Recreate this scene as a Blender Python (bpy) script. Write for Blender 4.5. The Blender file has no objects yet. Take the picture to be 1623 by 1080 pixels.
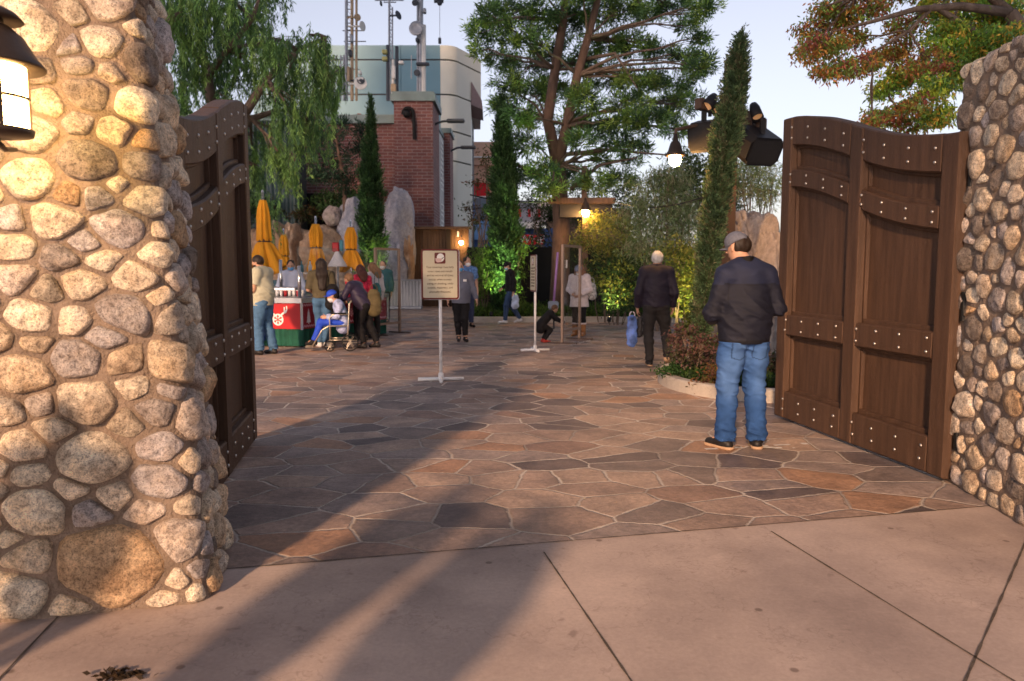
import bpy, math, random
import numpy as np
from mathutils import Vector, noise as mnoise
from math import radians as R, sin, cos, pi
scn = bpy.context.scene
COL = scn.collection
# ---------------------------------------------------------------- camera
FPX = 1200.0; PITCH = math.atan(112/1200.0); CAMH = 1.5
cd = bpy.data.cameras.new('camera'); cam = bpy.data.objects.new('camera', cd); COL.objects.link(cam)
cam.location = (0, 0, CAMH); cam.rotation_euler = (pi/2-PITCH, 0, 0)
cd.sensor_width = 36; cd.lens = FPX/1623*36; cd.clip_end = 2000; cd.clip_start = 0.05
cd.dof.use_dof = True; cd.dof.focus_distance = 5.5; cd.dof.aperture_fstop = 3.0
scn.camera = cam
# ---------------------------------------------------------------- world, sun, exposure
SUN_EL, SUN_AZ = 22.0, 17.5      # the low warm light stands behind the camera, a little left
w = bpy.data.worlds.new('World'); scn.world = w; w.use_nodes = True
nt = w.node_tree; nt.nodes.clear()
sky = nt.nodes.new('ShaderNodeTexSky'); sky.sky_type = 'NISHITA'; sky.sun_disc = False
sky.sun_elevation = R(5.0); sky.sun_rotation = R(180+SUN_AZ); sky.dust_density = 1.2; sky.ozone_density = 2.2; sky.air_density = 1.0; sky.altitude = 50
hs = nt.nodes.new('ShaderNodeHueSaturation'); hs.inputs['Saturation'].default_value = .40
tint = nt.nodes.new('ShaderNodeMix'); tint.data_type = 'RGBA'; tint.blend_type = 'MULTIPLY'; tint.inputs[0].default_value = 1
tint.inputs[7].default_value = (1.03, .945, 1.02, 1)
bg = nt.nodes.new('ShaderNodeBackground'); bg.inputs[1].default_value = 0.125
wo = nt.nodes.new('ShaderNodeOutputWorld')
nt.links.new(sky.outputs[0], hs.inputs['Color']); nt.links.new(hs.outputs[0], tint.inputs[6])
nt.links.new(tint.outputs[2], bg.inputs[0]); nt.links.new(bg.outputs[0], wo.inputs[0])
sd = bpy.data.lights.new('sun', 'SUN'); sd.energy = 1.95; sd.angle = R(3.0); sd.color = (1, .62, .37)
sun = bpy.data.objects.new('sun', sd); COL.objects.link(sun)
_el, _az = R(SUN_EL), R(SUN_AZ)
SUNDIR = Vector((sin(_az)*cos(_el), cos(_az)*cos(_el), -sin(_el)))     # the way the light travels
sun.rotation_euler = SUNDIR.to_track_quat('-Z', 'Y').to_euler()
scn.view_settings.view_transform = 'Standard'; scn.view_settings.look = 'None'
scn.view_settings.exposure = 1.5; scn.view_settings.gamma = 1.0; scn.view_settings.use_curve_mapping = False
scn.render.engine = 'CYCLES'; scn.cycles.use_denoising = True; scn.cycles.max_bounces = 6
scn.cycles.transparent_max_bounces = 12; scn.cycles.sample_clamp_indirect = 6

# ---------------------------------------------------------------- helpers
rnd = random.Random(7); rng = np.random.default_rng(7)
def P(u, v, y):
    """the point at depth y on the sight line through photo pixel (u, v)"""
    a = (u-811.5)/FPX; b = (540-v)/FPX
    d = Vector((a, cos(PITCH)+b*sin(PITCH), -sin(PITCH)+b*cos(PITCH)))
    return Vector((0, 0, CAMH)) + d*(y/d.y)
def G(u, v, z=0.0):
    a = (u-811.5)/FPX; b = (540-v)/FPX
    d = Vector((a, cos(PITCH)+b*sin(PITCH), -sin(PITCH)+b*cos(PITCH)))
    return Vector((0, 0, CAMH)) + d*((z-CAMH)/d.z)
def px(n, y): return n*y/FPX
MATS = {}
def mat(name, col, rough=.6, var=.12, vs=6., bump=0., bs=40., metal=0., emit=0., trans=0., spec=.3, streak=None, vcol=False, sheen=0., ecol=None, detail=4., coat=0.):
    """procedural material: base colour broken by two noises, bump by a third"""
    if name in MATS: return MATS[name]
    m = bpy.data.materials.new(name); m.use_nodes = True; MATS[name] = m
    n = m.node_tree.nodes; l = m.node_tree.links; b = n['Principled BSDF']
    b.inputs['Roughness'].default_value = rough; b.inputs['Metallic'].default_value = metal
    b.inputs['Specular IOR Level'].default_value = spec
    tc = n.new('ShaderNodeTexCoord'); src = tc.outputs['Object']
    if streak:
        mp = n.new('ShaderNodeMapping'); mp.inputs['Scale'].default_value = streak; l.new(src, mp.inputs[0]); src = mp.outputs[0]
    nz = n.new('ShaderNodeTexNoise'); nz.inputs['Scale'].default_value = vs; nz.inputs['Detail'].default_value = detail; l.new(src, nz.inputs['Vector'])
    mr = n.new('ShaderNodeMapRange'); mr.inputs[1].default_value = .25; mr.inputs[2].default_value = .75
    mr.inputs[3].default_value = 1-var; mr.inputs[4].default_value = 1+var; l.new(nz.outputs[0], mr.inputs[0])
    mx = n.new('ShaderNodeMix'); mx.data_type = 'RGBA'; mx.blend_type = 'MULTIPLY'; mx.inputs[0].default_value = 1
    if vcol:
        at = n.new('ShaderNodeAttribute'); at.attribute_name = 'col'; l.new(at.outputs['Color'], mx.inputs[6])
    else: mx.inputs[6].default_value = (*col, 1)
    l.new(mr.outputs[0], mx.inputs[7]); l.new(mx.outputs[2], b.inputs['Base Color'])
    if bump:
        n2 = n.new('ShaderNodeTexNoise'); n2.inputs['Scale'].default_value = bs; n2.inputs['Detail'].default_value = 5; l.new(src, n2.inputs['Vector'])
        bp = n.new('ShaderNodeBump'); bp.inputs['Strength'].default_value = bump; bp.inputs['Distance'].default_value = .02
        l.new(n2.outputs[0], bp.inputs['Height']); l.new(bp.outputs[0], b.inputs['Normal'])
    if emit:
        b.inputs['Emission Color'].default_value = (*(ecol or col), 1); b.inputs['Emission Strength'].default_value = emit
    if trans: b.inputs['Transmission Weight'].default_value = trans
    if sheen: b.inputs['Sheen Weight'].default_value = sheen
    if coat: b.inputs['Coat Weight'].default_value = coat
    return m
def leafmat(name, tr=.35, rough=.6):
    if name in MATS: return MATS[name]
    m = bpy.data.materials.new(name); m.use_nodes = True; MATS[name] = m
    n = m.node_tree.nodes; l = m.node_tree.links; b = n['Principled BSDF']; o = n['Material Output']
    at = n.new('ShaderNodeAttribute'); at.attribute_name = 'col'
    l.new(at.outputs['Color'], b.inputs['Base Color']); b.inputs['Roughness'].default_value = rough; b.inputs['Specular IOR Level'].default_value = .25
    t = n.new('ShaderNodeBsdfTranslucent'); l.new(at.outputs['Color'], t.inputs[0])
    mx = n.new('ShaderNodeMixShader'); mx.inputs[0].default_value = tr
    l.new(b.outputs[0], mx.inputs[1]); l.new(t.outputs[0], mx.inputs[2]); l.new(mx.outputs[0], o.inputs[0])
    return m
def glassmat():
    if 'clear acrylic' in MATS: return MATS['clear acrylic']
    m = bpy.data.materials.new('clear acrylic'); m.use_nodes = True; MATS['clear acrylic'] = m
    n = m.node_tree.nodes; l = m.node_tree.links; n.remove(n['Principled BSDF']); o = n['Material Output']
    t = n.new('ShaderNodeBsdfTransparent'); t.inputs[0].default_value = (.93, .95, .96, 1)
    g = n.new('ShaderNodeBsdfGlossy'); g.inputs['Roughness'].default_value = .03
    f = n.new('ShaderNodeLayerWeight'); pw = n.new('ShaderNodeMath'); pw.operation = 'POWER'; pw.inputs[1].default_value = 4; l.new(f.outputs['Facing'], pw.inputs[0])
    ma = n.new('ShaderNodeMath'); ma.operation = 'MULTIPLY_ADD'; ma.inputs[1].default_value = .55; ma.inputs[2].default_value = .05; l.new(pw.outputs[0], ma.inputs[0])
    x = n.new('ShaderNodeMixShader'); l.new(ma.outputs[0], x.inputs[0]); l.new(t.outputs[0], x.inputs[1]); l.new(g.outputs[0], x.inputs[2]); l.new(x.outputs[0], o.inputs[0])
    return m
WL = {}
def _props(o, label=None, cat=None, group=None, kind=None):
    if label: o['label'] = label
    if cat: o['category'] = cat
    if group: o['group'] = group
    if kind: o['kind'] = kind
    return o
def thing(name, label, cat, loc, group=None):
    o = bpy.data.objects.new(name, None); COL.objects.link(o); o.empty_display_size = .2
    o.location = loc; WL[o] = Vector(loc); return _props(o, label, cat, group)
def addmesh(name, V, F, m, parent=None, label=None, cat=None, group=None, kind=None, col=None, smooth=False, mi=None, pvt=None):
    """link one mesh object given in world coordinates; col = per-vertex colours"""
    V = np.asarray(V, dtype=np.float64).reshape(-1, 3)
    lo, hi = V.min(0), V.max(0)
    piv = Vector(pvt) if pvt is not None else Vector(((lo[0]+hi[0])/2, (lo[1]+hi[1])/2, lo[2] if parent is None else (lo[2]+hi[2])/2))
    Vl = V-np.array(piv)
    me = bpy.data.meshes.new(name)
    if isinstance(F, np.ndarray):
        k = F.shape[1]; me.vertices.add(len(Vl)); me.vertices.foreach_set('co', Vl.astype(np.float32).ravel())
        me.loops.add(F.size); me.loops.foreach_set('vertex_index', F.astype(np.int32).ravel())
        me.polygons.add(len(F)); me.polygons.foreach_set('loop_start', np.arange(0, F.size, k, dtype=np.int32))
        me.polygons.foreach_set('loop_total', np.full(len(F), k, dtype=np.int32)); me.update(calc_edges=True)
    else:
        me.from_pydata(Vl.tolist(), [], F); me.update()
    if col is not None:
        c = np.asarray(col, dtype=np.float32); c = np.hstack([c, np.ones((len(c), 1), np.float32)])
        a = me.color_attributes.new('col', 'FLOAT_COLOR', 'POINT'); a.data.foreach_set('color', c.ravel())
    ms = m if isinstance(m, (list, tuple)) else [m]
    for q in ms: me.materials.append(q)
    if mi is not None: me.polygons.foreach_set('material_index', np.asarray(mi, dtype=np.int32))
    me.polygons.foreach_set('use_smooth', np.full(len(me.polygons), bool(smooth)))
    o = bpy.data.objects.new(name, me); COL.objects.link(o); WL[o] = piv
    if parent is not None: o.parent = parent; o.location = piv-WL[parent]
    else: o.location = piv
    return _props(o, label, cat, group, kind)
class MB:
    def __init__(s): s.v = []; s.f = []; s.m = []; s.k = 0
    def add(s, vs, fs):
        b = len(s.v); s.v += [tuple(map(float, q)) for q in vs]; s.f += [tuple(b+i for i in f) for f in fs]; s.m += [s.k]*len(fs); return s
    def box(s, c, sz, rz=0., bev=0., ax=None):
        """box at centre c; ax = (x axis, y axis, z axis) else turned rz about z"""
        c = Vector(c); hx, hy, hz = sz[0]/2, sz[1]/2, sz[2]/2
        if ax is None: X = Vector((cos(rz), sin(rz), 0)); Y = Vector((-sin(rz), cos(rz), 0)); Z = Vector((0, 0, 1))
        else: X, Y, Z = [Vector(a).normalized() for a in ax]
        if bev <= 0:
            vs = [c+X*(x*hx)+Y*(y*hy)+Z*(z*hz) for z in (-1, 1) for x, y in ((-1, -1), (1, -1), (1, 1), (-1, 1))]
            return s.add(vs, [(3, 2, 1, 0), (4, 5, 6, 7), (0, 1, 5, 4), (1, 2, 6, 5), (2, 3, 7, 6), (3, 0, 4, 7)])
        b = min(bev, hx*.9, hy*.9, hz*.9); vs = []; 
        for z, ins in ((-hz, b), (-hz+b, 0), (hz-b, 0), (hz, b)):
            for x, y in ((-1, -1), (1, -1), (1, 1), (-1, 1)):
                e = ins
                if x*y > 0: pr = [(x*(hx-e-b*(e == 0)), y*(hy-e)), (x*(hx-e), y*(hy-e-b*(e == 0)))]
                else: pr = [(x*(hx-e), y*(hy-e-b*(e == 0))), (x*(hx-e-b*(e == 0)), y*(hy-e))]
                if e: pr = [(x*(hx-b), y*(hy-b))]*2
                if (x, y) in ((-1, -1), (1, 1)): pr = pr[::-1]
                else: pr = pr[::-1]
                for q in pr: vs.append(c+X*q[0]+Y*q[1]+Z*z)
        fs = []
        for k in range(3):
            for i in range(8): fs.append((k*8+i, k*8+(i+1) % 8, k*8+8+(i+1) % 8, k*8+8+i))
        fs.append(tuple(range(7, -1, -1))); fs.append(tuple(24+i for i in range(8)))
        return s.add(vs, fs)
    def prism(s, pts, z0, z1):
        n = len(pts); vs = [(p[0], p[1], z0) for p in pts]+[(p[0], p[1], z1) for p in pts]
        return s.add(vs, [tuple(range(n-1, -1, -1)), tuple(range(n, 2*n))]+[(i, (i+1) % n, n+(i+1) % n, n+i) for i in range(n)])
    def extr(s, pts, off):
        """closed outline of 3-D points pushed along off"""
        n = len(pts); off = Vector(off); vs = [Vector(p) for p in pts]+[Vector(p)+off for p in pts]
        return s.add(vs, [tuple(range(n-1, -1, -1)), tuple(range(n, 2*n))]+[(i, (i+1) % n, n+(i+1) % n, n+i) for i in range(n)])
    def tube(s, pts, r, n=8, cap=True):
        pts = [Vector(p) for p in pts]; rs = r if isinstance(r, (list, tuple)) else [r]*len(pts); vs = []; up = None
        for i, p in enumerate(pts):
            t = (pts[min(i+1, len(pts)-1)]-pts[max(i-1, 0)])
            if t.length < 1e-9: t = Vector((0, 0, 1))
            t.normalize()
            if up is None: up = t.orthogonal().normalized()
            else: up = (up-t*up.dot(t)); up = up.normalized() if up.length > 1e-6 else t.orthogonal().normalized()
            sd = t.cross(up)
            for k in range(n): a = 2*pi*k/n; vs.append(p+up*(cos(a)*rs[i])+sd*(sin(a)*rs[i]))
        fs = [(i*n+k, i*n+(k+1) % n, (i+1)*n+(k+1) % n, (i+1)*n+k) for i in range(len(pts)-1) for k in range(n)]
        if cap: fs += [tuple(range(n-1, -1, -1)), tuple((len(pts)-1)*n+k for k in range(n))]
        return s.add(vs, fs)
    def lathe(s, c, prof, n=20, ax=None, mod=None, ring=False):
        """profile [(r, h)] turned about an axis through c"""
        c = Vector(c); Z = Vector(ax).normalized() if ax is not None else Vector((0, 0, 1)); X = Z.orthogonal().normalized() if ax is not None else Vector((1, 0, 0)); Y = Z.cross(X)
        vs = []
        for j, (r, h) in enumerate(prof):
            for k in range(n):
                a = 2*pi*k/n; rr = r*(mod(a, h, j) if mod else 1); vs.append(c+X*(cos(a)*rr)+Y*(sin(a)*rr)+Z*h)
        fs = [(i*n+k, i*n+(k+1) % n, (i+1)*n+(k+1) % n, (i+1)*n+k) for i in range(len(prof)-1) for k in range(n)]
        if ring: q = (len(prof)-1)*n; fs += [(q+k, q+(k+1) % n, (k+1) % n, k) for k in range(n)]; return s.add(vs, fs)
        if prof[0][0] > 1e-5: fs.append(tuple(range(n-1, -1, -1)))
        if prof[-1][0] > 1e-5: fs.append(tuple((len(prof)-1)*n+k for k in range(n)))
        return s.add(vs, fs)
    def ball(s, c, r, n=12, m=8, sc=(1, 1, 1)):
        c = Vector(c); vs = [c+Vector((sin(pi*j/m)*cos(2*pi*k/n)*r*sc[0], sin(pi*j/m)*sin(2*pi*k/n)*r*sc[1], cos(pi*j/m)*r*sc[2])) for j in range(m+1) for k in range(n)]
        return s.add(vs, [(j*n+k, j*n+n+k, j*n+n+(k+1) % n, j*n+(k+1) % n) for j in range(m) for k in range(n)])
    def build(s, name, m, parent=None, **k):
        if len(set(s.m)) > 1: k.setdefault('mi', s.m)
        return addmesh(name, s.v, s.f, m, parent, **k)
def copy_tree(o, parent=None):
    c = o.copy(); COL.objects.link(c); c.parent = parent; WL[c] = WL[o]
    for ch in list(o.children): copy_tree(ch, c)
    return c
def text(parent, s, loc, size, m, rz=0., align='CENTER', ext=.001, name='lettering', rot=None, sx=1.):
    c = bpy.data.curves.new(name, 'FONT'); c.body = s; c.size = size; c.align_x = align; c.align_y = 'CENTER'; c.extrude = ext
    tmp = bpy.data.objects.new('tmp', c); COL.objects.link(tmp); bpy.context.view_layer.update()
    me = bpy.data.meshes.new_from_object(tmp.evaluated_get(bpy.context.evaluated_depsgraph_get())); bpy.data.objects.remove(tmp); bpy.data.curves.remove(c)
    me.name = name; me.materials.clear(); me.materials.append(m); o = bpy.data.objects.new(name, me); COL.objects.link(o); o.parent = parent; WL[o] = Vector(loc)
    o.location = Vector(loc)-WL[parent]; o.rotation_euler = rot or (pi/2, 0, rz); o.scale = (sx, 1, 1); return o
# ---------------------------------------------------------------- ground
def noise_node(n, l, src, scale, detail=4, rough=.55):
    t = n.new('ShaderNodeTexNoise'); t.inputs['Scale'].default_value = scale; t.inputs['Detail'].default_value = detail; t.inputs['Roughness'].default_value = rough
    l.new(src, t.inputs['Vector']); return t
def ramp(n, l, src, stops, interp='LINEAR'):
    r = n.new('ShaderNodeValToRGB'); e = r.color_ramp.elements; r.color_ramp.interpolation = interp
    while len(e) < len(stops): e.new(.5)
    for q, (p, c) in zip(e, stops): q.position = p; q.color = (*c, 1)
    l.new(src, r.inputs[0]); return r
def mixn(n, l, a, b, fac=1., mode='MULTIPLY'):
    m = n.new('ShaderNodeMix'); m.data_type = 'RGBA'; m.blend_type = mode
    for sock, val in ((m.inputs[0], fac), (m.inputs[6], a), (m.inputs[7], b)):
        if isinstance(val, (int, float)): sock.default_value = val
        elif isinstance(val, tuple): sock.default_value = (*val, 1)
        else: l.new(val, sock)
    return m.outputs[2]
def flagstone_mat():
    m = bpy.data.materials.new('flagstone'); m.use_nodes = True; n = m.node_tree.nodes; l = m.node_tree.links; b = n['Principled BSDF']
    tc = n.new('ShaderNodeTexCoord').outputs['Object']
    mp = n.new('ShaderNodeMapping'); mp.inputs['Scale'].default_value = (2.2, 2.75, 1); mp.inputs['Rotation'].default_value = (0, 0, .35); l.new(tc, mp.inputs[0])
    wn = noise_node(n, l, mp.outputs[0], 1.3, 3); wm = n.new('ShaderNodeVectorMath'); wm.operation = 'SCALE'; wm.inputs['Scale'].default_value = .17; l.new(wn.outputs['Color'], wm.inputs[0])
    wa = n.new('ShaderNodeVectorMath'); wa.operation = 'ADD'; l.new(mp.outputs[0], wa.inputs[0]); l.new(wm.outputs[0], wa.inputs[1])
    fn = noise_node(n, l, mp.outputs[0], 17, 4, .65); fm = n.new('ShaderNodeVectorMath'); fm.operation = 'SCALE'; fm.inputs['Scale'].default_value = .075; l.new(fn.outputs['Color'], fm.inputs[0])
    fa = n.new('ShaderNodeVectorMath'); fa.operation = 'ADD'; l.new(wa.outputs[0], fa.inputs[0]); l.new(fm.outputs[0], fa.inputs[1])
    vo = n.new('ShaderNodeTexVoronoi'); vo.voronoi_dimensions = '2D'; vo.feature = 'F1'; vo.inputs['Scale'].default_value = 1; l.new(fa.outputs[0], vo.inputs['Vector'])
    ve = n.new('ShaderNodeTexVoronoi'); ve.voronoi_dimensions = '2D'; ve.feature = 'DISTANCE_TO_EDGE'; ve.inputs['Scale'].default_value = 1; l.new(fa.outputs[0], ve.inputs['Vector'])
    for q in (vo, ve): q.inputs['Randomness'].default_value = .95
    sep = n.new('ShaderNodeSeparateColor'); l.new(vo.outputs['Color'], sep.inputs[0])
    stone = ramp(n, l, sep.outputs[0], [(0, (0.155, 0.125, 0.122)), (.14, (0.310, 0.231, 0.192)), (.30, (0.360, 0.269, 0.224)), (.44, (0.223, 0.181, 0.166)), (.56, (0.360, 0.225, 0.154)), (.64, (0.304, 0.250, 0.230)), (.80, (0.397, 0.300, 0.243)), (.93, (0.273, 0.188, 0.154))], 'CONSTANT')
    blot = noise_node(n, l, tc, 2.6, 7, .62); br = ramp(n, l, blot.outputs[0], [(.3, (.58, .58, .62)), (.7, (1.36, 1.30, 1.24))])
    fine = noise_node(n, l, tc, 26, 6, .7); fr = ramp(n, l, fine.outputs[0], [(.3, (.66, .66, .66)), (.7, (1.3, 1.3, 1.3))])
    col = mixn(n, l, stone.outputs[0], br.outputs[0]); col = mixn(n, l, col, fr.outputs[0])
    # worn larger patches of grime, and the joint between stones with ragged width
    wid = noise_node(n, l, tc, 5, 3); ew = n.new('ShaderNodeMath'); ew.operation = 'MULTIPLY_ADD'; ew.inputs[1].default_value = .085; ew.inputs[2].default_value = .0; l.new(wid.outputs[0], ew.inputs[0])
    lt = n.new('ShaderNodeMapRange'); lt.interpolation_type = 'SMOOTHSTEP'; l.new(ve.outputs['Distance'], lt.inputs[0]); lt.inputs[1].default_value = .004; l.new(ew.outputs[0], lt.inputs[2]); lt.inputs[3].default_value = 1; lt.inputs[4].default_value = 0
    jn = noise_node(n, l, tc, 1.1, 3); jr = ramp(n, l, jn.outputs[0], [(.36, (.34, .29, .26)), (.6, (.62, .55, .49))])
    col = mixn(n, l, col, jr.outputs[0], lt.outputs[0], 'MIX')
    l.new(col, b.inputs['Base Color'])
    rr = n.new('ShaderNodeMapRange'); l.new(fine.outputs[0], rr.inputs[0]); rr.inputs[3].default_value = .42; rr.inputs[4].default_value = .78; l.new(rr.outputs[0], b.inputs['Roughness'])
    b.inputs['Specular IOR Level'].default_value = .35
    # each slab lies at its own height and slightly its own tone across its face
    hh = n.new('ShaderNodeMath'); hh.operation = 'MULTIPLY_ADD'; hh.inputs[1].default_value = -.55; l.new(lt.outputs[0], hh.inputs[0]); l.new(blot.outputs[0], hh.inputs[2])
    h2 = n.new('ShaderNodeMath'); h2.operation = 'MULTIPLY_ADD'; h2.inputs[1].default_value = .25; l.new(fine.outputs[0], h2.inputs[0]); l.new(hh.outputs[0], h2.inputs[2])
    bp = n.new('ShaderNodeBump'); bp.inputs['Strength'].default_value = .9; bp.inputs['Distance'].default_value = .026; l.new(h2.outputs[0], bp.inputs['Height']); l.new(bp.outputs[0], b.inputs['Normal'])
    return m
def concrete_mat(name, c, blot=.22):
    m = bpy.data.materials.new(name); m.use_nodes = True; n = m.node_tree.nodes; l = m.node_tree.links; b = n['Principled BSDF']
    tc = n.new('ShaderNodeTexCoord').outputs['Object']
    a = noise_node(n, l, tc, 1.1, 8, .6); ar = ramp(n, l, a.outputs[0], [(.3, (1-blot*1.3, 1-blot*1.35, 1-blot*1.3)), (.7, (1+blot*.8, 1+blot*.75, 1+blot*.7))])
    f = noise_node(n, l, tc, 45, 6, .75); fr = ramp(n, l, f.outputs[0], [(.3, (.86, .86, .86)), (.7, (1.1, 1.1, 1.1))])
    s = noise_node(n, l, tc, 6.5, 3, .5); sr = ramp(n, l, s.outputs[0], [(.27, (.45, .4, .4)), (.33, (1, 1, 1))])
    wv = noise_node(n, l, tc, .9, 6, .62); ab = n.new('ShaderNodeMath'); ab.operation = 'SUBTRACT'; ab.inputs[1].default_value = .5; l.new(wv.outputs[0], ab.inputs[0]); a2 = n.new('ShaderNodeMath'); a2.operation = 'ABSOLUTE'; l.new(ab.outputs[0], a2.inputs[0]); cr = ramp(n, l, a2.outputs[0], [(.0, (.45, .42, .4)), (.0025, (1, 1, 1))])
    ws = noise_node(n, l, tc, 2.7, 5, .7); wr = ramp(n, l, ws.outputs[0], [(.62, (1, 1, 1)), (.74, (1.22, 1.22, 1.22))])
    c2 = mixn(n, l, ar.outputs[0], c); c2 = mixn(n, l, c2, cr.outputs[0], .35); c2 = mixn(n, l, c2, wr.outputs[0]); c2 = mixn(n, l, c2, fr.outputs[0]); c2 = mixn(n, l, c2, sr.outputs[0], .55)
    gv = n.new('ShaderNodeTexVoronoi'); gv.voronoi_dimensions = '2D'; gv.inputs['Scale'].default_value = 1.7; l.new(tc, gv.inputs['Vector']); gr = ramp(n, l, gv.outputs['Distance'], [(.022, (.42, .39, .38)), (.034, (1, 1, 1))]); sc_ = n.new('ShaderNodeSeparateColor'); l.new(gv.outputs['Color'], sc_.inputs[0]); th_ = ramp(n, l, sc_.outputs[0], [(.62, (0, 0, 0)), (.64, (.7, .7, .7)), (.9, (.9, .9, .9))]); c2 = mixn(n, l, c2, gr.outputs[0], th_.outputs[0])
    l.new(c2, b.inputs['Base Color']); b.inputs['Roughness'].default_value = .72; b.inputs['Specular IOR Level'].default_value = .3
    bp = n.new('ShaderNodeBump'); bp.inputs['Strength'].default_value = .25; bp.inputs['Distance'].default_value = .006; l.new(f.outputs[0], bp.inputs['Height']); l.new(bp.outputs[0], b.inputs['Normal'])
    return m
MB().box((0, 150, -.06), (900, 700, .1)).build('ground', mat('far asphalt', (.11, .10, .10), .9, .3, .3, .3, 30), kind='structure')
B0, B1 = Vector((-1.37, 3.70)), Vector((2.84, 4.66)); bd = (B1-B0).normalized()
BL, BR = B0-bd*9, B1+bd*9
m_flag = flagstone_mat()
MB().add([(BL.x, BL.y, 0), (BR.x, BR.y, 0), (24, 34, 0), (-24, 34, 0)], [(0, 1, 2, 3)]).build('flagstone_plaza', m_flag, kind='structure')
m_conc = concrete_mat('tinted concrete', (.45, .365, .325), .28)
mb = MB(); mb.add([(-14, -14, .0), (14, -14, .0), (BR.x, BR.y, .0), (BL.x, BL.y, .0)], [(0, 1, 2, 3)]); mb.build('concrete_path', m_conc, kind='structure')
# joints: sawn grooves read as thin dark lines; irregular edge
mj = MB(); mjm = mat('dirty joint', (.09, .072, .06), .95, .4, 20)
def groove(a, b, w=.009, z=.004):
    a = Vector(a); b = Vector(b); n = max(2, int((b-a).length/.06)); d = (b-a).normalized(); s = Vector((-d.y, d.x)); L = []; Rr = []
    for i in range(n+1):
        p = a+(b-a)*(i/n); q = w*(.6+.8*rnd.random())/2; L.append((p.x+s.x*q, p.y+s.y*q, z)); Rr.append((p.x-s.x*q, p.y-s.y*q, z))
    mj.add(L+Rr, [(i, i+1, n+2+i, n+1+i) for i in range(n)])
def g2(u, v): q = G(u, v); return (q.x, q.y)
def ext(a, b, k): a = Vector(a); b = Vector(b); return b+(b-a).normalized()*k
groove(g2(862, 876), ext(g2(862, 876), g2(1000, 1080), 4))
groove(g2(1222, 843), ext(g2(1222, 843), g2(1512, 1022), 4))
groove(ext(g2(1530, 1080), g2(1623, 866), 1.5), ext(g2(1623, 866), g2(1530, 1080), 4))
groove(ext(g2(0, 1076), g2(34, 1040), .6), ext(g2(34, 1040), g2(0, 1076), 3))
groove(BL, BR, .008)
mj.build('concrete_joint_lines', mjm, kind='structure')
# ---------------------------------------------------------------- river stone pillars
def clip(poly, nx, ny, c):
    out = []
    for i in range(len(poly)):
        a, b = poly[i-1], poly[i]; da = a[0]*nx+a[1]*ny-c; db = b[0]*nx+b[1]*ny-c
        if (da <= 0) != (db <= 0): t = da/(da-db); out.append((a[0]+(b[0]-a[0])*t, a[1]+(b[1]-a[1])*t))
        if db <= 0: out.append(b)
    return out
def stone_cells(W, H, seed, rad, asp=1.32, fixed=()):
    r_ = random.Random(seed); S = [(x/asp, y, r) for x, y, r in fixed]
    for R0, tries in rad:
        for _ in range(tries):
            r = R0*r_.uniform(.85, 1.15); x = r_.uniform(0, W/asp); y = r_.uniform(.03, H)
            if all((x-a)**2+(y-b)**2 > (r+c)**2*.84 for a, b, c in S): S.append((x, y, r))
    cells = []
    for i, (x, y, r) in enumerate(S):
        m = .0; poly = [(x-.3, y-.3), (x+.3, y-.3), (x+.3, y+.3), (x-.3, y+.3)]
        poly = clip(poly, 0, -1, -.0); poly = clip(poly, 0, 1, H+.03)
        for j, (a, b, c) in enumerate(S):
            if j == i or (a-x)**2+(b-y)**2 > .6: continue
            nx, ny = a-x, b-y; D = math.hypot(nx, ny); nx /= D; ny /= D
            t = (D*D+r*r-c*c)/(2*D); poly = clip(poly, nx, ny, nx*x+ny*y+t)
            if len(poly) < 3: break
        if len(poly) < 3: continue
        # keep the stone near its own size so mortar shows wide where circles did not meet
        k = 24; 
        for q in range(k):
            an = 2*pi*q/k; poly = clip(poly, cos(an), sin(an), cos(an)*x+sin(an)*y+r*2.1)
            if len(poly) < 3: break
        if len(poly) >= 3: cells.append([(p[0]*asp, p[1]) for p in poly])
    return cells
def shape_stone(poly, gap, K, r_):
    cx = sum(p[0] for p in poly)/len(poly); cy = sum(p[1] for p in poly)/len(poly); n = len(poly); q = poly
    # inset
    res = poly
    for i in range(n):
        a, b = poly[i-1], poly[i]; dx, dy = b[0]-a[0], b[1]-a[1]; L = math.hypot(dx, dy)
        if L < 1e-5: continue
        nx, ny = dy/L, -dx/L
        if nx*(cx-a[0])+ny*(cy-a[1]) > 0: nx, ny = -nx, -ny
        res = clip(res, nx, ny, nx*a[0]+ny*a[1]-gap*r_.uniform(.6, 1.4))
        if len(res) < 3: return None
    for _ in range(2):   # round the corners
        o = []
        for i in range(len(res)):
            a, b = res[i-1], res[i]; t = (.11, .24)[_]; o += [(a[0]+(b[0]-a[0])*t, a[1]+(b[1]-a[1])*t), (a[0]+(b[0]-a[0])*(1-t), a[1]+(b[1]-a[1])*(1-t))]
        res = o
    cx = sum(p[0] for p in res)/len(res); cy = sum(p[1] for p in res)/len(res)
    out = []
    for k in range(K):
        an = 2*pi*k/K; dx, dy = cos(an), sin(an); best = 0
        for i in range(len(res)):
            a, b = res[i-1], res[i]; ex, ey = b[0]-a[0], b[1]-a[1]; den = dx*ey-dy*ex
            if abs(den) < 1e-9: continue
            t = ((a[0]-cx)*ey-(a[1]-cy)*ex)/den; s = ((a[0]-cx)*dy-(a[1]-cy)*dx)/den
            if t > 0 and -1e-6 <= s <= 1+1e-6: best = max(best, t)
        out.append((cx+dx*best, cy+dy*best))
    return (cx, cy), out
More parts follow.
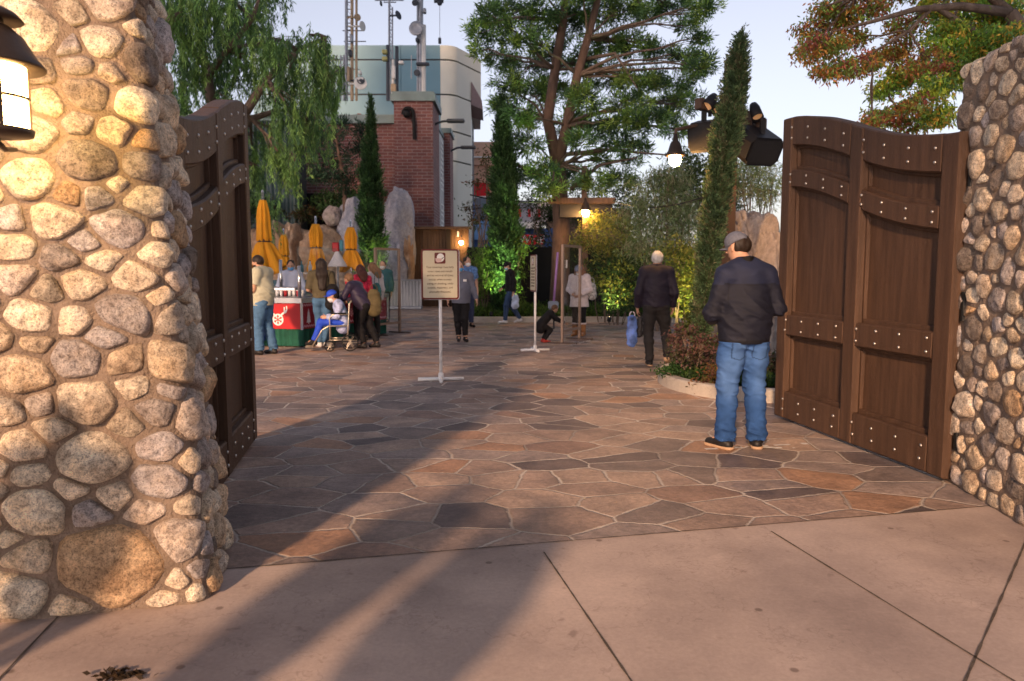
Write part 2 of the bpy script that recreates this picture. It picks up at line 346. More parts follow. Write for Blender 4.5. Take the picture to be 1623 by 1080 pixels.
def round_path(pts, rad, n=8):
    """polyline with rounded corners -> function s -> (x, y, nx, ny), length; outward normal is on the right of travel"""
    P2 = [Vector(pts[0])]
    for i in range(1, len(pts)-1):
        a, b, c = Vector(pts[i-1]), Vector(pts[i]), Vector(pts[i+1]); p0 = b+(a-b).normalized()*rad; p1 = b+(c-b).normalized()*rad
        for k in range(n+1): t = k/n; P2.append((p0*(1-t)+b*t)*(1-t)+(b*(1-t)+p1*t)*t)
    P2.append(Vector(pts[-1])); L = [0]
    for a, b in zip(P2, P2[1:]): L.append(L[-1]+(b-a).length)
    nr = []
    for i in range(len(P2)):
        t = (P2[min(i+1, len(P2)-1)]-P2[max(i-1, 0)]).normalized(); nr.append(Vector((t.y, -t.x)))
    def f(s):
        s = min(max(s, 0), L[-1]-1e-6)
        for i in range(len(L)-1):
            if s <= L[i+1]:
                t = (s-L[i])/max(1e-9, L[i+1]-L[i]); p = P2[i]*(1-t)+P2[i+1]*t; q = (nr[i]*(1-t)+nr[i+1]*t).normalized(); return p.x, p.y, q.x, q.y
        return P2[-1].x, P2[-1].y, nr[-1].x, nr[-1].y
    return f, L[-1]
PAL = [(.50, .44, .36), (.58, .50, .40), (.42, .37, .32), (.66, .60, .50), (.38, .35, .35), (.22, .19, .17), (.55, .45, .34), (.47, .34, .22), (.60, .54, .47), (.30, .27, .26), (.52, .46, .42), (.70, .63, .52), (.42, .40, .42), (.62, .54, .44)]
def stone_mat(name, k=1.):
    m = bpy.data.materials.new(name); m.use_nodes = True; n = m.node_tree.nodes; l = m.node_tree.links; b = n['Principled BSDF']
    tc = n.new('ShaderNodeTexCoord').outputs['Object']; at = n.new('ShaderNodeAttribute'); at.attribute_name = 'col'
    a = noise_node(n, l, tc, 17, 7, .68); ar = ramp(n, l, a.outputs[0], [(.33, (.62, .58, .56)), (.5, (1.08, 1.07, 1.05)), (.68, (1.4, 1.38, 1.35))])
    s = noise_node(n, l, tc, 150, 3, .7); sr = ramp(n, l, s.outputs[0], [(.36, (.38, .36, .36)), (.47, (1.0, 1, 1)), (.62, (1.22, 1.2, 1.18))])
    g = noise_node(n, l, tc, 60, 5, .75); gr = ramp(n, l, g.outputs[0], [(.37, (.36, .33, .32)), (.47, (1.0, 1.0, .98)), (.64, (1.4, 1.38, 1.34))])
    st = noise_node(n, l, tc, 5, 4, .6); stn = ramp(n, l, st.outputs[0], [(.36, (.62, .56, .52)), (.5, (1, 1, 1)), (.66, (1.05, .93, .78))])
    c = mixn(n, l, at.outputs['Color'], ar.outputs[0]); c = mixn(n, l, c, sr.outputs[0], .8); c = mixn(n, l, c, stn.outputs[0], .8); c = mixn(n, l, c, gr.outputs[0], .75)
    l.new(c, b.inputs['Base Color']); b.inputs['Roughness'].default_value = .82; b.inputs['Specular IOR Level'].default_value = .3
    h = n.new('ShaderNodeMath'); h.operation = 'MULTIPLY_ADD'; h.inputs[1].default_value = .3; l.new(s.outputs[0], h.inputs[0]); l.new(a.outputs[0], h.inputs[2])
    h2 = n.new('ShaderNodeMath'); h2.operation = 'MULTIPLY_ADD'; h2.inputs[1].default_value = .6; l.new(g.outputs[0], h2.inputs[0]); l.new(h.outputs[0], h2.inputs[2])
    bp = n.new('ShaderNodeBump'); bp.inputs['Strength'].default_value = 1.; bp.inputs['Distance'].default_value = .016; l.new(h2.outputs[0], bp.inputs['Height']); l.new(bp.outputs[0], b.inputs['Normal'])
    return m
m_stone = stone_mat('river stone'); m_mortar = mat('lime mortar', (.235, .18, .14), .95, .28, 9, .9, 70)
def pillar(label, pts, H, seed, batter, s0, s1, gap, rad, K=30, Rn=9, fixed=(), hk=1., mo=.003, corner=.10):
    f, L = round_path(pts, corner); r_ = random.Random(seed); root = thing('stone_pillar', label, 'stone pillar', (f((s0+s1)/2)[0], f((s0+s1)/2)[1], 0))
    e1_ = (Vector(pts[1])-Vector(pts[0])).normalized(); e2_ = (Vector(pts[2])-Vector(pts[1])).normalized(); sh_ = -(Vector((e1_.y, -e1_.x))+Vector((e2_.y, -e2_.x)))*batter
    def to3(s, z, h):
        x, y, nx, ny = f(s); return (x+nx*h+sh_.x*z, y+ny*h+sh_.y*z, z)
    V = []; F = []; C = []
    for cell in stone_cells(s1-s0, H, seed, rad, fixed=fixed):
        sh = shape_stone(cell, gap, K, r_)
        if not sh: continue
        (cx, cy), ring = sh; size = math.sqrt(sum((p[0]-cx)**2+(p[1]-cy)**2 for p in ring)/K)
        hgt = (min(.07, size*r_.uniform(.36, .62))+.012)*hk; tilt = (r_.uniform(-.25, .25), r_.uniform(-.3, .3)); e = r_.uniform(2.6, 4.6); off = Vector((r_.uniform(0, 99), r_.uniform(0, 99), r_.uniform(0, 99)))
        c0 = r_.choice(PAL); g = r_.uniform(.85, 1.12); base = [q*g for q in c0]
        fac = [(Vector((r_.uniform(-1, 1), r_.uniform(-1, 1), r_.uniform(.3, 1.1))).normalized(), r_.uniform(.60, .92)) for _ in range(6)]
        b0 = len(V)
        for j in range(Rn+1):
            t = j/Rn; rr = sin(t*pi/2)**.9 if j else 0.
            for k in range(K if j else 1):
                p = ring[k] if j else (cx, cy); dx, dy = (p[0]-cx)*rr, (p[1]-cy)*rr
                h = max(0., 1-rr**e)**(1/1.7)
                q = Vector((dx/(size*1.1), dy/(size*1.1), h))
                for nrm, d in fac:
                    ex = q.dot(nrm)-d
                    if ex > 0: q -= Vector((nrm.x*.12, nrm.y*.12, nrm.z))*ex*.95
                nz = -abs(mnoise.noise(Vector((dx*14, dy*14, h))+off*1.3))*.30+mnoise.noise(Vector((dx*9, dy*9, h))+off)*.27+mnoise.noise(Vector((dx*26, dy*26, h*2))+off)*.15+mnoise.noise(Vector((dx*70, dy*70, h*4))+off)*.06
                hh = hgt*(q.z*(1+nz*1.0)+q.x*tilt[0]*.5*h+q.y*tilt[1]*.5*h)-.016*(rr > .93)-.02*(j == Rn)
                wob = 1+.06*mnoise.noise(Vector((cos(2*pi*k/K)*1.5, sin(2*pi*k/K)*1.5, 0))+off)
                V.append(to3(s0+cx+q.x*size*1.1*wob, max(-.0, cy+q.y*size*1.1*wob), hh))
                sh2 = 1+.22*mnoise.noise(Vector((dx*6, dy*6, 5))+off); C.append([x*sh2 for x in base])
        F += [(b0, b0+1+k, b0+1+(k+1) % K) for k in range(K)]
        for j in range(Rn-1):
            a0 = b0+1+j*K; F += [(a0+k, a0+K+k, a0+K+(k+1) % K, a0+(k+1) % K) for k in range(K)]
    o = addmesh('stone_facing', V, F, m_stone, root, col=C, smooth=True)
    # mortar core, gently uneven, closed on top
    V = []; F = []; ns = int((s1-s0)/.03); nz = int(H/.04)
    for j in range(nz+1):
        for i in range(ns+1):
            s = s0+(s1-s0)*i/ns; z = H*j/nz; V.append(to3(s, z, +mo+.012*mnoise.noise(Vector((s*7, z*7, seed)))+.006*mnoise.noise(Vector((s*30, z*30, seed)))))
    F = [(j*(ns+1)+i, j*(ns+1)+i+1, (j+1)*(ns+1)+i+1, (j+1)*(ns+1)+i) for j in range(nz) for i in range(ns)]
    b = nz*(ns+1); F.append(tuple(b+i for i in range(ns+1)))
    addmesh('mortar_core', V, F, m_mortar, root, smooth=False)
    return root, f
E1 = Vector((.971, .241)); E2 = Vector((-.241, .971))
LP = Vector((-1.375, 3.31))
lp_pts = [LP-E1*3.4, LP, LP+E2*.68+Vector((-.0, 0)), LP+E2*.68-E1*3.4]
big = [(.105, 30), (.082, 300), (.066, 1500), (.052, 4000), (.040, 6000)]
pl, plf = pillar('tall river stone pillar lit warmly by the wall lantern, left of the gateway', lp_pts, 2.87, 11, .095, 1.9, 5.4, .0055, big, K=32, Rn=10, fixed=[(1.13, .21, .175), (1.40, .30, .10), (.72, .12, .10), (.85, .47, .10), (1.36, .56, .085)])
rp_pts = [(4.7, 5.75), (3.13, 5.42), (2.93, 3.60), (4.5, 3.4)]
rp_pts = rp_pts
pr, prf = pillar('grey river stone pillar that carries the right gate leaf', rp_pts, 2.88, 23, .0, .6, 4.1, .0062, [(.085, 250), (.068, 1200), (.054, 3500), (.040, 5000)], K=26, Rn=8, hk=.74, mo=.006)

# ---------------------------------------------------------------- gate leaves
m_gate = mat('dark brown gate paint', (.082, .045, .027), .5, .35, 7, .5, 120, spec=.28, streak=(3, 3, .22))
m_stud = mat('steel stud', (.55, .52, .48), .32, .1, 20, metal=.9)
GW = 2.43
def sm(t): t = min(1, max(0, t)); return t*t*(3-2*t)
_ts = [0, .06, .16, .28, .41, .55, .71, .85, .94, 1.0]; _tz = [2.434, 2.444, 2.476, 2.53, 2.62, 2.742, 2.866, 2.942, 2.972, 2.976]; DZ = [0.]
def topz(s): return sum(float(np.interp(min(1, max(0, s+o)), _ts, _tz)) for o in (-.04, -.02, 0, .02, .04))/5+DZ[0]
def gate(label, hinge, free, side, dz=0.):
    DZ[0] = dz; hinge = Vector(hinge); free = Vector(free); d = (free-hinge).normalized(); n = Vector((-d.y, d.x))*side; T = .13; hinge = hinge-n*T; free = free-n*T
    root = thing('gate_leaf', label, 'gate', (hinge.x, hinge.y, 0.03), 'two leaves of the entrance gate')
    def pt(s, z, o): q = hinge+d*(s*GW)+n*o; return Vector((q.x, q.y, z))
    def strip(mb, sa, sb, zlo, zhi, o0, o1, N=18, bev=.012):
        """bar from s=sa to sb bounded by two height functions, o0 back .. o1 front, with a chamfered front edge"""
        S = [sa+(sb-sa)*i/N for i in range(N+1)]; e = bev; rows = []
        for i, s in enumerate(S):
            se = min(max(s, sa+e/GW), sb-e/GW); lo, hi = zlo(s), zhi(s)
            rows.append([pt(s, lo, o0), pt(s, lo, o1-e), pt(se, lo+e, o1), pt(se, hi-e, o1), pt(s, hi, o1-e), pt(s, hi, o0)])
        vs = [p for r in rows for p in r]; fs = []
        for i in range(N):
            for k in range(6): fs.append((i*6+k, i*6+(k+1) % 6, i*6+6+(k+1) % 6, i*6+6+k))
        fs += [(5, 4, 3, 2, 1, 0), tuple(N*6+k for k in range(6))]; mb.add(vs, fs)
    c = lambda z: (lambda s: z)
    sw = .072; stiles = ((0, sw), (.455, .455+sw), (1-sw, 1))
    for a, b in stiles:
        mb = MB(); strip(mb, a, b, c(.03), lambda s: topz(s)-.003, 0, T, 10); mb.build('stile', m_gate, root)
    bays = ((sw, .455), (.455+sw, 1-sw)); bayf = (.06, .05)
    def arch(zf, a, b, amt): return lambda s: zf(s)+amt*(1-((s-(a+b)/2)/((b-a)/2))**2)
    rails = []
    for a, b in bays:
        rails.append((a, b, lambda s: topz(s)-.27, lambda s: topz(s)))
        rails.append((a, b, lambda s: topz(s)-.665, lambda s: topz(s)-.50))
        rails.append((a, b, c(.86), c(1.06))); rails.append((a, b, c(.03), c(.30)))
    for a, b, lo, hi in rails:
        mb = MB(); strip(mb, a+.0005, b-.0005, lo, hi, 0.002, T-.004, 16); mb.build('rail', m_gate, root)
    # panels with a stepped moulding, on a backing of wide boards
    for a, b in bays:
        for lo, hi in ((lambda s: topz(s)-.50, lambda s: topz(s)-.27), (c(1.06), lambda s: topz(s)-.665), (c(.30), c(.86))):
            mb = MB(); strip(mb, a+.001, b-.001, lambda s: lo(s)-.02, lambda s: hi(s)+.02, .015, T-.085, 14, .002)
            strip(mb, a+.001, b-.001, lambda s: lo(s)-.01, lambda s: lo(s)+.035, .016, T-.055, 14, .008); strip(mb, a+.001, b-.001, lambda s: hi(s)-.028, lambda s: hi(s)+.01, .016, T-.055, 14, .008)
            strip(mb, a+.0005, a+.012, lambda s: lo(s)+.03, lambda s: hi(s)-.024, .017, T-.056, 4, .006); strip(mb, b-.012, b-.0005, lambda s: lo(s)+.03, lambda s: hi(s)-.024, .017, T-.056, 4, .006)
            mb.build('panel', m_gate, root)
    # the back face carries the same boards as one plain skin
    # studs
    Nv = Vector((n.x, n.y, 0))
    def stud(s, z):
        mb = MB(); mb.lathe(pt(s, z, T-.006), [(.013, 0), (.0125, .006), (.009, .011), (.0, .0135)], 8, ax=Nv); mb.build('stud', m_stud, root, smooth=True)
    ss = [.035, .135, .235, .335, .435] + [.54, .65, .76, .86, .965]
    ss = [.04, .155, .275, .395, .53, .65, .77, .89, .965]
    ss = [.10, .22, .34, .45, .57, .69, .81, .93]
    for s in ss:
        stud(s, topz(s)-.10); stud(s, topz(s)-.20)
        stud(s, topz(s)-.545); stud(s, topz(s)-.62)
        for z in (.91, 1.01, .12, .22): stud(s+rnd.uniform(-.004, .004), z)
    for z in (.35, 1.25, 2.15):
        mb = MB()
        mb.tube([pt(-.016, z-.10, T*.5), pt(-.016, z+.10, T*.5)], .022, 10)
        mb.box(pt(.0, z, -.012), (.16, .02, .07), math.atan2(d.y, d.x), .004)
        mb.build('hinge', mat('black iron', (.02, .02, .02), .5, .2, 20, .2, 60, metal=.6), root)
    return root
gate('tall brown paneled gate leaf standing open behind the lantern pillar', (-1.81, 4.17), (-2.23, 6.50), -1, -.09)
gate('tall dark brown studded gate leaf opened beside the man in the grey cap', (3.03, 5.22), (2.665, 7.66), 1)
# ---------------------------------------------------------------- bodies and cloth from distance fields
def sines(p, f, seed=0.):
    x, y, z = p[..., 0], p[..., 1], p[..., 2]
    return (np.sin(x*f+1.7*np.sin(z*f*.6+seed)+seed)*np.sin(z*f*1.1+1.3*np.sin(y*f*.7+seed*2))+.5*np.sin(y*f*1.9+seed)*np.sin(z*f*2.1+x*f))*.66
class SDF:
    def __init__(s, vox=.012): s.pr = []; s.vox = vox; s.cuts = []; s.disp = None
    def cap(s, a, b, ra, rb=None, sx=1., sy=1., k=.03, cut=None, neg=False, sz=1.):
        """tapered limb a-b; sx, sy, sz stretch its section; cut = (point, outward normal) trims this limb only"""
        rb = ra if rb is None else rb; s.pr.append((np.array(a, float), np.array(b, float), ra, rb, np.array([sx, sy, sz]), k, cut, neg)); return s
    def plane(s, p, n): n = np.array(n, float); s.pr.append((np.array(p, float), n/np.linalg.norm(n), 0, 0, 1, 0, None, 'plane'))
    def ell(s, c, r, k=.02, neg=False, cut=None): 
        m = min(r); return s.cap(c, c, m, m, r[0]/m, r[1]/m, k, cut, neg, r[2]/m)
    def chain(s, pts, rs, k=.03, **kw):
        for i in range(len(pts)-1): s.cap(pts[i], pts[i+1], rs[i], rs[i+1], k=k, **kw)
        return s
    def mesh(s):
        vox = s.vox; lo = np.full(3, 1e9); hi = -lo
        for a, b, ra, rb, sc, k, cut, neg in s.pr:
            if neg: continue
            e = max(ra, rb)*sc+k+.02; lo = np.minimum(lo, np.minimum(a, b)-e); hi = np.maximum(hi, np.maximum(a, b)+e)
        n = np.ceil((hi-lo)/vox).astype(int)+2; F = np.full(n, 1., np.float32)
        ax = [lo[i]+np.arange(n[i])*vox for i in range(3)]
        for a, b, ra, rb, sc, k, cut, neg in s.pr:
            if neg == 'plane':
                p = np.stack(np.meshgrid(*ax, indexing='ij'), -1).astype(np.float32); F = np.maximum(F, ((p-a)@b).astype(np.float32)); continue
            e = max(ra, rb)*sc+k+3*vox+.02
            i0 = np.clip(((np.minimum(a, b)-e-lo)/vox).astype(int), 0, n); i1 = np.clip(((np.maximum(a, b)+e-lo)/vox).astype(int)+2, 0, n)
            if (i1 <= i0).any(): continue
            sl = tuple(slice(i0[i], i1[i]) for i in range(3))
            p = np.stack(np.meshgrid(*[ax[i][sl[i]] for i in range(3)], indexing='ij'), -1).astype(np.float32)
            q = (p-a)/sc; ba = (b-a)/sc; L = (ba*ba).sum()
            t = np.clip((q@ba)/L, 0, 1) if L > 1e-9 else np.zeros(q.shape[:3], np.float32)
            d = (np.sqrt(((q-t[..., None]*ba)**2).sum(-1))-(ra+(rb-ra)*t))*min(sc)
            if cut is not None:
                for cp, cn in (cut if isinstance(cut, list) else [cut]):
                    cn = np.array(cn, float); cn /= np.linalg.norm(cn); d = np.maximum(d, (p-np.array(cp, float))@cn)
            f = F[sl]
            if neg: F[sl] = np.maximum(f, -d); continue
            h = np.clip(.5+.5*(f-d)/k, 0, 1); F[sl] = np.where(h <= 0, f, f+(d-f)*h-k*h*(1-h))
        if s.disp is not None or s.cuts:
            p = np.stack(np.meshgrid(*ax, indexing='ij'), -1).astype(np.float32)
            if s.disp is not None: m = np.abs(F) < .08; F[m] += s.disp(p[m])
            for cp, cn in s.cuts:
                cn = np.array(cn, float); cn /= np.linalg.norm(cn); F = np.maximum(F, ((p-np.array(cp, float))@cn).astype(np.float32))
        F[0] = F[-1] = 1; F[:, 0] = F[:, -1] = 1; F[:, :, 0] = F[:, :, -1] = 1
        S = F < 0; cnt = np.zeros(n-1, np.int32); acc = np.zeros(tuple(n-1)+(3,), np.float32); num = np.zeros(n-1, np.float32)
        c = [(i, j, k) for i in (0, 1) for j in (0, 1) for k in (0, 1)]
        def sub(A, o): return A[o[0]:n[0]-1+o[0], o[1]:n[1]-1+o[1], o[2]:n[2]-1+o[2]]
        for o in c: cnt += sub(S, o)
        act = (cnt > 0) & (cnt < 8)
        idx = np.argwhere(act)
        if len(idx) == 0: return None
        pos = np.zeros((len(idx), 3)); num = np.zeros(len(idx))
        for axn in range(3):
            for o in c:
                if o[axn]: continue
                o2 = list(o); o2[axn] = 1; A = F[idx[:, 0]+o[0], idx[:, 1]+o[1], idx[:, 2]+o[2]]; B = F[idx[:, 0]+o2[0], idx[:, 1]+o2[1], idx[:, 2]+o2[2]]
                m = (A < 0) != (B < 0); t = np.where(m, A/np.where(m, A-B, 1), 0); q = np.tile(np.array(o, float), (len(idx), 1)); q[:, axn] += t
                pos += q*m[:, None]; num += m
        V = lo+(idx+pos/num[:, None])*vox
        vid = np.full(n-1, -1, np.int64); vid[act] = np.arange(len(idx)); Q = []
        for axn in range(3):
            o = [0, 0, 0]; o[axn] = 1
            A = S[tuple(slice(0, n[i]-o[i]) for i in range(3))]; B = S[tuple(slice(o[i], n[i]) for i in range(3))]
            e = np.argwhere(A != B); ins = A[e[:, 0], e[:, 1], e[:, 2]]
            u, v = [(1, 2), (2, 0), (0, 1)][axn]; U = np.zeros(3, int); U[u] = 1; Wv = np.zeros(3, int); Wv[v] = 1
            g = lambda q: vid[q[:, 0], q[:, 1], q[:, 2]]
            quad = np.stack([g(e-U-Wv), g(e-Wv), g(e), g(e-U)], 1); quad[~ins] = quad[~ins][:, ::-1]; Q.append(quad)
        Q = np.concatenate(Q)
        return V, Q[(Q >= 0).all(1)]
SKIN = (.50, .29, .20)
m_skin = mat('skin', SKIN, .5, .06, 30, .05, 200, vcol=True)
def lerp(a, b, t): return tuple(a[i]+(b[i]-a[i])*t for i in range(3))
def vadd(a, b, s=1.): return tuple(a[i]+b[i]*s for i in range(3))
JD = dict(head=(0, .025, 1.63), neck=(0, -.005, 1.49), chest=(0, 0, 1.30), waist=(0, .005, 1.08), pelvis=(0, 0, .95),
          sl=(-.185, -.01, 1.425), sr=(.185, -.01, 1.425), el=(-.235, -.02, 1.13), er=(.235, -.02, 1.13), wl=(-.245, .06, .88), wr=(.245, .06, .88),
          hl=(-.09, 0, .91), hr=(.09, 0, .91), kl=(-.10, .02, .50), kr=(.10, .02, .50), al=(-.105, -.01, .09), ar=(.105, -.01, .09), tl=(-.125, .16, .035), tr=(.125, .16, .035), look=(0, 1, 0))
def hand(S, wrist, dirv, side, r=.0085, curl=.6, palm=None):
    """palm, four fingers of different length and a thumb on its inner side"""
    d = Vector(dirv).normalized(); pn = Vector(palm).normalized() if palm is not None else Vector((-side, 0, 0)); pn = (pn-d*pn.dot(d)).normalized(); w = d.cross(pn)
    wv = Vector(wrist); c = wv+d*.045
    S.cap(wv, wv+d*.03, .024, .024, k=.012)
    for o in (-.026, -.009, .009, .026): S.cap(wv+d*.02+w*o*.6, wv+d*.085+w*o, .0125, .0105, k=.012)
    for i, (o, L) in enumerate(((-.028, .062), (-.010, .078), (.009, .085), (.028, .075))):
        p = wv+d*.085+w*o; a = 0
        dd = d
        for j, f in enumerate((.45, .32, .25)):
            a += curl*(.55 if j == 0 else .75); dd = (d*cos(a)+pn*sin(a)); q = p+dd*(L*f); S.cap(p, q, r-.0008*j, r-.0008*(j+1), k=.003); p = q
    p = wv+d*.03+w*.022*1; tdir = (d*.75+w*.75+pn*.45).normalized(); q = p+tdir*.042; S.cap(p, q, .011, .0095, k=.01); S.cap(q, q+(tdir*.6+d*.7+pn*.3).normalized()*.03, .0092, .0078, k=.003)
def person(label, loc, head_deg, scale=1., pose=None, bulk=1., belly=0., skin=SKIN, top=None, sleeve='long', hem=.90, legs=None, leg_end=.07, shoes=None, hair=None, hairlen=0., hat=None, mask=None,
           vox=.012, fem=False, folds=1., pack=None, collar=False, skirt=0., group=None, tfold=1., hands=.6, hood=None, palm=None, jean=False, name='person', sole=None, legcol=None, topcol=None, waist=None):
    """heading in degrees: 0 faces away from the camera (+y), 180 faces it; pose overrides joints given for a 1.75 m person"""
    J = dict(JD); J.update(pose or {}); A = R(head_deg); ca, sa = cos(A), sin(A)
    loc = Vector(loc); root = thing(name, label, 'person', loc, group)
    def W(V): V = np.asarray(V)*scale; return np.stack([V[:, 0]*ca-V[:, 1]*sa+loc.x, V[:, 0]*sa+V[:, 1]*ca+loc.y, V[:, 2]+loc.z], 1)
    def emit(nm, S, m, col=None, parent=None):
        r = S.mesh()
        if r is None: return None
        V, Q = r; c = None
        if col is not None: c = col(V) if callable(col) else np.tile(np.array(col), (len(V), 1))
        return addmesh(nm, W(V), Q, m, parent or root, col=c, smooth=True)
    b = bulk; ch, wa, pe = J['chest'], J['waist'], J['pelvis']; hx = .155*b*(0.92 if fem else 1)
    H = Vector(J['head']); Lk = Vector(J['look']).normalized(); Rt = Lk.cross(Vector((0, 0, 1))).normalized(); Up = Rt.cross(Lk)
    hp = lambda x, y, z: tuple(H+Rt*x+Lk*y+Up*z)
    def torso(S, t):
        S.cap(lerp(ch, J['neck'], .42), lerp(wa, ch, .55), .112*b+t, .108*b+t, 1.42, .98, k=.05)
        S.cap(lerp(wa, ch, .6), wa, .106*b+t, .104*b+t+belly*.35, 1.32, 1.03, k=.06)
        S.cap(wa, pe, .104*b+t+belly*.35, .112*b+t*1.0, 1.34, 1.0, k=.06)
        if belly: S.ell(vadd(lerp(wa, ch, .25), (0, .05, 0)), (.15*b+t, .10*b+belly+t, .16), k=.06)
        if fem: S.ell(vadd(ch, (-.07, .075, .0)), (.058+t*.7, .05+t*.7, .055+t*.7), k=.04); S.ell(vadd(ch, (.07, .075, .0)), (.058+t*.7, .05+t*.7, .055+t*.7), k=.04)
        for s_ in ('sl', 'sr'): S.cap(lerp(J['neck'], J[s_], .35), J[s_], .062+t*.6, .060*b+t, k=.05)
    def arms(S, t, end=1.0, cutw=True, up=.056, k=.03):
        for s_, e_, w_ in (('sl', 'el', 'wl'), ('sr', 'er', 'wr')):
            s0, e0, w0 = J[s_], J[e_], J[w_]
            if end > 1: 
                f = end-1; p = lerp(e0, w0, f); S.cap(s0, e0, up*b+t, .043*b+t, k=k); dr = np.array(w0)-np.array(e0); rr = .043*b+(.030-.043*b)*f+t
                S.cap(e0, p, .043*b+t, rr, k=k, cut=(p, dr))
            else: p = lerp(s0, e0, end); dr = np.array(e0)-np.array(s0); S.cap(s0, p, up*b+t, (up-.006)*b+t*1.4, k=k, cut=(p, dr))
    def legs_(S, t, zend=None, k=.035, knee=.058, ank=.040, flare=0.):
        for h_, k_, a_ in (('hl', 'kl', 'al'), ('hr', 'kr', 'ar')):
            h0, k0, a0 = J[h_], J[k_], J[a_]; S.cap(h0, lerp(h0, k0, .45), .092*b+t, .079*b+t, 1.0, 1.05, k=k); S.cap(lerp(h0, k0, .45), k0, .079*b+t, knee*b**.5+t, k=k)
            p = a0; dr = np.array(a0)-np.array(k0); f = 1.0
            if zend is not None: f = max(0, min(1.12, 1-zend)); p = lerp(k0, a0, f)
            m_ = lerp(k0, a0, .3); mm = vadd(m_, (0, -.012, 0)); S.cap(k0, mm, knee*b**.5+t, .056*b**.5+t, k=k); S.cap(mm, p, .056*b**.5+t, ank+t+flare, k=k, cut=(p, dr))
    # ---- the body
    S = SDF(vox if vox < .011 else .0105)
    S.ell(hp(0, 0, .02), (.076, .094, .100), k=.02); S.ell(hp(0, .028, -.055), (.054, .062, .062), k=.03); S.ell(hp(0, -.03, .03), (.074, .072, .085), k=.02)
    S.ell(hp(0, .098, -.018), (.012, .018, .022), k=.012); S.ell(hp(0, .082, -.062), (.024, .012, .012), k=.01); S.ell(hp(0, .083, .012), (.05, .010, .010), k=.015)
    S.ell(hp(0, .078, -.098), (.022, .016, .014), k=.015)
    for sx_ in (-1, 1): S.ell(hp(.078*sx_, -.008, -.01), (.010, .018, .030), k=.008); S.ell(hp(.030*sx_, .090, .0), (.015, .008, .009), k=.006)
    S.cap(J['neck'], tuple(H+Vector((0, -.01, -.05))), .056*b**.5, .054, k=.03)
    torso(S, -.004); arms(S, 0, 2.0); legs_(S, -.004)
    for w_, e_, sd_ in (('wl', 'el', -1), ('wr', 'er', 1)):
        d_ = np.array(J[w_])-np.array(J[e_]); hand(S, J[w_], d_, sd_, curl=hands, palm=(palm or {}).get(w_))
    for a_, t_ in (('al', 'tl'), ('ar', 'tr')):
        S.cap(J[a_], J[t_], .036, .026, k=.02)
    eyes = [np.array(hp(.030*sx_, .096, .0)) for sx_ in (-1, 1)]; mouth = np.array(hp(0, .094, -.062)); brow = [np.array(hp(.032*sx_, .094, .020)) for sx_ in (-1, 1)]
    def colf(V):
        c = np.tile(np.array(skin), (len(V), 1))
        for e in eyes: c[np.linalg.norm((V-e)*[1, 1, 1.6], axis=1) < .012] = (.03, .02, .02)
        for e in brow: c[np.linalg.norm((V-e)*[.55, 1, 2.2], axis=1) < .012] = (.06, .04, .03)
        c[np.linalg.norm((V-mouth)*[.6, 1, 1.8], axis=1) < .013] = (skin[0]*.8, skin[1]*.45, skin[2]*.45)
        return c
    emit('body', S, m_skin, colf)
    # ---- clothes
    if legs:
        t = .012+(.006 if jean else 0); S = SDF(vox); S.cap(vadd(wa, (0, 0, -.05)), pe, .104*b+belly*.2, .113*b+t, 1.34, 1.02, k=.05, cut=(vadd(pe, (0, 0, .10)), (0, 0, 1)))
        for s_ in (-1, 1): S.ell(vadd(J['hl' if s_ < 0 else 'hr'], (0, -.045*b, .0)), (.088*b, .085*b, .095*b), k=.05)
        legs_(S, t, leg_end, flare=.018 if jean else .008)
        kz = np.array([(J['kl'][2]+J['kr'][2])/2])
        def dp(p, g=folds): 
            w_ = np.exp(-((p[:, 2]-J['kl'][2])/.14)**2)*.8+np.exp(-((p[:, 2]-.13)/.10)**2)*1.3+.35+np.exp(-((p[:, 2]-.82)/.10)**2)*.6
            n1 = sines(p*np.array([1, 1, 2.0])+np.array([0, 0, .3])*p[:, :1], 15, 1.3); n2 = sines(p*np.array([1, 1, 1.5]), 36, .4); return ((np.abs(n1)**.7-.5)*.0095+(np.abs(n2)-.4)*.0040)*w_*g
        S.disp = dp
        if waist: S.cuts = [((0, 0, waist), (0, 0, 1))]
        emit('jeans' if jean else 'trousers', S, legs, legcol)
    if shoes:
        for a_, t_ in (('al', 'tl'), ('ar', 'tr')):
            S = SDF(min(vox, .010)); a0, t0 = Vector(J[a_]), Vector(J[t_]); f = (t0-a0); f.z = 0; f = f.normalized() if f.length > 1e-4 else Vector((0, 1, 0)); flat = J[a_][2] < .105
            heel = a0-f*.035+Vector((0, 0, -.045)); S.cap(heel, a0+f*.03+Vector((0, 0, -.02)), .040, .044, k=.03); S.cap(a0+f*.02+Vector((0, 0, -.035)), t0, .043, .032, 1.12, 1.0, k=.03); S.cap(a0, a0+Vector((0, 0, -.03)), .045, .045, k=.02)
            if flat: S.plane((0, 0, .004), (0, 0, -1))
            sh_o = emit('shoe', S, shoes)
            if sole:
                S = SDF(min(vox, .009)); e_ = Vector((0, 0, -.062)); S.cap(a0-f*.035+e_, t0+Vector((0, 0, -.022)), .045, .040, 1.08, 1.08, k=.01)
                if flat: S.plane((0, 0, .001), (0, 0, -1)); S.plane((0, 0, .026), (0, 0, 1))
                else: n_ = (t0-a0).cross(Vector((0, 0, 1))).cross(t0-a0).normalized(); S.plane(tuple(t0+Vector((0, 0, -.012))), tuple(n_))
                emit('sole', S, sole, parent=sh_o)
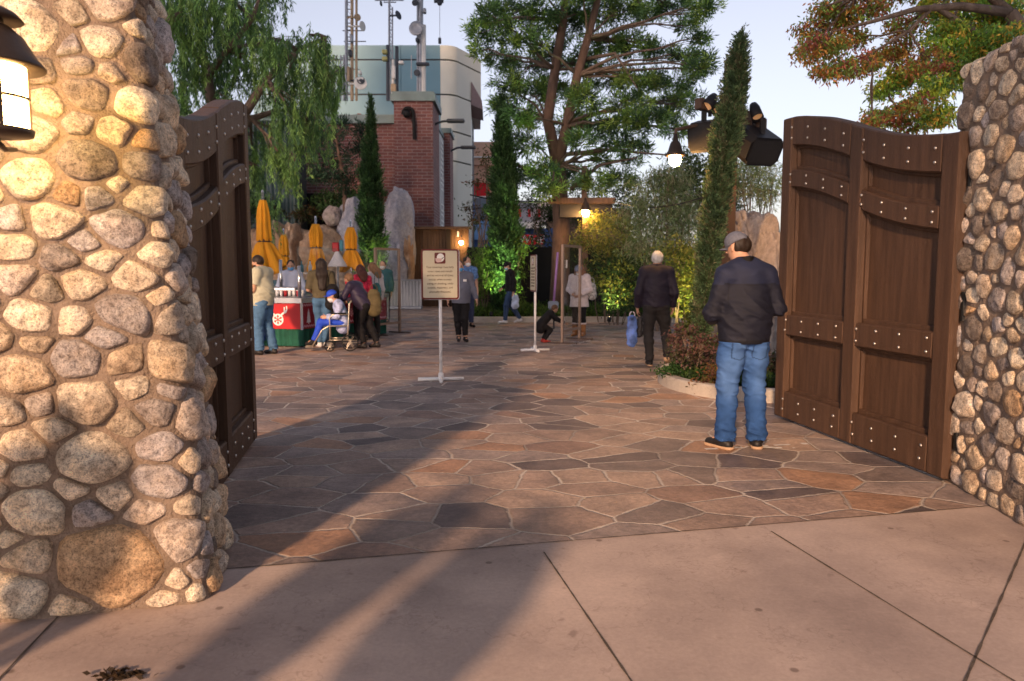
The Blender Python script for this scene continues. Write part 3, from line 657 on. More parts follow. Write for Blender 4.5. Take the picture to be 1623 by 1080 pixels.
    if top:
        t = .020; S = SDF(vox); torso(S, t)
        S.cap(pe, (pe[0], pe[1], hem-.06), .118*b+t, .124*b+t+skirt, 1.34, 1.02, k=.05)
        if belly: S.ell(vadd(lerp(wa, pe, .5), (0, .04, 0)), (.15*b+t, .10*b+belly*.8+t, .14), k=.06)
        S.cap(J['neck'], vadd(J['neck'], (0, 0, .03)), .064*b**.5, .060, k=.03, cut=(vadd(J['neck'], (0, .01, .028 if collar else .012)), (0, .35, 1)))
        upv = np.array(ch)-np.array(pe); upv = upv/np.linalg.norm(upv)
        S.plane(tuple(np.array(pe)+upv*(hem-JD['pelvis'][2])), tuple(-upv))
        arms(S, t-.002 if sleeve == 'long' else t, {'long': 1.97, 'short': .72, 'elbow': .98}[sleeve], k=.035)
        S.disp = lambda p: ((np.abs(sines(p*np.array([1, 1, 1.4])+np.array([0, 0, .45])*p[:, :1], 11, 2.1))**.7-.5)*.0085+(np.abs(sines(p*np.array([.8, .8, 1.5]), 27, 3.4))-.4)*.0040)*tfold*(.5+.8*np.exp(-((p[:, 2]-1.08)/.14)**2))
        emit('jacket' if sleeve == 'long' else 'shirt', S, top, topcol)
        if collar:
            S = SDF(vox); nk = J['neck']; S.cap(vadd(nk, (0, -.008, -.02)), vadd(nk, (0, .0, .045)), .068*b**.5, .064*b**.5, 1.05, 1.08, k=.01, cut=(vadd(nk, (0, .0, .034)), (0, .25, 1)))
            emit('collar', S, top)
    if hair:
        S = SDF(vox if vox < .01 else .010); hk = .86 if hat else 1.; S.ell(hp(0, -.014, .032), (.086*hk, .096*hk, .094*hk), k=.02, cut=[(hp(0, .055, .035), tuple(Lk*1.0+Up*-.45)), (hp(0, .0, -.02 if hairlen else -.01), tuple(Lk*.75-Up))]); S.ell(hp(0, -.045, -.0), (.076, .062, .082), k=.03, cut=(hp(0, 0, -.07), tuple(-Up)))
        if hairlen:
            bk_ = Vector((Lk.x, Lk.y, 0)).normalized(); e = H-bk_*.165+Vector((0, 0, -hairlen)); md = H-bk_*.125+Vector((0, 0, -min(hairlen*.5, .2))); S.cap(hp(0, -.04, -.02), tuple(md), .082, .075, 1.25, .75, k=.04); S.cap(tuple(md), tuple(e), .075, .055, 1.35, .62, k=.04)
            for sx_ in (-1, 1): S.cap(hp(.065*sx_, -.01, 0), tuple(md+Rt*.06*sx_), .036, .04, k=.03)
        S.disp = lambda p: sines(p*np.array([1.6, 1.6, .35]), 60, .7)*.0040+sines(p*np.array([1, 1, .6]), 24, 1.9)*.004
        emit('hair', S, hair)
    if hat:
        hm, kind = hat; S = SDF(min(vox, .009)); S.ell(hp(0, -.008, .045), (.094, .108, .088), k=.01, cut=(hp(0, 0, .014), tuple(-Up-Lk*.10)))
        if kind == 'cap': S.ell(hp(0, .095, .030), (.072, .078, .012), k=.012, cut=(hp(0, .05, 0), tuple(-Lk)))
        if kind == 'bucket': S.ell(hp(0, .0, .03), (.125, .145, .014), k=.02)
        emit('cap', S, hm)
    if hood:
        S = SDF(vox); S.ell(hp(0, -.05, -.02), (.125, .12, .15), k=.03); S.cap(J['neck'], hp(0, -.09, -.12), .10, .09, 1.5, 1, k=.05); S.ell(hp(0, .10, -.02), (.083, .15, .12), neg=True)
        S.disp = lambda p: sines(p, 55, .3)*.008
        emit('fur_hood', S, hood)
    if mask:
        S = SDF(.008); S.ell(hp(0, .035, -.058), (.068, .076, .060), k=.01, cut=[(hp(0, 0, -.02), tuple(Up*1.0-Lk*.1)), (hp(0, -.0, 0), tuple(-Lk))]); S.cap(hp(-.078, -.01, -.03), hp(-.06, .04, -.04), .004, .004, k=.004); S.cap(hp(.078, -.01, -.03), hp(.06, .04, -.04), .004, .004, k=.004)
        emit('mask', S, mask)
    root['_'] = 0; del root['_']
    return root, W, J
def wpt(W, p): q = W(np.array([p])); return Vector(q[0])
# ---------------------------------------------------------------- buildings behind
def brick_mat():
    m = bpy.data.materials.new('red brick'); m.use_nodes = True; n = m.node_tree.nodes; l = m.node_tree.links; b = n['Principled BSDF']
    tc = n.new('ShaderNodeTexCoord').outputs['Object']; sp = n.new('ShaderNodeSeparateXYZ'); l.new(tc, sp.inputs[0])
    ad = n.new('ShaderNodeMath'); ad.operation = 'ADD'; l.new(sp.outputs[0], ad.inputs[0]); l.new(sp.outputs[1], ad.inputs[1])
    cb = n.new('ShaderNodeCombineXYZ'); l.new(ad.outputs[0], cb.inputs[0]); l.new(sp.outputs[2], cb.inputs[1])
    bk = n.new('ShaderNodeTexBrick'); l.new(cb.outputs[0], bk.inputs['Vector']); bk.inputs['Scale'].default_value = 1
    bk.inputs['Brick Width'].default_value = .42; bk.inputs['Row Height'].default_value = .135; bk.inputs['Mortar Size'].default_value = .014; bk.inputs['Mortar Smooth'].default_value = .3; bk.inputs['Bias'].default_value = -.2
    bk.inputs['Color1'].default_value = (.215, .09, .08, 1); bk.inputs['Color2'].default_value = (.14, .062, .062, 1); bk.inputs['Mortar'].default_value = (.29, .23, .22, 1)
    a = noise_node(n, l, tc, .9, 6, .6); ar = ramp(n, l, a.outputs[0], [(.3, (.78, .74, .76)), (.7, (1.22, 1.2, 1.18))]); c = mixn(n, l, bk.outputs[0], ar.outputs[0])
    l.new(c, b.inputs['Base Color']); b.inputs['Roughness'].default_value = .85
    bp = n.new('ShaderNodeBump'); bp.inputs['Strength'].default_value = .5; bp.inputs['Distance'].default_value = .01; l.new(bk.outputs[1], bp.inputs['Height']); bp.invert = True; l.new(bp.outputs[0], b.inputs['Normal'])
    return m
m_brick = brick_mat(); m_cap = mat('verdigris coping', (.20, .27, .27), .6, .25, 1.5, .1, 20)
def zt(v, y): return P(811, v, y).z
bb = thing('brick_building', 'red brick building with a grey green coping and square corner pier', 'building', (-9, 34, 0))
x0, x1 = P(626, 300, 33).x, P(687, 300, 33).x; hp_ = zt(160, 33); hw = zt(196, 33.7)
MB().box(((x0+x1)/2, 34.4, hp_/2), (x1-x0, 2.8, hp_)).build('corner_pier', m_brick, bb)
MB().box(((-17.5+x0)/2, 38.7, hw/2), (x0+17.5-.01, 10, hw)).build('wall', m_brick, bb)
mb = MB(); mb.box(((x0+x1)/2, 34.4, hp_+.13), (x1-x0+.24, 3.04, .30)); mb.box(((x0+x1)/2, 34.4, hp_+.33), (x1-x0+.12, 2.9, .10)); mb.build('pier_coping', m_cap, bb)
MB().box(((-17.5+x0)/2-.02, 38.6, hw+.15), (x0+17.5-.06, 10.3, .36)).build('coping', m_cap, bb)
MB().box((x0-1.6, 33.62, 4.2), (.16, .10, 8.1)).build('downpipe', m_brick, bb)
x2 = x1-.05; h2 = zt(212, 38)
mb = MB(); mb.box((x2-.8, 37.3, h2/2-.1), (1.5, 3.0, h2-.2)); mb.build('side_wall', m_brick, bb)
MB().box((x2-.8, 37.3, h2+.02), (1.6, 3.0, .24)).build('side_coping', m_cap, bb)
MB().box((x2-.15, 39.9, h2/2+.1), (.9, 2.0, h2+.2)).build('far_pier', m_brick, bb)
MB().box((x2-.15, 39.9, h2+.3), (1.05, 2.16, .24)).build('far_pier_coping', m_cap, bb)
sg = MB().box((x2-.02, 37.2, 5.4), (.10, 2.3, 5.0)).build('wall_sign', mat('pale sign board', (.42, .42, .42), .6, .2, 2), bb)
mw = mat('white sign paint', (.80, .80, .78), .6, .06, 5)
mb = MB(); rr = random.Random(3)
for k in range(9):
    z = 7.5-k*.5
    if k == 5: continue
    mb = MB()
    mb.box((x2+.045, 37.2, z+.14), (.02, 1.5*rr.uniform(.7, 1), .08)); mb.box((x2+.045, 37.2, z-.14), (.02, 1.5*rr.uniform(.6, 1), .08)); mb.box((x2+.047, 37.2+rr.uniform(-.5, .5), z), (.02, .12, .26)); mb.build('letter', mw, sg)
# curved dark drain pipe on the pier
mb = MB(); c = P(648, 180, 32.85); q = [c+Vector((-.03-.22*cos(a), 0, .22*sin(a))) for a in np.linspace(-.2, 2.6, 9)]; mb.tube(q+[P(656, 195, 32.85), P(657, 221, 32.85)], .075, 10); mb.ball(P(645, 181, 32.75), .17); mb.build('curved_vent_pipe', mat('black iron', (.02, .02, .02)), bb)
m_lampgrey = mat('dark grey lamp metal', (.075, .085, .10), .45, .1, 8, metal=.3)
for i, (ub, vb, uh, vh, y) in enumerate(((687, 200, 736, 192, 34.0), (712, 242, 754, 234, 39.6))):
    a, b = P(ub, vb, y), P(uh, vh, y); t = thing('wall_street_light', ['flat headed street light on the brick pier, the higher of the two', 'flat headed street light on the far brick pier, the lower of the two'][i], 'street light', a, 'street lights on the brick wall')
    L = b.x-a.x; z = b.z
    MB().tube([a+Vector((-.03, 0, 0)), a+Vector((L*.12, 0, .12)), a+Vector((L*.3, 0, z-a.z-.02)), a+Vector((L*.5, 0, z-a.z))], .05, 8).build('arm', m_lampgrey, t)
    MB().box((a.x+L*.72, y, z), (L*.58, .35, .15), bev=.05).build('lamp_head', m_lampgrey, t)
# teal tower block with a rounded cream corner
m_teal = mat('blue green panel', (.14, .27, .34), .5, .10, .6, 0); m_cream = mat('cream panel', (.62, .63, .56), .45, .05, .5)
tb = thing('office_building', 'tall pale blue green panel building with rounded cream corner and overhanging top', 'building', (-8, 52, 0))
yF = 48.; zT = zt(72, yF); xa = P(400, 100, yF).x; xc = P(704, 100, yF).x
arc = [(xc+.9*sin(a), yF+.9*(1-cos(a))) for a in np.linspace(0, 1.05, 7)]; e = arc[-1]; low = (e[0]+.75, e[1]+1.5); up = (e[0]+1.35, e[1]+2.8)
zo = zt(166, 50); zb = 0
def shell(name, pts, z0, z1, m): MB().prism(pts, z0, z1).build(name, m, tb, smooth=False)
bands = [0, zt(255, yF), zt(208, yF), zt(150, yF), zt(95, yF), zT]
for k in range(5):
    z0, z1 = bands[k]+(.05 if k else 0), bands[k+1]-.05*(k < 4)
    tip = up if k >= 3 else low
    MB().prism([(xa, yF), (xc-.25, yF), (xc-.25, yF+12), (xa, yF+12)], z0, z1).build('facade_panel', m_teal, tb)
    MB().prism([(xc-.24, yF)]+arc+[tip, (tip[0]-.4, yF+12), (xc-.24, yF+12)], z0, z1 if k < 4 else z1).build('corner_panel', m_cream, tb, smooth=False)
MB().prism([(xa, yF+.06), (xc, yF+.08), (low[0]-.1, low[1]+.1), (low[0]-.3, yF+11.8), (xa, yF+11.8)], .02, zT-.1).build('shadow_joint', mat('dark joint', (.05, .06, .07)), tb)
MB().box((P(634, 100, yF).x, yF-.02, (zT+bands[1])/2), (.06, .1, zT-bands[1])).build('panel_seam', m_teal, tb)
mbx = MB(); q0 = (up[0]-.62, up[1]-1.2); mbx.add([(low[0]+.02, low[1]+.0, zo), (up[0]+.1, up[1]+.2, zo), (up[0]+.05, up[1]+.1, zo+.55), (low[0]+.03, low[1]+.02, zo+1.45)], [(0, 1, 2, 3)])
mbx.prism([(low[0], low[1]), (up[0]+.1, up[1]+.2), (up[0], up[1]+4), (low[0]-.2, low[1]+4)], zo-.02, zo+.2); mbx.build('soffit', mat('brown soffit', (.27, .19, .19), .8), tb)
# radio masts on the brick roof
m_gal = mat('galvanised steel', (.30, .32, .36), .45, .2, 4, metal=.5); m_rust = mat('weathered mast wood', (.40, .30, .20), .7, .2, 3); m_white = mat('dish white', (.70, .70, .68), .5, .1, 3); m_dk = mat('dark dish', (.05, .06, .08), .5)
def dish(mb, c, r, ax, dep=.25):
    mb.lathe(c, [(.02, 0), (r*.6, r*dep*.35), (r, r*dep), (r*.97, r*dep+.01), (r*.55, r*dep*.45), (.0, .05)], 18, ax=ax)
def mast(label, u, poles, yM, dishes, boxes=(), braces=(), rungs=True, v0=152):
    t = thing('radio_mast', label, 'antenna mast', P(u, v0, yM)+Vector((0, 0, -.3)), 'radio masts on the brick building roof')
    for (uu, vt, r, mm) in poles: 
        a = P(uu, v0+8, yM); b = P(uu, vt, yM); MB().tube([a, (b.x if vt > -50 else b.x, yM, b.z)], r, 8).build('pole', mm, t)
    if rungs:
        mb = MB(); ua, ub = poles[0][0], poles[1][0]
        for v in range(int(max(-40, poles[0][1])), v0, 11): mb.tube([P(ua, v, yM), P(ub, v, yM)], .025, 5); mb.tube([P(ua, v, yM), P(ub, v+11, yM)], .015, 4)
        mb.build('ladder_lattice', m_gal, t)
    for (uu, v, r, ax, mm) in dishes: mb = MB(); dish(mb, P(uu, v, yM-.25), px(r, yM), ax); mb.tube([P(uu, v, yM-.25), P(poles[0][0], v, yM)], .04, 6); mb.build('dish', mm, t, smooth=True)
    for (uu, v, wu, hv, mm) in boxes: MB().box(P(uu, v, yM-.15), (px(wu, yM), .25, px(hv, yM)), bev=.03).build('equipment_box', mm, t)
    for (ua, va, ub, vb) in braces: MB().tube([P(ua, va, yM+.1), P(ub, vb, yM+.1)], .025, 5).build('brace', m_gal, t)
    return t
mast('tall antenna mast nearest the weeping tree, with a round white dish low down', 556, [(549, -60, .07, m_gal), (558, -60, .07, m_rust), (565, -40, .055, m_rust), (545, 88, .05, m_gal), (540, 88, .035, m_gal)], 35.2,
     [(566, 28, 5.5, (.6, -1, 0), m_rust), (573, 42, 7.5, (1, -.5, 0), m_white), (571, 133, 10, (.3, -1, .1), m_white), (572, 128, 6, (.2, -1, .1), m_dk)],
     [(555, 85, 5, 10, m_dk), (557, 62, 4, 12, m_gal), (571, 116, 4, 6, m_white), (553, 118, 4, 22, m_rust)], [(543, 49, 576, 49), (545, 66, 580, 66), (545, 110, 570, 110), (540, 92, 552, 92)])
mast('slim lattice antenna mast in the middle of the roof, with dark dish and yellow drums', 620, [(617, -60, .05, m_gal), (622, 12, .035, m_gal), (615, 72, .09, m_dk), (629, 74, .08, m_dk), (623, 95, .07, m_white)], 35.2,
     [(630, 25, 7, (.8, -.5, .2), m_dk)], [(610, 83, 8, 6, mat('yellow drum', (.42, .40, .16), .5)), (610, 94, 8, 6, MATS['yellow drum']), (636, 100, 8, 5, m_white), (624, 115, 6, 20, m_white), (624, 140, 8, 12, m_rust), (604, 6, 3, 6, m_dk)], [(594, 1, 640, 1), (608, 4, 628, 4)])
mast('thick pole antenna mast over the brick pier, with grey round dish', 668, [(662, -60, .05, m_gal), (667, -60, .11, m_gal), (671, 40, .12, m_white)], 35.2,
     [(660, 46, 11, (-.1, -1, 0), m_gal), (658, 5, 5, (0, -1, 0), m_dk), (661, 116, 5, (0, -1, 0), m_dk)], [(670, 102, 20, 4, m_dk), (673, 18, 5, 7, m_gal), (661, 64, 4, 6, m_dk)], [(652, 88, 652, 125)], v0=140)
ht = thing('hanging_sensor', 'small dark instrument hanging on a line beside the thick mast', 'antenna', P(697, 70, 35.2))
MB().box(P(697, 65, 35.2), (.13, .13, .26), bev=.02).build('weight', m_dk, ht); MB().tube([P(697, 66, 35.2), P(697, 8, 35.2)], .012, 5).build('line', m_gal, ht)
mb = MB(); mb.tube([P(688, 2, 35.2), P(703, 2, 35.2)], .08, 6); mb.tube([P(671, -20, 35.2), P(703, 0, 35.2)], .04, 6); mb.ball(P(697, 5, 35.2), .12); mb.build('arm', m_dk, ht)
# left: ribbed dark green metal wall
gw = thing('metal_shed', 'dark green ribbed metal wall beside the brick building', 'building', (-13.5, 31.5, 0)); xa_, xb_ = P(330, 250, 31).x, P(472, 250, 31).x; mb = MB(); N = 46
prof = [(xa_+(xb_-xa_)*i/N, 31+.06*((i % 4) in (1, 2))) for i in range(N+1)]; mb.prism(prof+[(xb_, 32.2), (xa_, 32.2)], 0, zt(192, 31)); mb.build('ribbed_wall', mat('dark green sheet', (.035, .065, .07), .5, .2, 1.2, streak=(1, 1, .2)), gw)
MB().box(((xa_+xb_)/2, 31.6, zt(192, 31)+.06), (xb_-xa_+.1, 1.4, .12)).build('roof_edge', m_cap, gw)
# black screen walls
m_black = mat('black screen board', (.012, .012, .012), .85, .2, 2)
def wallpiece(name, label, cat, u0, u1, v, y, m, th=.12, n=0):
    t = thing(name, label, cat, ((P(u0, v, y).x+P(u1, v, y).x)/2, y, 0)); xa, xb = P(u0, v, y).x, P(u1, v, y).x; z = zt(v, y)
    MB().box(((xa+xb)/2, y+th/2, z/2), (xb-xa, th, z)).build('screen', m, t); MB().box(((xa+xb)/2, y+th/2, z+.03), (xb-xa+.04, th+.06, .06)).build('top_rail', m, t)
    for k in range(n+1): MB().box((xa+(xb-xa)*k/max(1, n), y-.05, z/2), (.09, .09, z-.01)).build('post', m, t)
    return t
wallpiece('screen_wall', 'black screen wall below the brick wall behind the boulders', 'wall', 415, 520, 309, 32.9, m_black, n=3)
wallpiece('black_fence', 'long black fence behind the planted strip under the pine', 'fence', 742, 1120, 395, 25.5, m_black, n=8)
# brown board hut with its lit bulb
wh = thing('plank_wall', 'brown vertical plank wall with a glowing bulb behind the mask sign', 'wall', (P(696, 420, 31).x, 31, 0)); m_plank = mat('dark brown planks', (.13, .075, .042), .7, .35, 3, .4, 25, streak=(6, 6, .25))
xa_, xb_ = P(651, 400, 31).x, P(743, 400, 31).x; zw = zt(364, 31)
mb = MB(); n = 20
for i in range(n): w_ = (xb_-xa_)/n; mb.box((xa_+w_*(i+.5), 31.06+.01*(i % 2), zw/2), (w_-.012, .06, zw)); 
mb.box(((xa_+xb_)/2, 31.13, zw/2), (xb_-xa_, .04, zw-.02)); mb.build('plank_cladding', m_plank, wh)
MB().box((P(711, 400, 31).x, 30.98, zw/2), (.18, .10, zw+.02)).build('corner_post', mat('near black timber', (.03, .022, .018), .8), wh)
MB().box(((xa_+xb_)/2, 31.0, zw+.06), (xb_-xa_+.2, .5, .10)).build('roof_board', m_plank, wh)
bl = P(731, 385, 30.72); MB().ball(bl, .085, 12, 8).build('bulb', mat('lit bulb', (1, .6, .25), emit=55, ecol=(1, .58, .22)), wh, smooth=True); MB().tube([bl+Vector((0, 0, .07)), bl+Vector((0, .1, .28)), bl+Vector((0, .3, .30))], .02, 6).build('bulb_bracket', m_dk, wh)
MB().box(P(726, 371, 30.98), (.07, .03, .22)).build('number_plate', mw, wh)
# white ribbed barrier
wb = thing('site_barrier', 'low white ribbed metal barrier in front of the tall rocks', 'barrier', (P(640, 480, 29).x, 29, 0)); mb = MB(); xa_, xb_ = P(612, 480, 29).x, P(668, 480, 29).x; N = 44
mb.prism([(xa_+(xb_-xa_)*i/N, 29+.05*((i % 4) in (1, 2))) for i in range(N+1)]+[(xb_, 29.12), (xa_, 29.12)], .12, zt(445, 29)); mb.build('ribbed_sheet', mat('dirty white sheet', (.55, .55, .56), .6, .12, 2), wb)
MB().box(((xa_+xb_)/2, 29.2, .06), (xb_-xa_, .5, .12), bev=.02).build('base_rail', m_gal, wb); MB().box(((xa_+xb_)/2, 29.05, zt(445, 29)+.02), (xb_-xa_, .18, .05)).build('top_rail', m_gal, wb)
# the shops far behind, seen between the trunks
sh = thing('far_shop', 'far salmon shop front with a red sign board, blue awning and red and white lettering', 'building', (0, 64, 0))
def fb(name, u0, u1, v0, v1, y, d, m): 
    a, b = P(u0, v1, y), P(u1, v0, y); return MB().box(((a.x+b.x)/2, y+d/2, (a.z+b.z)/2), (b.x-a.x, d, b.z-a.z)).build(name, m, sh)
m_sal = mat('salmon render', (.62, .38, .28), .8, .08, .4); m_red = mat('bright red sign', (.62, .01, .02), .5, .05, 1); m_bl = mat('light blue awning', (.20, .38, .70), .6, .15, 1.5); m_nb = mat('navy shop wall', (.03, .07, .20), .6, .3, .7)
fb('upper_wall', 738, 800, 225, 262, 64, 8, m_sal); fb('lower_wall', 738, 800, 262, 352, 64.3, 8, m_sal); fb('cornice', 738, 800, 248, 250, 63.8, .4, mw)
fb('red_sign', 743, 776, 290, 311, 63, .5, m_red); fb('sign_ledge', 742, 777, 311, 314, 62.8, .8, mw); fb('grey_awning', 742, 780, 314, 329, 62.6, 1.2, mat('grey awning', (.16, .19, .24), .6, .2, 1)); fb('grey_lintel', 742, 780, 331, 347, 63.2, .9, mat('grey awning', (0, 0, 0)))
fb('blue_awning', 738, 790, 350, 380, 61, 2, m_bl); fb('navy_wall', 738, 800, 380, 432, 61.3, 3, m_nb); fb('blue_pillar', 735, 751, 318, 366, 58, .8, mat('royal blue paint', (.03, .10, .36), .5, .1, 1)); 
fb('white_wall', 812, 900, 318, 352, 64, 5, mat('shop white', (.40, .38, .40), .6, .1, 1)); fb('white_canopy', 815, 860, 352, 362, 62, 2, mw)
for k in range(3): fb('red_stripe', 822+k*15, 826+k*15, 332, 344, 63.9, .2, m_red)
fb('letter_board', 828, 862, 372, 388, 61.5, .3, m_red); fb('shop_front', 806, 900, 362, 430, 63, 4, m_nb); fb('street_wall', 868, 1000, 330, 430, 64, 4, mat('shop brown', (.12, .08, .06), .7, .2, .6))
text(sh, 'WHE', P(843, 380, 61.4), .85, mw, sx=1.1)
# ---------------------------------------------------------------- foliage
def unit(v): return v/np.maximum(1e-9, np.linalg.norm(v, axis=1, keepdims=True))
def blades(p, d, L, wd, up=None):
    """one four-cornered leaf per point p along direction d"""
    n = len(p); r = unit(rng.normal(size=(n, 3))); s = unit(np.cross(d, r)); L = np.broadcast_to(L, (n,))[:, None]; wd = np.broadcast_to(wd, (n,))[:, None]
    m = p+d*L*.45; V = np.stack([p, m+s*wd/2, p+d*L, m-s*wd/2], 1).reshape(-1, 3); F = np.arange(4*n).reshape(n, 4); return V, F
class Fol:
    def __init__(s): s.V = []; s.F = []; s.C = []; s.n = 0
    def add(s, V, F, C): s.V.append(V); s.F.append(F+s.n); s.C.append(C); s.n += len(V)
    def build(s, name, m, parent, **k): return addmesh(name, np.concatenate(s.V), np.concatenate(s.F), m, parent, col=np.concatenate(s.C), **k)
def cols(n, pal, jit=.25, wt=None, grp=None):
    pal = np.array(pal); i = rng.choice(len(pal), n, p=wt) if grp is None else grp
    return np.repeat(pal[i]*(1+jit*rng.uniform(-1, 1, (n, 1))), 4, 0)
def subpts(c, r, k, hollow=.35):
    d = unit(rng.normal(size=(k, 3))); q = rng.uniform(hollow, 1, (k, 1))**.6; return np.array(c)+d*q*np.array(r)
def pine_clump(F, c, r, k, nb, L, w, pal, tuft=.22, up=.35):
    S = subpts(c, r, k, .2); out = unit(S-np.array(c)+rng.normal(size=S.shape)*.4*np.mean(r)); out[:, 2] += up; out = unit(out)
    g = rng.integers(0, len(pal), k); lum = rng.uniform(.5, 1.6, k); i = np.repeat(np.arange(k), nb)
    d = unit(rng.normal(size=(k*nb, 3))*.75+out[i]*.8); p = S[i]+d*rng.uniform(0, tuft, (k*nb, 1))*.5+rng.normal(size=(k*nb, 3))*tuft*.28
    V, Q = blades(p, d, L*rng.uniform(.6, 1.2, k*nb), w); C = np.repeat(np.array(pal)[g[i]]*(lum[i]*rng.uniform(.8, 1.2, k*nb))[:, None], 4, 0); F.add(V, Q, C); return S
def leaf_clump(F, c, r, k, nb, L, w, pal, spread=.25, droop=.3, wt=None, hollow=.3):
    S = subpts(c, r, k, hollow); g = rng.choice(len(pal), k, p=wt); lum = rng.uniform(.7, 1.3, k); i = np.repeat(np.arange(k), nb)
    p = S[i]+rng.normal(size=(k*nb, 3))*spread*np.array([1, 1, .6]); d = unit(rng.normal(size=(k*nb, 3))+np.array([0, 0, -droop]))
    V, Q = blades(p, d, L*rng.uniform(.6, 1.25, k*nb), w); pc = np.array(pal)[g[i]]; sw = rng.random(k*nb) < .2; pc[sw] = np.array(pal)[rng.choice(len(pal), sw.sum(), p=wt)]
    F.add(V, Q, np.repeat(pc*(lum[i]*rng.uniform(.75, 1.25, k*nb))[:, None], 4, 0)); return S
def weep_clump(F, c, r, k, nb, Ls, L, w, pal):
    """k hanging strands, each with nb narrow leaflets"""
    S = subpts(c, r, k, .1); Ln = Ls*rng.uniform(.4, 1.15, k); sway = rng.normal(size=(k, 2))*.16; i = np.repeat(np.arange(k), nb); t = rng.random(k*nb)
    p = S[i].copy(); p[:, 2] -= t*Ln[i]; p[:, :2] += sway[i]*(t**1.5)[:, None]*Ln[i][:, None]+rng.normal(size=(k*nb, 2))*.018
    d = unit(np.concatenate([rng.normal(size=(k*nb, 2))*.42, -np.ones((k*nb, 1))], 1)); lum = rng.uniform(.6, 1.35, k); g = rng.integers(0, len(pal), k)
    V, Q = blades(p, d, L*rng.uniform(.7, 1.2, k*nb), w); F.add(V, Q, np.repeat(np.array(pal)[g[i]]*(lum[i]*rng.uniform(.8, 1.2, k*nb))[:, None], 4, 0)); return S
def limb(mb, a, b, r0, r1, sag=.0, wob=.08, n=6, N=7):
    a, b = Vector(a), Vector(b); L = (b-a).length; pts = []; rs = []
    for i in range(n+1):
        t = i/n; p = a.lerp(b, t)+Vector((0, 0, sag*L*4*t*(1-t)))
        if 0 < i < n: p += Vector([rnd.uniform(-1, 1)*wob*L*.25 for _ in range(3)])
        pts.append(p); rs.append(r0+(r1-r0)*t)
    mb.tube(pts, rs, N); return pts
def ell3(u, v, ru, rv, y, k=1.0): c = P(u, v, y); return (c.x, c.y, c.z), (px(ru, y), px((ru+rv)/2, y)*k, px(rv, y))
m_leaf = leafmat('foliage'); m_bark = mat('grey bark', (.16, .12, .095), .9, .35, 8, .8, 40, streak=(1, 1, .25)); m_barkr = mat('red brown pine bark', (.13, .085, .065), .9, .35, 8, .8, 40, streak=(1, 1, .3))
PG = [(.13, .26, .07), (.09, .18, .07), (.18, .32, .07), (.055, .11, .055), (.27, .40, .09)]
# ---- the big pine
def tree(name, label, loc, group=None): return thing(name, label, 'tree', loc, group)
YP = 24.; base = P(886, 500, YP); base.z = 0; pt_ = tree('pine_tree', 'large two stemmed pine rising over the plaza behind the post lamp', base)
mb = MB(); kn = P(884, 262, YP); mb.tube([base, P(888, 440, YP), P(890, 350, YP), kn], [.36, .30, .27, .24], 12)
A = [kn, P(868, 190, YP), P(880, 110, YP+.3), P(893, 30, YP+.3), P(900, -60, YP+.3), P(905, -150, YP)]; mb.tube(A, [.2, .17, .15, .13, .10, .04], 10)
B = [kn, P(898, 200, YP-.2), P(915, 120, YP-.4), P(932, 60, YP-.5), P(955, -30, YP-.5), P(965, -120, YP-.4)]; mb.tube(B, [.19, .16, .14, .12, .09, .04], 10)
mb.build('trunk', m_barkr, pt_, smooth=True)
clumps = [(775, 45, 38, 26), (800, 15, 40, 22), (830, 60, 45, 30), (760, 80, 18, 14), (795, 95, 32, 20), (830, 110, 40, 26), (858, 15, 40, 26), (900, 40, 40, 34), (940, 20, 45, 34), (985, 15, 45, 26), (1030, 20, 40, 22), (1075, 12, 42, 22), (1115, 14, 26, 16), (1095, 40, 22, 16),
          (960, 70, 42, 30), (1005, 70, 38, 26), (1040, 85, 30, 18), (1085, 90, 36, 16), (870, 85, 30, 26), (915, 100, 40, 30), (965, 120, 44, 28), (1015, 130, 42, 24), (1060, 130, 40, 22), (1105, 110, 26, 12), (1125, 100, 12, 12),
          (805, 135, 26, 20), (800, 165, 22, 20), (840, 145, 40, 26), (880, 150, 40, 30), (925, 160, 40, 26), (1000, 165, 36, 22), (1050, 170, 44, 28), (1090, 160, 30, 26), (1030, 195, 40, 24), (1070, 205, 26, 16), (985, 195, 30, 22), (950, 205, 26, 20),
          (820, 185, 26, 20), (850, 190, 30, 24), (905, 195, 34, 22), (840, 225, 26, 20), (985, 225, 24, 18), (925, 225, 24, 18), (860, 270, 34, 18), (900, 275, 36, 20), (945, 290, 40, 18), (985, 285, 26, 16), (830, 280, 28, 16), (870, 300, 30, 14), (1000, 255, 20, 10), (955, 255, 20, 9), (1015, 235, 20, 10), (920, -30, 70, 30), (1010, -30, 70, 26), (840, -35, 50, 26), (780, 25, 24, 16), (1110, 60, 14, 10)]
F = Fol(); mb = MB(); main = A+B
for (u, v, ru, rv) in clumps:
    y = YP+rnd.uniform(-2.6, 2.4); c, r = ell3(u, v, ru*.92, rv*.72, y, .8); k = int(7+ru*rv/33)
    S = pine_clump(F, c, r, k, 40, .20, .034, PG, .24)
    cv = Vector(c); near = min(main, key=lambda q: (q-cv).length+max(0, q.z-cv.z)*1.5); pp = limb(mb, near, cv, .03+.009*(near-cv).length, .014, .04, .10)
    for q in S[:max(3, k//4)]: limb(mb, pp[4], q, .014, .005, 0, .1, 3, 4)
for (a, b, c) in (((898, 245), (960, 238), (1060, 246)), ((905, 300), (950, 262), (1010, 250)), ((880, 290), (820, 262), (778, 262)), ((860, 30), (820, 28), (770, 38)), ((925, 95), (975, 85), (1010, 140))):
    mb.tube([P(*a, YP-.3), P(*b, YP-.9), P(*c, YP-1.5)], [.07, .05, .02], 6)
mb.build('branches', m_bark, pt_, smooth=True); F.build('crown', m_leaf, pt_)
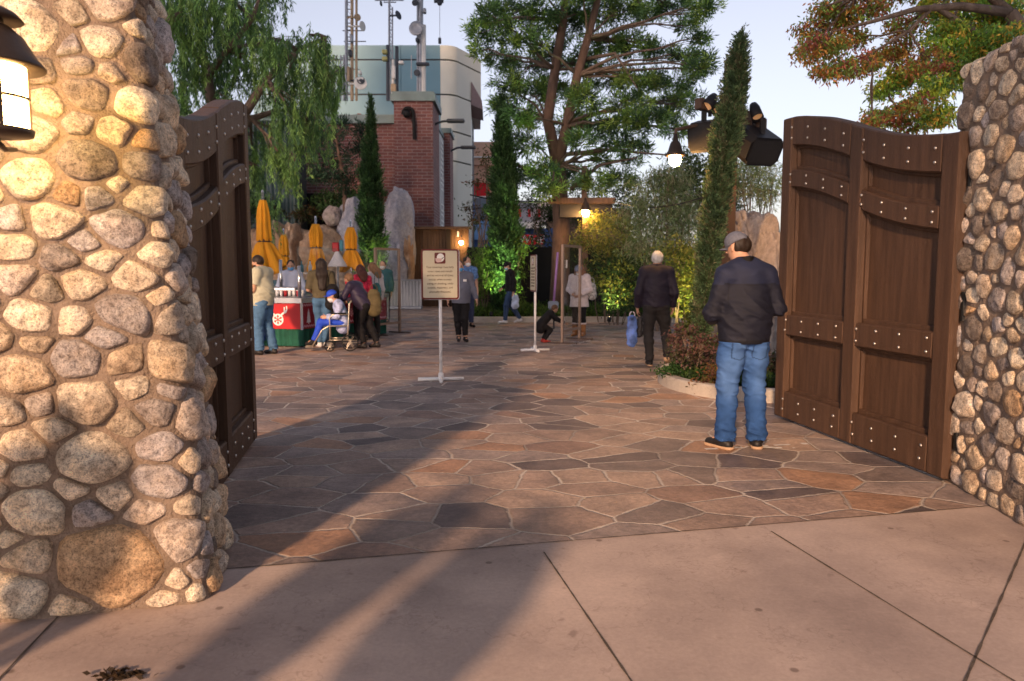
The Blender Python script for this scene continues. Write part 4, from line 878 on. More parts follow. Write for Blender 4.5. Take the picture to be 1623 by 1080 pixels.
# ---- Italian cypresses
def cypress(label, prof, y, n, pal, lean=None, Lb=.24, wb=.035, spray=.5):
    """prof: (v, u centre, half width px) from top to bottom"""
    b = P(prof[-1][1], prof[-1][0], y); t = tree('cypress_tree', label, (b.x, y, max(0, b.z-.3)), 'Italian cypresses'); F = Fol()
    zs = np.array([zt(v, y) for v, _, _ in prof]); xs = np.array([P(u, 300, y).x for _, u, _ in prof]); ws = np.array([px(h, y) for _, _, h in prof])
    ns = n//11; z = rng.uniform(zs.min(), zs.max(), ns*3); o = np.argsort(zs); w_ = np.interp(z, zs[o], ws[o]); keep = rng.random(len(z)) < np.maximum(.12, w_/ws.max()); z = z[keep]; w_ = w_[keep]; m = len(z)
    th = rng.uniform(0, 2*pi, m); lump = 1+.18*np.sin(th*3+z*3.1)+.14*np.sin(z*8+th*2)+.12*np.sin(z*17+th*5); q = rng.uniform(.25, 1, m)**.5; rr = w_*q*lump*.92
    p0 = np.stack([np.interp(z, zs[o], xs[o])+rr*np.cos(th), y+rr*np.sin(th), z], 1); ax = unit(np.stack([np.cos(th)*spray, np.sin(th)*spray, np.ones(m)], 1)+rng.normal(size=(m, 3))*.22); SL = Lb*rng.uniform(.7, 1.9, m)
    nb = 15; i = np.repeat(np.arange(m), nb); t_ = rng.random(m*nb); d = unit(ax[i]+rng.normal(size=(m*nb, 3))*.42); p = p0[i]+ax[i]*(t_*SL[i]-SL[i]*.5)[:, None]; V, Q = blades(p, d, Lb*.55*rng.uniform(.5, 1.2, m*nb)*(1.15-t_*.6), wb*.8)
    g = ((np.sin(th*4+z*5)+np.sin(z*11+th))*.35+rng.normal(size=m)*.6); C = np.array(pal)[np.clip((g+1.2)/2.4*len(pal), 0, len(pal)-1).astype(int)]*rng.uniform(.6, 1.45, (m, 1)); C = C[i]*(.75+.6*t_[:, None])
    F.add(V, Q, np.repeat(C, 4, 0)); F.build('crown', m_leaf, t)
    mb = MB(); pts = [(np.interp(zz, zs[o], xs[o]), y, zz) for zz in np.linspace(max(0, zs.min()-.3), zs.max()-.3, 8)]; mb.tube(pts, [max(.03, .09*(1-i/8)) for i in range(8)], 7)
    core = []; 
    mb.build('trunk', m_bark, t)
    return t
CG = [(0.029, 0.065, 0.029), (0.046, 0.104, 0.036), (0.072, 0.143, 0.046), (0.039, 0.085, 0.033)]
cypress('slim dark cypress in front of the brick wall and grey rocks', [(153, 590, 1), (185, 590, 5), (230, 589, 10), (280, 588, 17), (330, 588, 20), (400, 588, 20), (452, 588, 18)], 26.5, 15000, CG)
cypress('broad cypress standing at the planting strip behind the walking man with the plastic bag', [(153, 796, 1), (190, 797, 9), (240, 798, 17), (300, 799, 22), (360, 799, 24), (420, 798, 24), (470, 797, 20), (503, 797, 16)], 22.8, 22000, CG)
C3 = [(0.053, 0.090, 0.045), (0.090, 0.150, 0.068), (0.135, 0.195, 0.083), (0.165, 0.165, 0.090)]
cypress('near leaning cypress in the round planter, in front of the loudspeaker post', [(52, 1168, 1), (90, 1166, 9), (140, 1161, 14), (190, 1155, 18), (240, 1146, 18), (300, 1138, 15), (370, 1131, 15), (440, 1124, 13), (520, 1116, 10), (548, 1114, 7)], 10.9, 30000, C3, Lb=.15, wb=.02, spray=1.1)
# ---- pepper tree on the left
yT = 18.; tb0 = P(318, 500, yT); tb0.z = 0; pp_ = tree('weeping_tree', 'weeping pepper tree with feathery hanging foliage behind the left gate leaf', tb0); mb = MB(); f0 = P(350, 250, yT)
mb.tube([tb0, P(322, 400, yT), P(335, 310, yT), f0], [.32, .27, .22, .18], 10)
m1 = [f0, P(388, 180, yT), P(420, 130, yT-.3), P(470, 80, yT-.6), P(515, 60, yT-.8)]; m2 = [f0, P(330, 130, yT+.5), P(310, 20, yT+.5), P(300, -80, yT)]; m3 = [f0, P(395, 190, yT+.6), P(440, 175, yT+1), P(490, 175, yT+1)]
m4 = [P(322, 130, yT+.5), P(360, 80, yT), P(400, 30, yT-.5), P(420, -30, yT-.5)]; m5 = [P(320, 100, yT), P(290, 60, yT-1), P(260, 40, yT-2)]
for q, r in ((m1, [.14, .12, .09, .06, .03]), (m2, [.15, .12, .09, .04]), (m3, [.12, .09, .05, .03]), (m4, [.09, .07, .05, .02]), (m5, [.08, .06, .03])): mb.tube(q, r, 8)
WG = [(0.165, 0.319, 0.099), (0.121, 0.242, 0.088), (0.220, 0.396, 0.110), (0.088, 0.187, 0.088), (0.286, 0.462, 0.132)]
F = Fol()
wc = [(285, 20, 40, 30), (340, -10, 60, 36), (400, 20, 45, 34), (430, 60, 34, 22), (360, 45, 50, 34), (300, 80, 40, 34), (285, 140, 30, 34), (340, 110, 40, 28), (390, 95, 40, 22), (310, 190, 30, 20), (360, 160, 30, 18), (450, 70, 34, 16), (490, 55, 34, 20), (515, 80, 24, 18), (460, 110, 34, 18), (500, 110, 30, 18), (430, 130, 24, 16),
      (450, 160, 26, 14), (490, 160, 34, 20), (520, 140, 18, 20), (430, 205, 30, 18), (475, 200, 34, 16), (505, 195, 20, 12), (400, 230, 22, 20), (440, 240, 26, 14), (405, 262, 12, 12), (465, 262, 16, 9), (535, 105, 12, 12), (260, -20, 60, 40), (420, -30, 40, 30)]
for (u, v, ru, rv) in wc:
    y = yT+rnd.uniform(-1.8, 1.6); c, r = ell3(u, v, ru, rv, y, 1.0); S = weep_clump(F, c, r, int(10+ru*rv/24), 46, .9, .13, .022, WG)
    cv = Vector(c); near = min(m1+m2+m3+m4+m5, key=lambda q: (q-cv).length); pz = limb(mb, near, cv, .05, .02, .05, .1)
    for q in S[:6]: limb(mb, pz[3], q, .014, .005, .05, .1, 3, 4)
for (u, v) in ((420, 330), (428, 345), (416, 310), (434, 320), (424, 360)): c, r = ell3(u, v, 12, 14, yT+4, 1); weep_clump(F, c, r, 12, 40, .7, .11, .018, WG)
mb.build('trunk', m_bark, pp_, smooth=True); F.build('crown', m_leaf, pp_)
# ---- small cloud-clipped pine by the brick wall
y = 29.5; b = P(545, 330, y); cp = tree('small_pine', 'small clipped pine with round pads against the brick wall', (b.x, y, b.z-1.5)); mb = MB(); F = Fol(); st = [P(548, 345, y), P(545, 290, y), P(538, 250, y), P(532, 215, y)]; mb.tube(st, [.10, .08, .06, .03], 7)
for (u, v, ru, rv) in ((545, 200, 9, 12), (568, 205, 11, 8), (530, 222, 14, 12), (518, 255, 16, 12), (540, 262, 16, 12), (562, 245, 18, 16), (572, 235, 12, 12), (510, 272, 12, 10), (505, 283, 12, 10), (556, 278, 16, 12), (525, 285, 14, 10), (575, 275, 12, 14), (548, 295, 12, 8)):
    c, r = ell3(u, v, ru, rv, y+rnd.uniform(-.4, .4)); pine_clump(F, c, r, 9, 36, .22, .035, [(.025, .06, .035), (.035, .075, .045), (.02, .045, .03)], .26); limb(mb, min(st, key=lambda q: (q-Vector(c)).length), c, .04, .02)
mb.build('trunk', m_barkr, cp); F.build('crown', m_leaf, cp)
# ---- generic leafy shrub / tree from pixel ellipses
def leafy(name, label, cat, clumps_, y, pal, L, w, dens=1., stem=None, group=None, jit=.6, sp=.16, droop=.2, nb=26, wt=None, zmin=None, vert=False):
    c0 = P(clumps_[0][0], clumps_[0][1], y); us = [q[0] for q in clumps_]; bz = 0. if zmin is None else zmin; x = P(sum(us)/len(us), 400, y).x
    t = thing(name, label, cat, (x, y, bz), group); F = Fol(); mb = MB()
    for (u, v, ru, rv) in clumps_:
        yy = y+rnd.uniform(-jit, jit); c, r = ell3(u, v, ru, rv, yy); k = int((5+ru*rv/26)*dens)
        S = leaf_clump(F, c, r, k, nb, L, w, pal, sp, droop, wt); pz = limb(mb, (x+(c[0]-x)*.35, y, bz), c, .035 if cat == 'tree' else .015, .012, .0, .08)
        for q in S[:4]: limb(mb, pz[4], q, .01, .004, 0, .1, 3, 4)
    mb.build('trunk' if cat == 'tree' else 'stems', m_bark, t); F.build('crown' if cat == 'tree' else 'leaves', m_leaf, t); return t
OG = [(0.192, 0.264, 0.120), (0.252, 0.324, 0.156), (0.132, 0.204, 0.072), (0.312, 0.312, 0.180)]; YG = [(.20, .22, .05), (.14, .20, .045), (.26, .26, .06), (.09, .13, .035)]; DG = [(.04, .09, .03), (.06, .12, .035), (.028, .055, .022)]
leafy('olive_tree', 'grey green feathery tree in the middle of the planting behind the old man', 'tree', [(1035, 300, 34, 30), (1070, 310, 34, 34), (1010, 340, 30, 30), (1050, 350, 40, 34), (1085, 350, 30, 34), (1030, 390, 36, 28), (1075, 395, 34, 28), (1060, 280, 26, 20)], 18.5, OG, .16, .022, 1.3, droop=1.2)
leafy('olive_tree', 'pale willowy tree behind the loudspeaker post and the right boulders', 'tree', [(1180, 270, 22, 18), (1205, 260, 24, 20), (1225, 285, 22, 24), (1190, 300, 26, 18), (1215, 310, 20, 16)], 20, OG, .16, .022, 1.3, droop=1.)
leafy('background_tree', 'mid green tree behind the hanging lamp', 'tree', [(1090, 260, 30, 24), (1110, 290, 30, 30), (1085, 300, 24, 24), (1120, 330, 24, 26), (1165, 290, 20, 26), (1165, 330, 16, 20)], 22, [(.06, .10, .03), (.09, .13, .035), (.05, .08, .03)], .15, .04, 1.2)
leafy('yellow_shrub', 'yellow green shrub lit by the post lamp beside the black box', 'shrub', [(950, 355, 26, 18), (985, 365, 28, 20), (955, 385, 24, 16), (1000, 390, 26, 18), (970, 405, 26, 12), (925, 380, 14, 14)], 21.6, YG, .15, .03, 1.2)
leafy('yellow_shrub', 'bright yellow green shrub between the old man and the near cypress', 'shrub', [(1075, 400, 22, 22), (1090, 430, 22, 24), (1070, 450, 22, 22), (1095, 470, 20, 22), (1075, 485, 20, 14)], 14.6, YG, .10, .035, 1.2)
leafy('garden_shrub', 'dark shrub left of the old man with yellowing tips', 'shrub', [(985, 430, 24, 20), (965, 450, 26, 22), (1000, 460, 22, 22), (980, 480, 26, 16), (1005, 420, 18, 14), (945, 430, 16, 20)], 20.6, DG+YG[:1], .13, .045, 1.1)
leafy('garden_shrub', 'drooping lime green shrub left of the broad cypress', 'shrub', [(765, 405, 18, 12), (778, 415, 14, 12), (752, 420, 12, 14), (770, 440, 14, 22), (755, 460, 14, 16)], 22.6, [(.10, .17, .03), (.13, .20, .035), (.07, .12, .025)], .15, .03, 1.1, droop=1.)
leafy('garden_shrub', 'leafy shrub right of the broad cypress foot', 'shrub', [(818, 430, 9, 24), (822, 400, 10, 20), (815, 460, 8, 20)], 22.7, [(.10, .17, .03), (.07, .12, .025)], .14, .03, 1., droop=.9)
leafy('garden_shrub', 'dark green hedge shrub on top of the rockwork below the brick wall', 'shrub', [(515, 315, 20, 10), (545, 312, 22, 12), (570, 315, 18, 12), (530, 328, 24, 8), (560, 330, 20, 8)], 31.4, DG, .20, .06, 1.2, zmin=2.4)
leafy('garden_shrub', 'brownish shrub in front of the black screen wall above the boulders', 'shrub', [(450, 338, 20, 9), (480, 340, 20, 8), (505, 338, 14, 9), (430, 335, 14, 10)], 31.2, [(.05, .06, .02), (.10, .06, .025), (.035, .055, .02)], .18, .055, 1.1, zmin=2.4)
leafy('garden_shrub', 'dark shrub at the foot of the green ribbed wall', 'shrub', [(390, 318, 14, 22), (408, 328, 14, 14), (382, 345, 12, 14), (415, 318, 10, 12)], 30, DG, .2, .06, 1.1, zmin=2.)
leafy('garden_shrub', 'bright lime shrub between the slim cypress and the tall rocks, behind the kiosk', 'shrub', [(590, 420, 12, 20), (598, 400, 9, 18), (583, 440, 10, 14)], 26.2, [(.10, .19, .03), (.14, .24, .04), (.06, .12, .025)], .16, .045, 1.1)
leafy('background_tree', 'dark tree filling the gap behind the pine trunk', 'tree', [(865, 345, 24, 20), (850, 370, 20, 16), (910, 350, 24, 16), (880, 385, 26, 16), (950, 320, 24, 16), (980, 320, 26, 22), (990, 290, 22, 20), (840, 320, 16, 18), (915, 300, 20, 14), (1010, 310, 20, 20)], 27.5, [(.035, .055, .02), (.05, .075, .025), (.06, .06, .03)], .16, .04, .8)
leafy('young_tree', 'sparse small tree with reddish leaves in front of the salmon shop', 'tree', [(770, 268, 12, 12), (755, 285, 12, 8), (770, 250, 8, 8), (745, 330, 10, 8), (760, 345, 14, 12), (775, 340, 10, 14)], 27, [(.09, .08, .03), (.14, .07, .03), (.05, .08, .025)], .14, .05, .5)
leafy('background_tree', 'low dark tree in front of the far shops', 'tree', [(755, 355, 10, 10), (790, 372, 12, 10), (840, 395, 18, 10), (862, 325, 12, 12), (855, 300, 14, 10)], 30, [(.04, .06, .02), (.06, .09, .03)], .18, .05, .6)
# ---- autumn tree behind the right pillar
y = 11.; b = P(1660, 700, y); b.z = 0; at_ = tree('autumn_tree', 'autumn tree with orange and green leaves reaching over the right gate leaf', b); mb = MB(); st = [b, P(1655, 300, y), P(1640, 80, y), P(1600, 20, y)]; mb.tube(st, [.2, .17, .13, .09], 9)
br = [[P(1600, 20, y), P(1520, 10, y-.2), P(1450, 15, y-.4), P(1380, 35, y-.6), P(1320, 50, y-.7)], [P(1640, 80, y), P(1560, 60, y), P(1480, 10, y-.3), P(1440, 50, y-.4), P(1380, 85, y-.5)], [P(1640, 110, y), P(1560, 110, y+.3), P(1480, 140, y+.3), P(1420, 170, y+.2)], [P(1600, 20, y), P(1540, -30, y), P(1450, -40, y), P(1360, -10, y-.4), P(1310, 10, y-.5)]]
for q in br: mb.tube(q, [.07, .055, .04, .026, .012][:len(q)], 7)
AG = [(0.600, 0.255, 0.090), (0.690, 0.390, 0.105), (0.360, 0.420, 0.090), (0.240, 0.390, 0.090), (0.450, 0.150, 0.105), (0.270, 0.390, 0.105)]; GG = [(0.225, 0.405, 0.075), (0.330, 0.570, 0.090), (0.150, 0.285, 0.075), (0.540, 0.630, 0.090), (0.750, 0.480, 0.090)]
F = Fol(); bp_ = [p for q in br for p in q]
for (u, v, ru, rv, pal) in [(1320, 15, 34, 14, AG), (1290, 45, 26, 16, AG), (1310, 70, 34, 16, AG), (1350, 60, 30, 14, AG), (1280, 85, 20, 12, AG), (1320, 110, 26, 14, AG), (1360, 105, 30, 14, AG), (1400, 90, 26, 14, AG), (1340, 30, 22, 12, AG), (1380, 10, 30, 12, AG), (1430, 40, 26, 12, AG), (1420, 75, 24, 14, AG),
                            (1400, 140, 26, 12, GG), (1430, 120, 24, 16, GG), (1470, 100, 30, 22, AG), (1500, 60, 34, 24, GG), (1540, 30, 36, 26, GG), (1590, 20, 36, 26, GG), (1560, 70, 34, 22, GG), (1520, 100, 34, 20, GG), (1480, 140, 26, 18, GG), (1440, 165, 24, 12, AG), (1400, 185, 28, 12, AG), (1440, 195, 30, 12, AG), (1485, 180, 24, 18, GG), (1480, 15, 30, 16, GG), (1600, 60, 30, 16, GG), (1540, 120, 30, 20, GG), (1560, -15, 60, 20, GG), (1430, -15, 50, 14, AG), (1350, -20, 40, 12, AG), (1380, 195, 14, 8, AG)]:
    yy = y+rnd.uniform(-.7, .7); c, r = ell3(u, v, ru, rv, yy, 1); k = int(9+ru*rv/17); S = leaf_clump(F, c, r, k, 22 if pal is AG else 30, .085, .028, pal, .07, 1.0)
    cv = Vector(c); near = min(bp_, key=lambda q: (q-cv).length); pz = limb(mb, near, cv, .018, .008, 0, .12)
    for q in S[:10]: limb(mb, pz[rnd.randint(2, 6)], q, .006, .003, 0, .12, 3, 4)
mb.build('trunk', m_bark, at_, smooth=True); F.build('crown', m_leaf, at_)
# ---- boulders
def rock_mat(name, c, c2):
    m = bpy.data.materials.new(name); m.use_nodes = True; n = m.node_tree.nodes; l = m.node_tree.links; b = n['Principled BSDF']
    tc = n.new('ShaderNodeTexCoord').outputs['Object']; a = noise_node(n, l, tc, .8, 8, .62); ar = ramp(n, l, a.outputs[0], [(.36, c), (.6, c2)])
    s = noise_node(n, l, tc, 9, 6, .7); sr = ramp(n, l, s.outputs[0], [(.3, (.66, .64, .64)), (.6, (1.15, 1.13, 1.1))]); cc = mixn(n, l, ar.outputs[0], sr.outputs[0]); l.new(cc, b.inputs['Base Color']); b.inputs['Roughness'].default_value = .85
    h = n.new('ShaderNodeMath'); h.operation = 'MULTIPLY_ADD'; h.inputs[1].default_value = .35; l.new(s.outputs[0], h.inputs[0]); l.new(a.outputs[0], h.inputs[2])
    bp = n.new('ShaderNodeBump'); bp.inputs['Strength'].default_value = .8; bp.inputs['Distance'].default_value = .12; l.new(h.outputs[0], bp.inputs['Height']); l.new(bp.outputs[0], b.inputs['Normal']); return m
m_rt = rock_mat('tan rock', (.36, .21, .12), (.55, .42, .30)); m_rg = rock_mat('grey rock', (.24, .26, .33), (.48, .48, .53)); m_rp = rock_mat('pinkish rock', (.24, .20, .19), (.42, .37, .35))
def boulder(label, u0, u1, v0, v1, y, d, m, seed, facets=9, boxy=2.6, group='boulders of the rockwork'):
    a, b = P(u0, v1, y), P(u1, v0, y); c = Vector(((a.x+b.x)/2, y+d/2, (a.z+b.z)/2)); r = Vector(((b.x-a.x)/2, d/2, (b.z-a.z)/2)); rr = random.Random(seed); n, m_ = 72, 48
    pl_ = [(Vector((rr.uniform(-1, 1), rr.uniform(-1, .4), rr.uniform(-.7, 1))).normalized(), rr.uniform(.80, 1.0)) for _ in range(facets)]; off = Vector((seed*3.1, seed*1.7, 0)); V = []
    for j in range(m_+1):
        for i in range(n):
            th = pi*j/m_; ph = 2*pi*i/n; q = Vector((sin(th)*cos(ph), sin(th)*sin(ph), cos(th))); s = sum(abs(x)**boxy for x in q)**(-1/boxy); q = q*s
            for nn, dd in pl_:
                e = q.dot(nn)-dd
                if e > 0: q = q-nn*e*.85
            nz = mnoise.noise(q*1.3+off)*.10+mnoise.noise(q*3+off)*.06+mnoise.noise(q*8+off)*.025-abs(mnoise.noise(q*1.9+off*2))*.14-max(0, .05-abs(mnoise.noise(q*2.3+off*3)))*1.6
            q = q*(1.03+nz); V.append((c.x+q.x*r.x, c.y+q.y*r.y, c.z+q.z*r.z))
    Fc = [(j*n+i, (j+1)*n+i, (j+1)*n+(i+1) % n, j*n+(i+1) % n) for j in range(m_) for i in range(n)]
    return addmesh('boulder', V, Fc, m, label=label, cat='boulder', group=group, smooth=True)
boulder('wide orange tan boulder behind the man in the pale tee shirt', 385, 440, 348, 440, 28.3, 2.4, m_rt, 1)
boulder('low tan ledge boulder under the first umbrella', 380, 460, 405, 490, 27.4, 2.4, m_rt, 2)
boulder('tan boulder between the tallest and the smallest yellow umbrella', 428, 468, 352, 455, 28.5, 2.6, m_rt, 3)
boulder('big round tan boulder left of the second tall umbrella', 462, 540, 352, 450, 27.9, 3.2, m_rt, 4, 7, 2.3)
boulder('brown boulder behind the counter post of the kiosk', 470, 560, 400, 480, 27.2, 2.2, m_rt, 5)
boulder('smooth pale egg shaped boulder perched on the rockwork', 508, 537, 325, 358, 28.9, .9, m_rp, 6, 2, 2.0)
boulder('tall blue grey boulder left of the slim cypress', 528, 580, 312, 470, 28.6, 2.4, m_rg, 7, 6, 4.2)
boulder('tallest grey rock with a pointed top right of the slim cypress', 600, 650, 296, 445, 29.8, 2.0, m_rg, 8, 7, 3.8)
boulder('lower grey block of the tall rock behind the acrylic screen', 603, 640, 380, 480, 29.4, 2.0, m_rg, 9, 8, 3.4)
boulder('narrow brown flank rock beside the plank wall', 634, 652, 335, 460, 30, 1.6, m_rt, 10, 8, 3)
boulder('long tan rock ledge behind all the umbrellas', 372, 548, 362, 470, 29.6, 2.0, m_rt, 41, 7, 5)
boulder('dark boulder filling below the slim cypress', 560, 612, 440, 490, 28.4, 1.6, m_rt, 31, 8, 3)
boulder('large pinkish rock behind the man in the grey cap, by the right gate leaf', 1162, 1212, 318, 620, 12.6, 2.2, m_rp, 11, 9, 3., 'boulders of the right planter')
boulder('pale pink rock behind the right gate leaf with a flat top', 1196, 1262, 316, 620, 12.1, 2.4, m_rp, 12, 10, 3., 'boulders of the right planter')
# ---- planters
m_curb = concrete_mat('pale kerb concrete', (.46, .42, .37), .15); m_soil = mat('planter soil', (.035, .028, .02), .95, .4, 6, .6, 20)
def kerb(name, label, pts, h, w_, fill=True, closed=True):
    """ring wall with rounded edge along a closed outline; returns the thing"""
    Pn = [Vector(p) for p in pts]; sm_ = []
    for i in range(len(Pn)):
        a, b, c, d = Pn[i-1], Pn[i], Pn[(i+1) % len(Pn)], Pn[(i+2) % len(Pn)]
        for k in range(6): t = k/6; sm_.append(.5*((2*b)+(c-a)*t+(2*a-5*b+4*c-d)*t*t+(3*b-a-3*c+d)*t**3))
    t = thing(name, label, 'planter', (sum(p.x for p in Pn)/len(Pn), sum(p.y for p in Pn)/len(Pn), 0)); n = len(sm_); V = []
    ar = sum(sm_[i-1].x*sm_[i].y-sm_[i].x*sm_[i-1].y for i in range(n)); sg = 1 if ar > 0 else -1
    for i in range(n):
        tg = (sm_[(i+1) % n]-sm_[i-1]).normalized(); nr = Vector((-tg.y, tg.x))*sg; p = sm_[i]
        for o, z in ((0, 0), (0, h-.02), (.02, h), (w_-.02, h), (w_, h-.02), (w_, 0)): q = p+nr*o; V.append((q.x, q.y, z))
    Fc = [(i*6+k, ((i+1) % n)*6+k, ((i+1) % n)*6+k+1, i*6+k+1) for i in range(n) for k in range(5)]
    addmesh('kerb_ring', V, Fc, m_curb, t)
    if fill:
        V = []
        for i in range(n):
            tg = (sm_[(i+1) % n]-sm_[i-1]).normalized(); nr = Vector((-tg.y, tg.x))*sg; q = sm_[i]+nr*(w_-.01); V.append((q.x, q.y, h-.035))
        addmesh('soil', V, [tuple(range(n))], m_soil, t)
    return t
kerb('round_planter', 'kerbed planter with the near cypress and purple shrubs, behind the man in the grey cap', [(3.0, 8.45), (2.35, 8.78), (1.98, 9.55), (2.05, 10.5), (2.6, 11.6), (3.2, 13.5), (4.4, 16.5), (7.5, 17), (8.5, 12), (6, 9), (4.2, 8.45)], .15, .16)
kerb('long_planter', 'long low kerbed planting strip under the pine and black fence', [(-1.35, 21.9), (-.2, 21.6), (1.5, 21.7), (3.5, 21.6), (5.2, 21.3), (7.5, 21.4), (9.5, 23.5), (6, 26), (0, 26.2), (-1.6, 24.8)], .16, .2)
def ground_cover(name, label, region, z, n, L, w_, pal, hh):
    F = Fol(); p = np.array([region() for _ in range(n)]); k = len(p); d = unit(rng.normal(size=(k, 3))*.7+np.array([0, 0, .8])); p3 = np.column_stack([p[:, 0], p[:, 1], z+rng.random(k)**1.5*hh*(.5+.5*np.sin(p[:, 0]*4)*np.sin(p[:, 1]*3.2)+.3)])
    V, Q = blades(p3, d, L*rng.uniform(.6, 1.3, k), w_); F.add(V, Q, cols(k, pal, .35)); t = addmesh(name, np.concatenate(F.V), np.concatenate(F.F), m_leaf, col=np.concatenate(F.C), kind='stuff', label=label); return t
ground_cover('ground_cover', 'low green ground cover in the long planting strip', lambda: (rnd.uniform(-1.2, 7.5), 22.0+rnd.random()**1.5*3.2), .12, 16000, .14, .05, [(.06, .12, .025), (.09, .16, .03), (.035, .07, .02)], .28)
ground_cover('ground_cover', 'dark green ground cover along the round planter kerb', lambda: ((lambda a, r: (3.25+cos(a)*r*1.05, 9.9+sin(a)*r))(rnd.uniform(pi*.75, pi*1.62), rnd.uniform(.35, 1.08))), .12, 9000, .06, .035, [(.035, .075, .02), (.06, .11, .025), (.02, .045, .015)], .13)
for i, (cl, y, lab, pal, L, nb) in enumerate((
    ([(1115, 545, 24, 18), (1095, 565, 20, 16), (1125, 575, 26, 20), (1105, 590, 24, 14), (1080, 560, 16, 14), (1070, 540, 12, 14), (1085, 525, 14, 12)], 9.75, 'purple leaved spreading shrub at the foot of the near cypress', [(.14, .075, .07), (.18, .09, .075), (.09, .07, .04), (.07, .09, .035)], .055, 20),
    ([(1135, 605, 16, 10), (1115, 608, 16, 9), (1125, 590, 12, 10)], 9.2, 'small rusty orange leaved plant beside the jeans of the man in the grey cap', [(.17, .085, .03), (.10, .09, .03), (.13, .06, .04)], .05, 18),
    ([(1078, 590, 22, 9), (1100, 602, 18, 8), (1058, 588, 12, 8)], 9.6, 'dark glossy green low shrub at the planter kerb', [(.03, .08, .022), (.05, .11, .03)], .05, 26),
    ([(1222, 600, 12, 16), (1230, 575, 10, 16), (1218, 620, 10, 8)], 9.3, 'dark shrub between the man in the grey cap and the right gate leaf', [(.03, .05, .02), (.05, .07, .025), (.07, .05, .03)], .055, 24),
    ([(1100, 500, 12, 14), (1092, 520, 12, 14), (1112, 515, 10, 12)], 11.0, 'tufted yellow green plant hugging the near cypress trunk', [(.10, .13, .03), (.07, .09, .03)], .07, 22))):
    leafy('planter_shrub', lab, 'shrub', cl, y, pal, L, L*.5, 1.1, jit=.18, sp=.05, nb=nb, zmin=.1)
# ---------------------------------------------------------------- lamps
m_hood = mat('dark bronze', (.07, .05, .04), .45, .2, 9, .1, 60, metal=.6); m_glow = mat('lit glass', (1, .8, .5), emit=9, ecol=(1, .66, .30))
c = Vector((-1.895, 2.83, 0)); t = thing('wall_lantern', 'lit bronze wall lantern mounted on the left stone pillar', 'lantern', (c.x, c.y, 1.95)); zb, z1 = 2.01, 2.245
def at(dx, dy, z): return (c.x+dx, c.y+dy, z)
MB().lathe(at(0, 0, 0), [(.001, zb+.004), (.112, zb+.004), (.112, z1), (.001, z1)], 28).build('glass', mat('lit frosted glass', (1, .85, .6), emit=24, ecol=(1, .60, .20)), t, smooth=False)
mb = MB(); mb.lathe(at(0, 0, 0), [(.0, z1+.001), (.175, z1-.012), (.178, z1-.004), (.15, z1+.03), (.11, z1+.10), (.07, z1+.135), (.0, z1+.14)], 30); mb.build('hood', m_hood, t, smooth=True)
mb = MB(); mb.lathe(at(0, 0, 0), [(.0, z1+.165), (.115, z1+.158), (.09, z1+.185), (.04, z1+.21), (.028, z1+.22), (.034, z1+.235), (.0, z1+.26)], 24); mb.lathe(at(0, 0, 0), [(.05, z1+.13), (.05, z1+.17)], 14); mb.build('cap', m_hood, t, smooth=True)
mb = MB()
for z in (zb+.115,): mb.lathe(at(0, 0, 0), [(.1125, z-.006), (.121, z-.005), (.121, z+.005), (.1125, z+.006)], 28, ring=True)
for k in range(4): a = pi/4+k*pi/2; mb.box(at(.118*cos(a), .118*sin(a), (zb+z1)/2), (.008, .014, z1-zb), a)
mb.build('cage', m_hood, t)
mb = MB(); mb.lathe(at(0, 0, 0), [(.0, zb-.03), (.05, zb-.03), (.125, zb-.018), (.13, zb+.004), (.0, zb+.003)], 28); mb.lathe(at(0, 0, 0), [(0, zb-.062), (.014, zb-.055), (.018, zb-.03)], 12); mb.build('base_ring', m_hood, t, smooth=True)
MB().tube([at(.0, .0, z1+.10), at(0, .10, z1+.12), at(.0, .26, z1+.03)], .018, 8).build('upper_bracket', m_hood, t, smooth=True); MB().tube([at(0, 0, zb-.03), at(-.03, .1, zb-.055), at(-.055, .2, zb-.04)], .010, 8).build('bracket', m_hood, t, smooth=True)
m_post = mat('brown timber post', (.11, .068, .048), .7, .3, 4, .3, 30, streak=(3, 3, .3)); m_blk = mat('black cabinet', (.015, .015, .018), .5, .15, 3)
# post lamp under the pine
y = 22.4; b = P(926, 500, y); t = thing('post_lamp', 'timber post lamp lit in front of the black box under the pine', 'street lamp', (b.x, y, .1)); zl = zt(343, y)
MB().box((b.x, y, zl/2), (.17, .17, zl), bev=.01).build('post', m_post, t)
MB().box((P(926, 300, y+.25).x, y+.25, (zt(281, y)+zl)/2), (.15, .12, zt(281, y)-zl+.7)).build('upper_post', m_post, t)
MB().box((P(922, 318, y+.1).x, y+.1, zt(318, y)), (px(104, y), .16, .17)).build('crossbeam', m_post, t)
a = P(887, 345, y+.35); b2 = P(970, 323, y+.35); MB().box(((a.x+b2.x)/2, y+.4, (a.z+b2.z)/2), (b2.x-a.x, .4, b2.z-a.z)).build('black_box', m_blk, t)
def bell(c, r, t, em, arm=True):
    c = Vector(c); MB().ball(c, r*.62, 14, 10, (1, 1, 1.25)).build('bulb', em, t, smooth=True)
    MB().lathe(c, [(r*1.0, r*.28), (r*1.04, r*.33), (r*.72, r*.75), (r*.5, r*1.5), (r*.28, r*1.75), (r*.2, r*2.4), (0, r*2.45)], 18).build('lamp_hood', m_hood, t, smooth=True)
m_b1 = mat('lit lamp globe', (1, .7, .35), emit=130, ecol=(1, .50, .15))
bell((b.x-.02, y-.32, zt(338, y)), .17, t, m_b1)
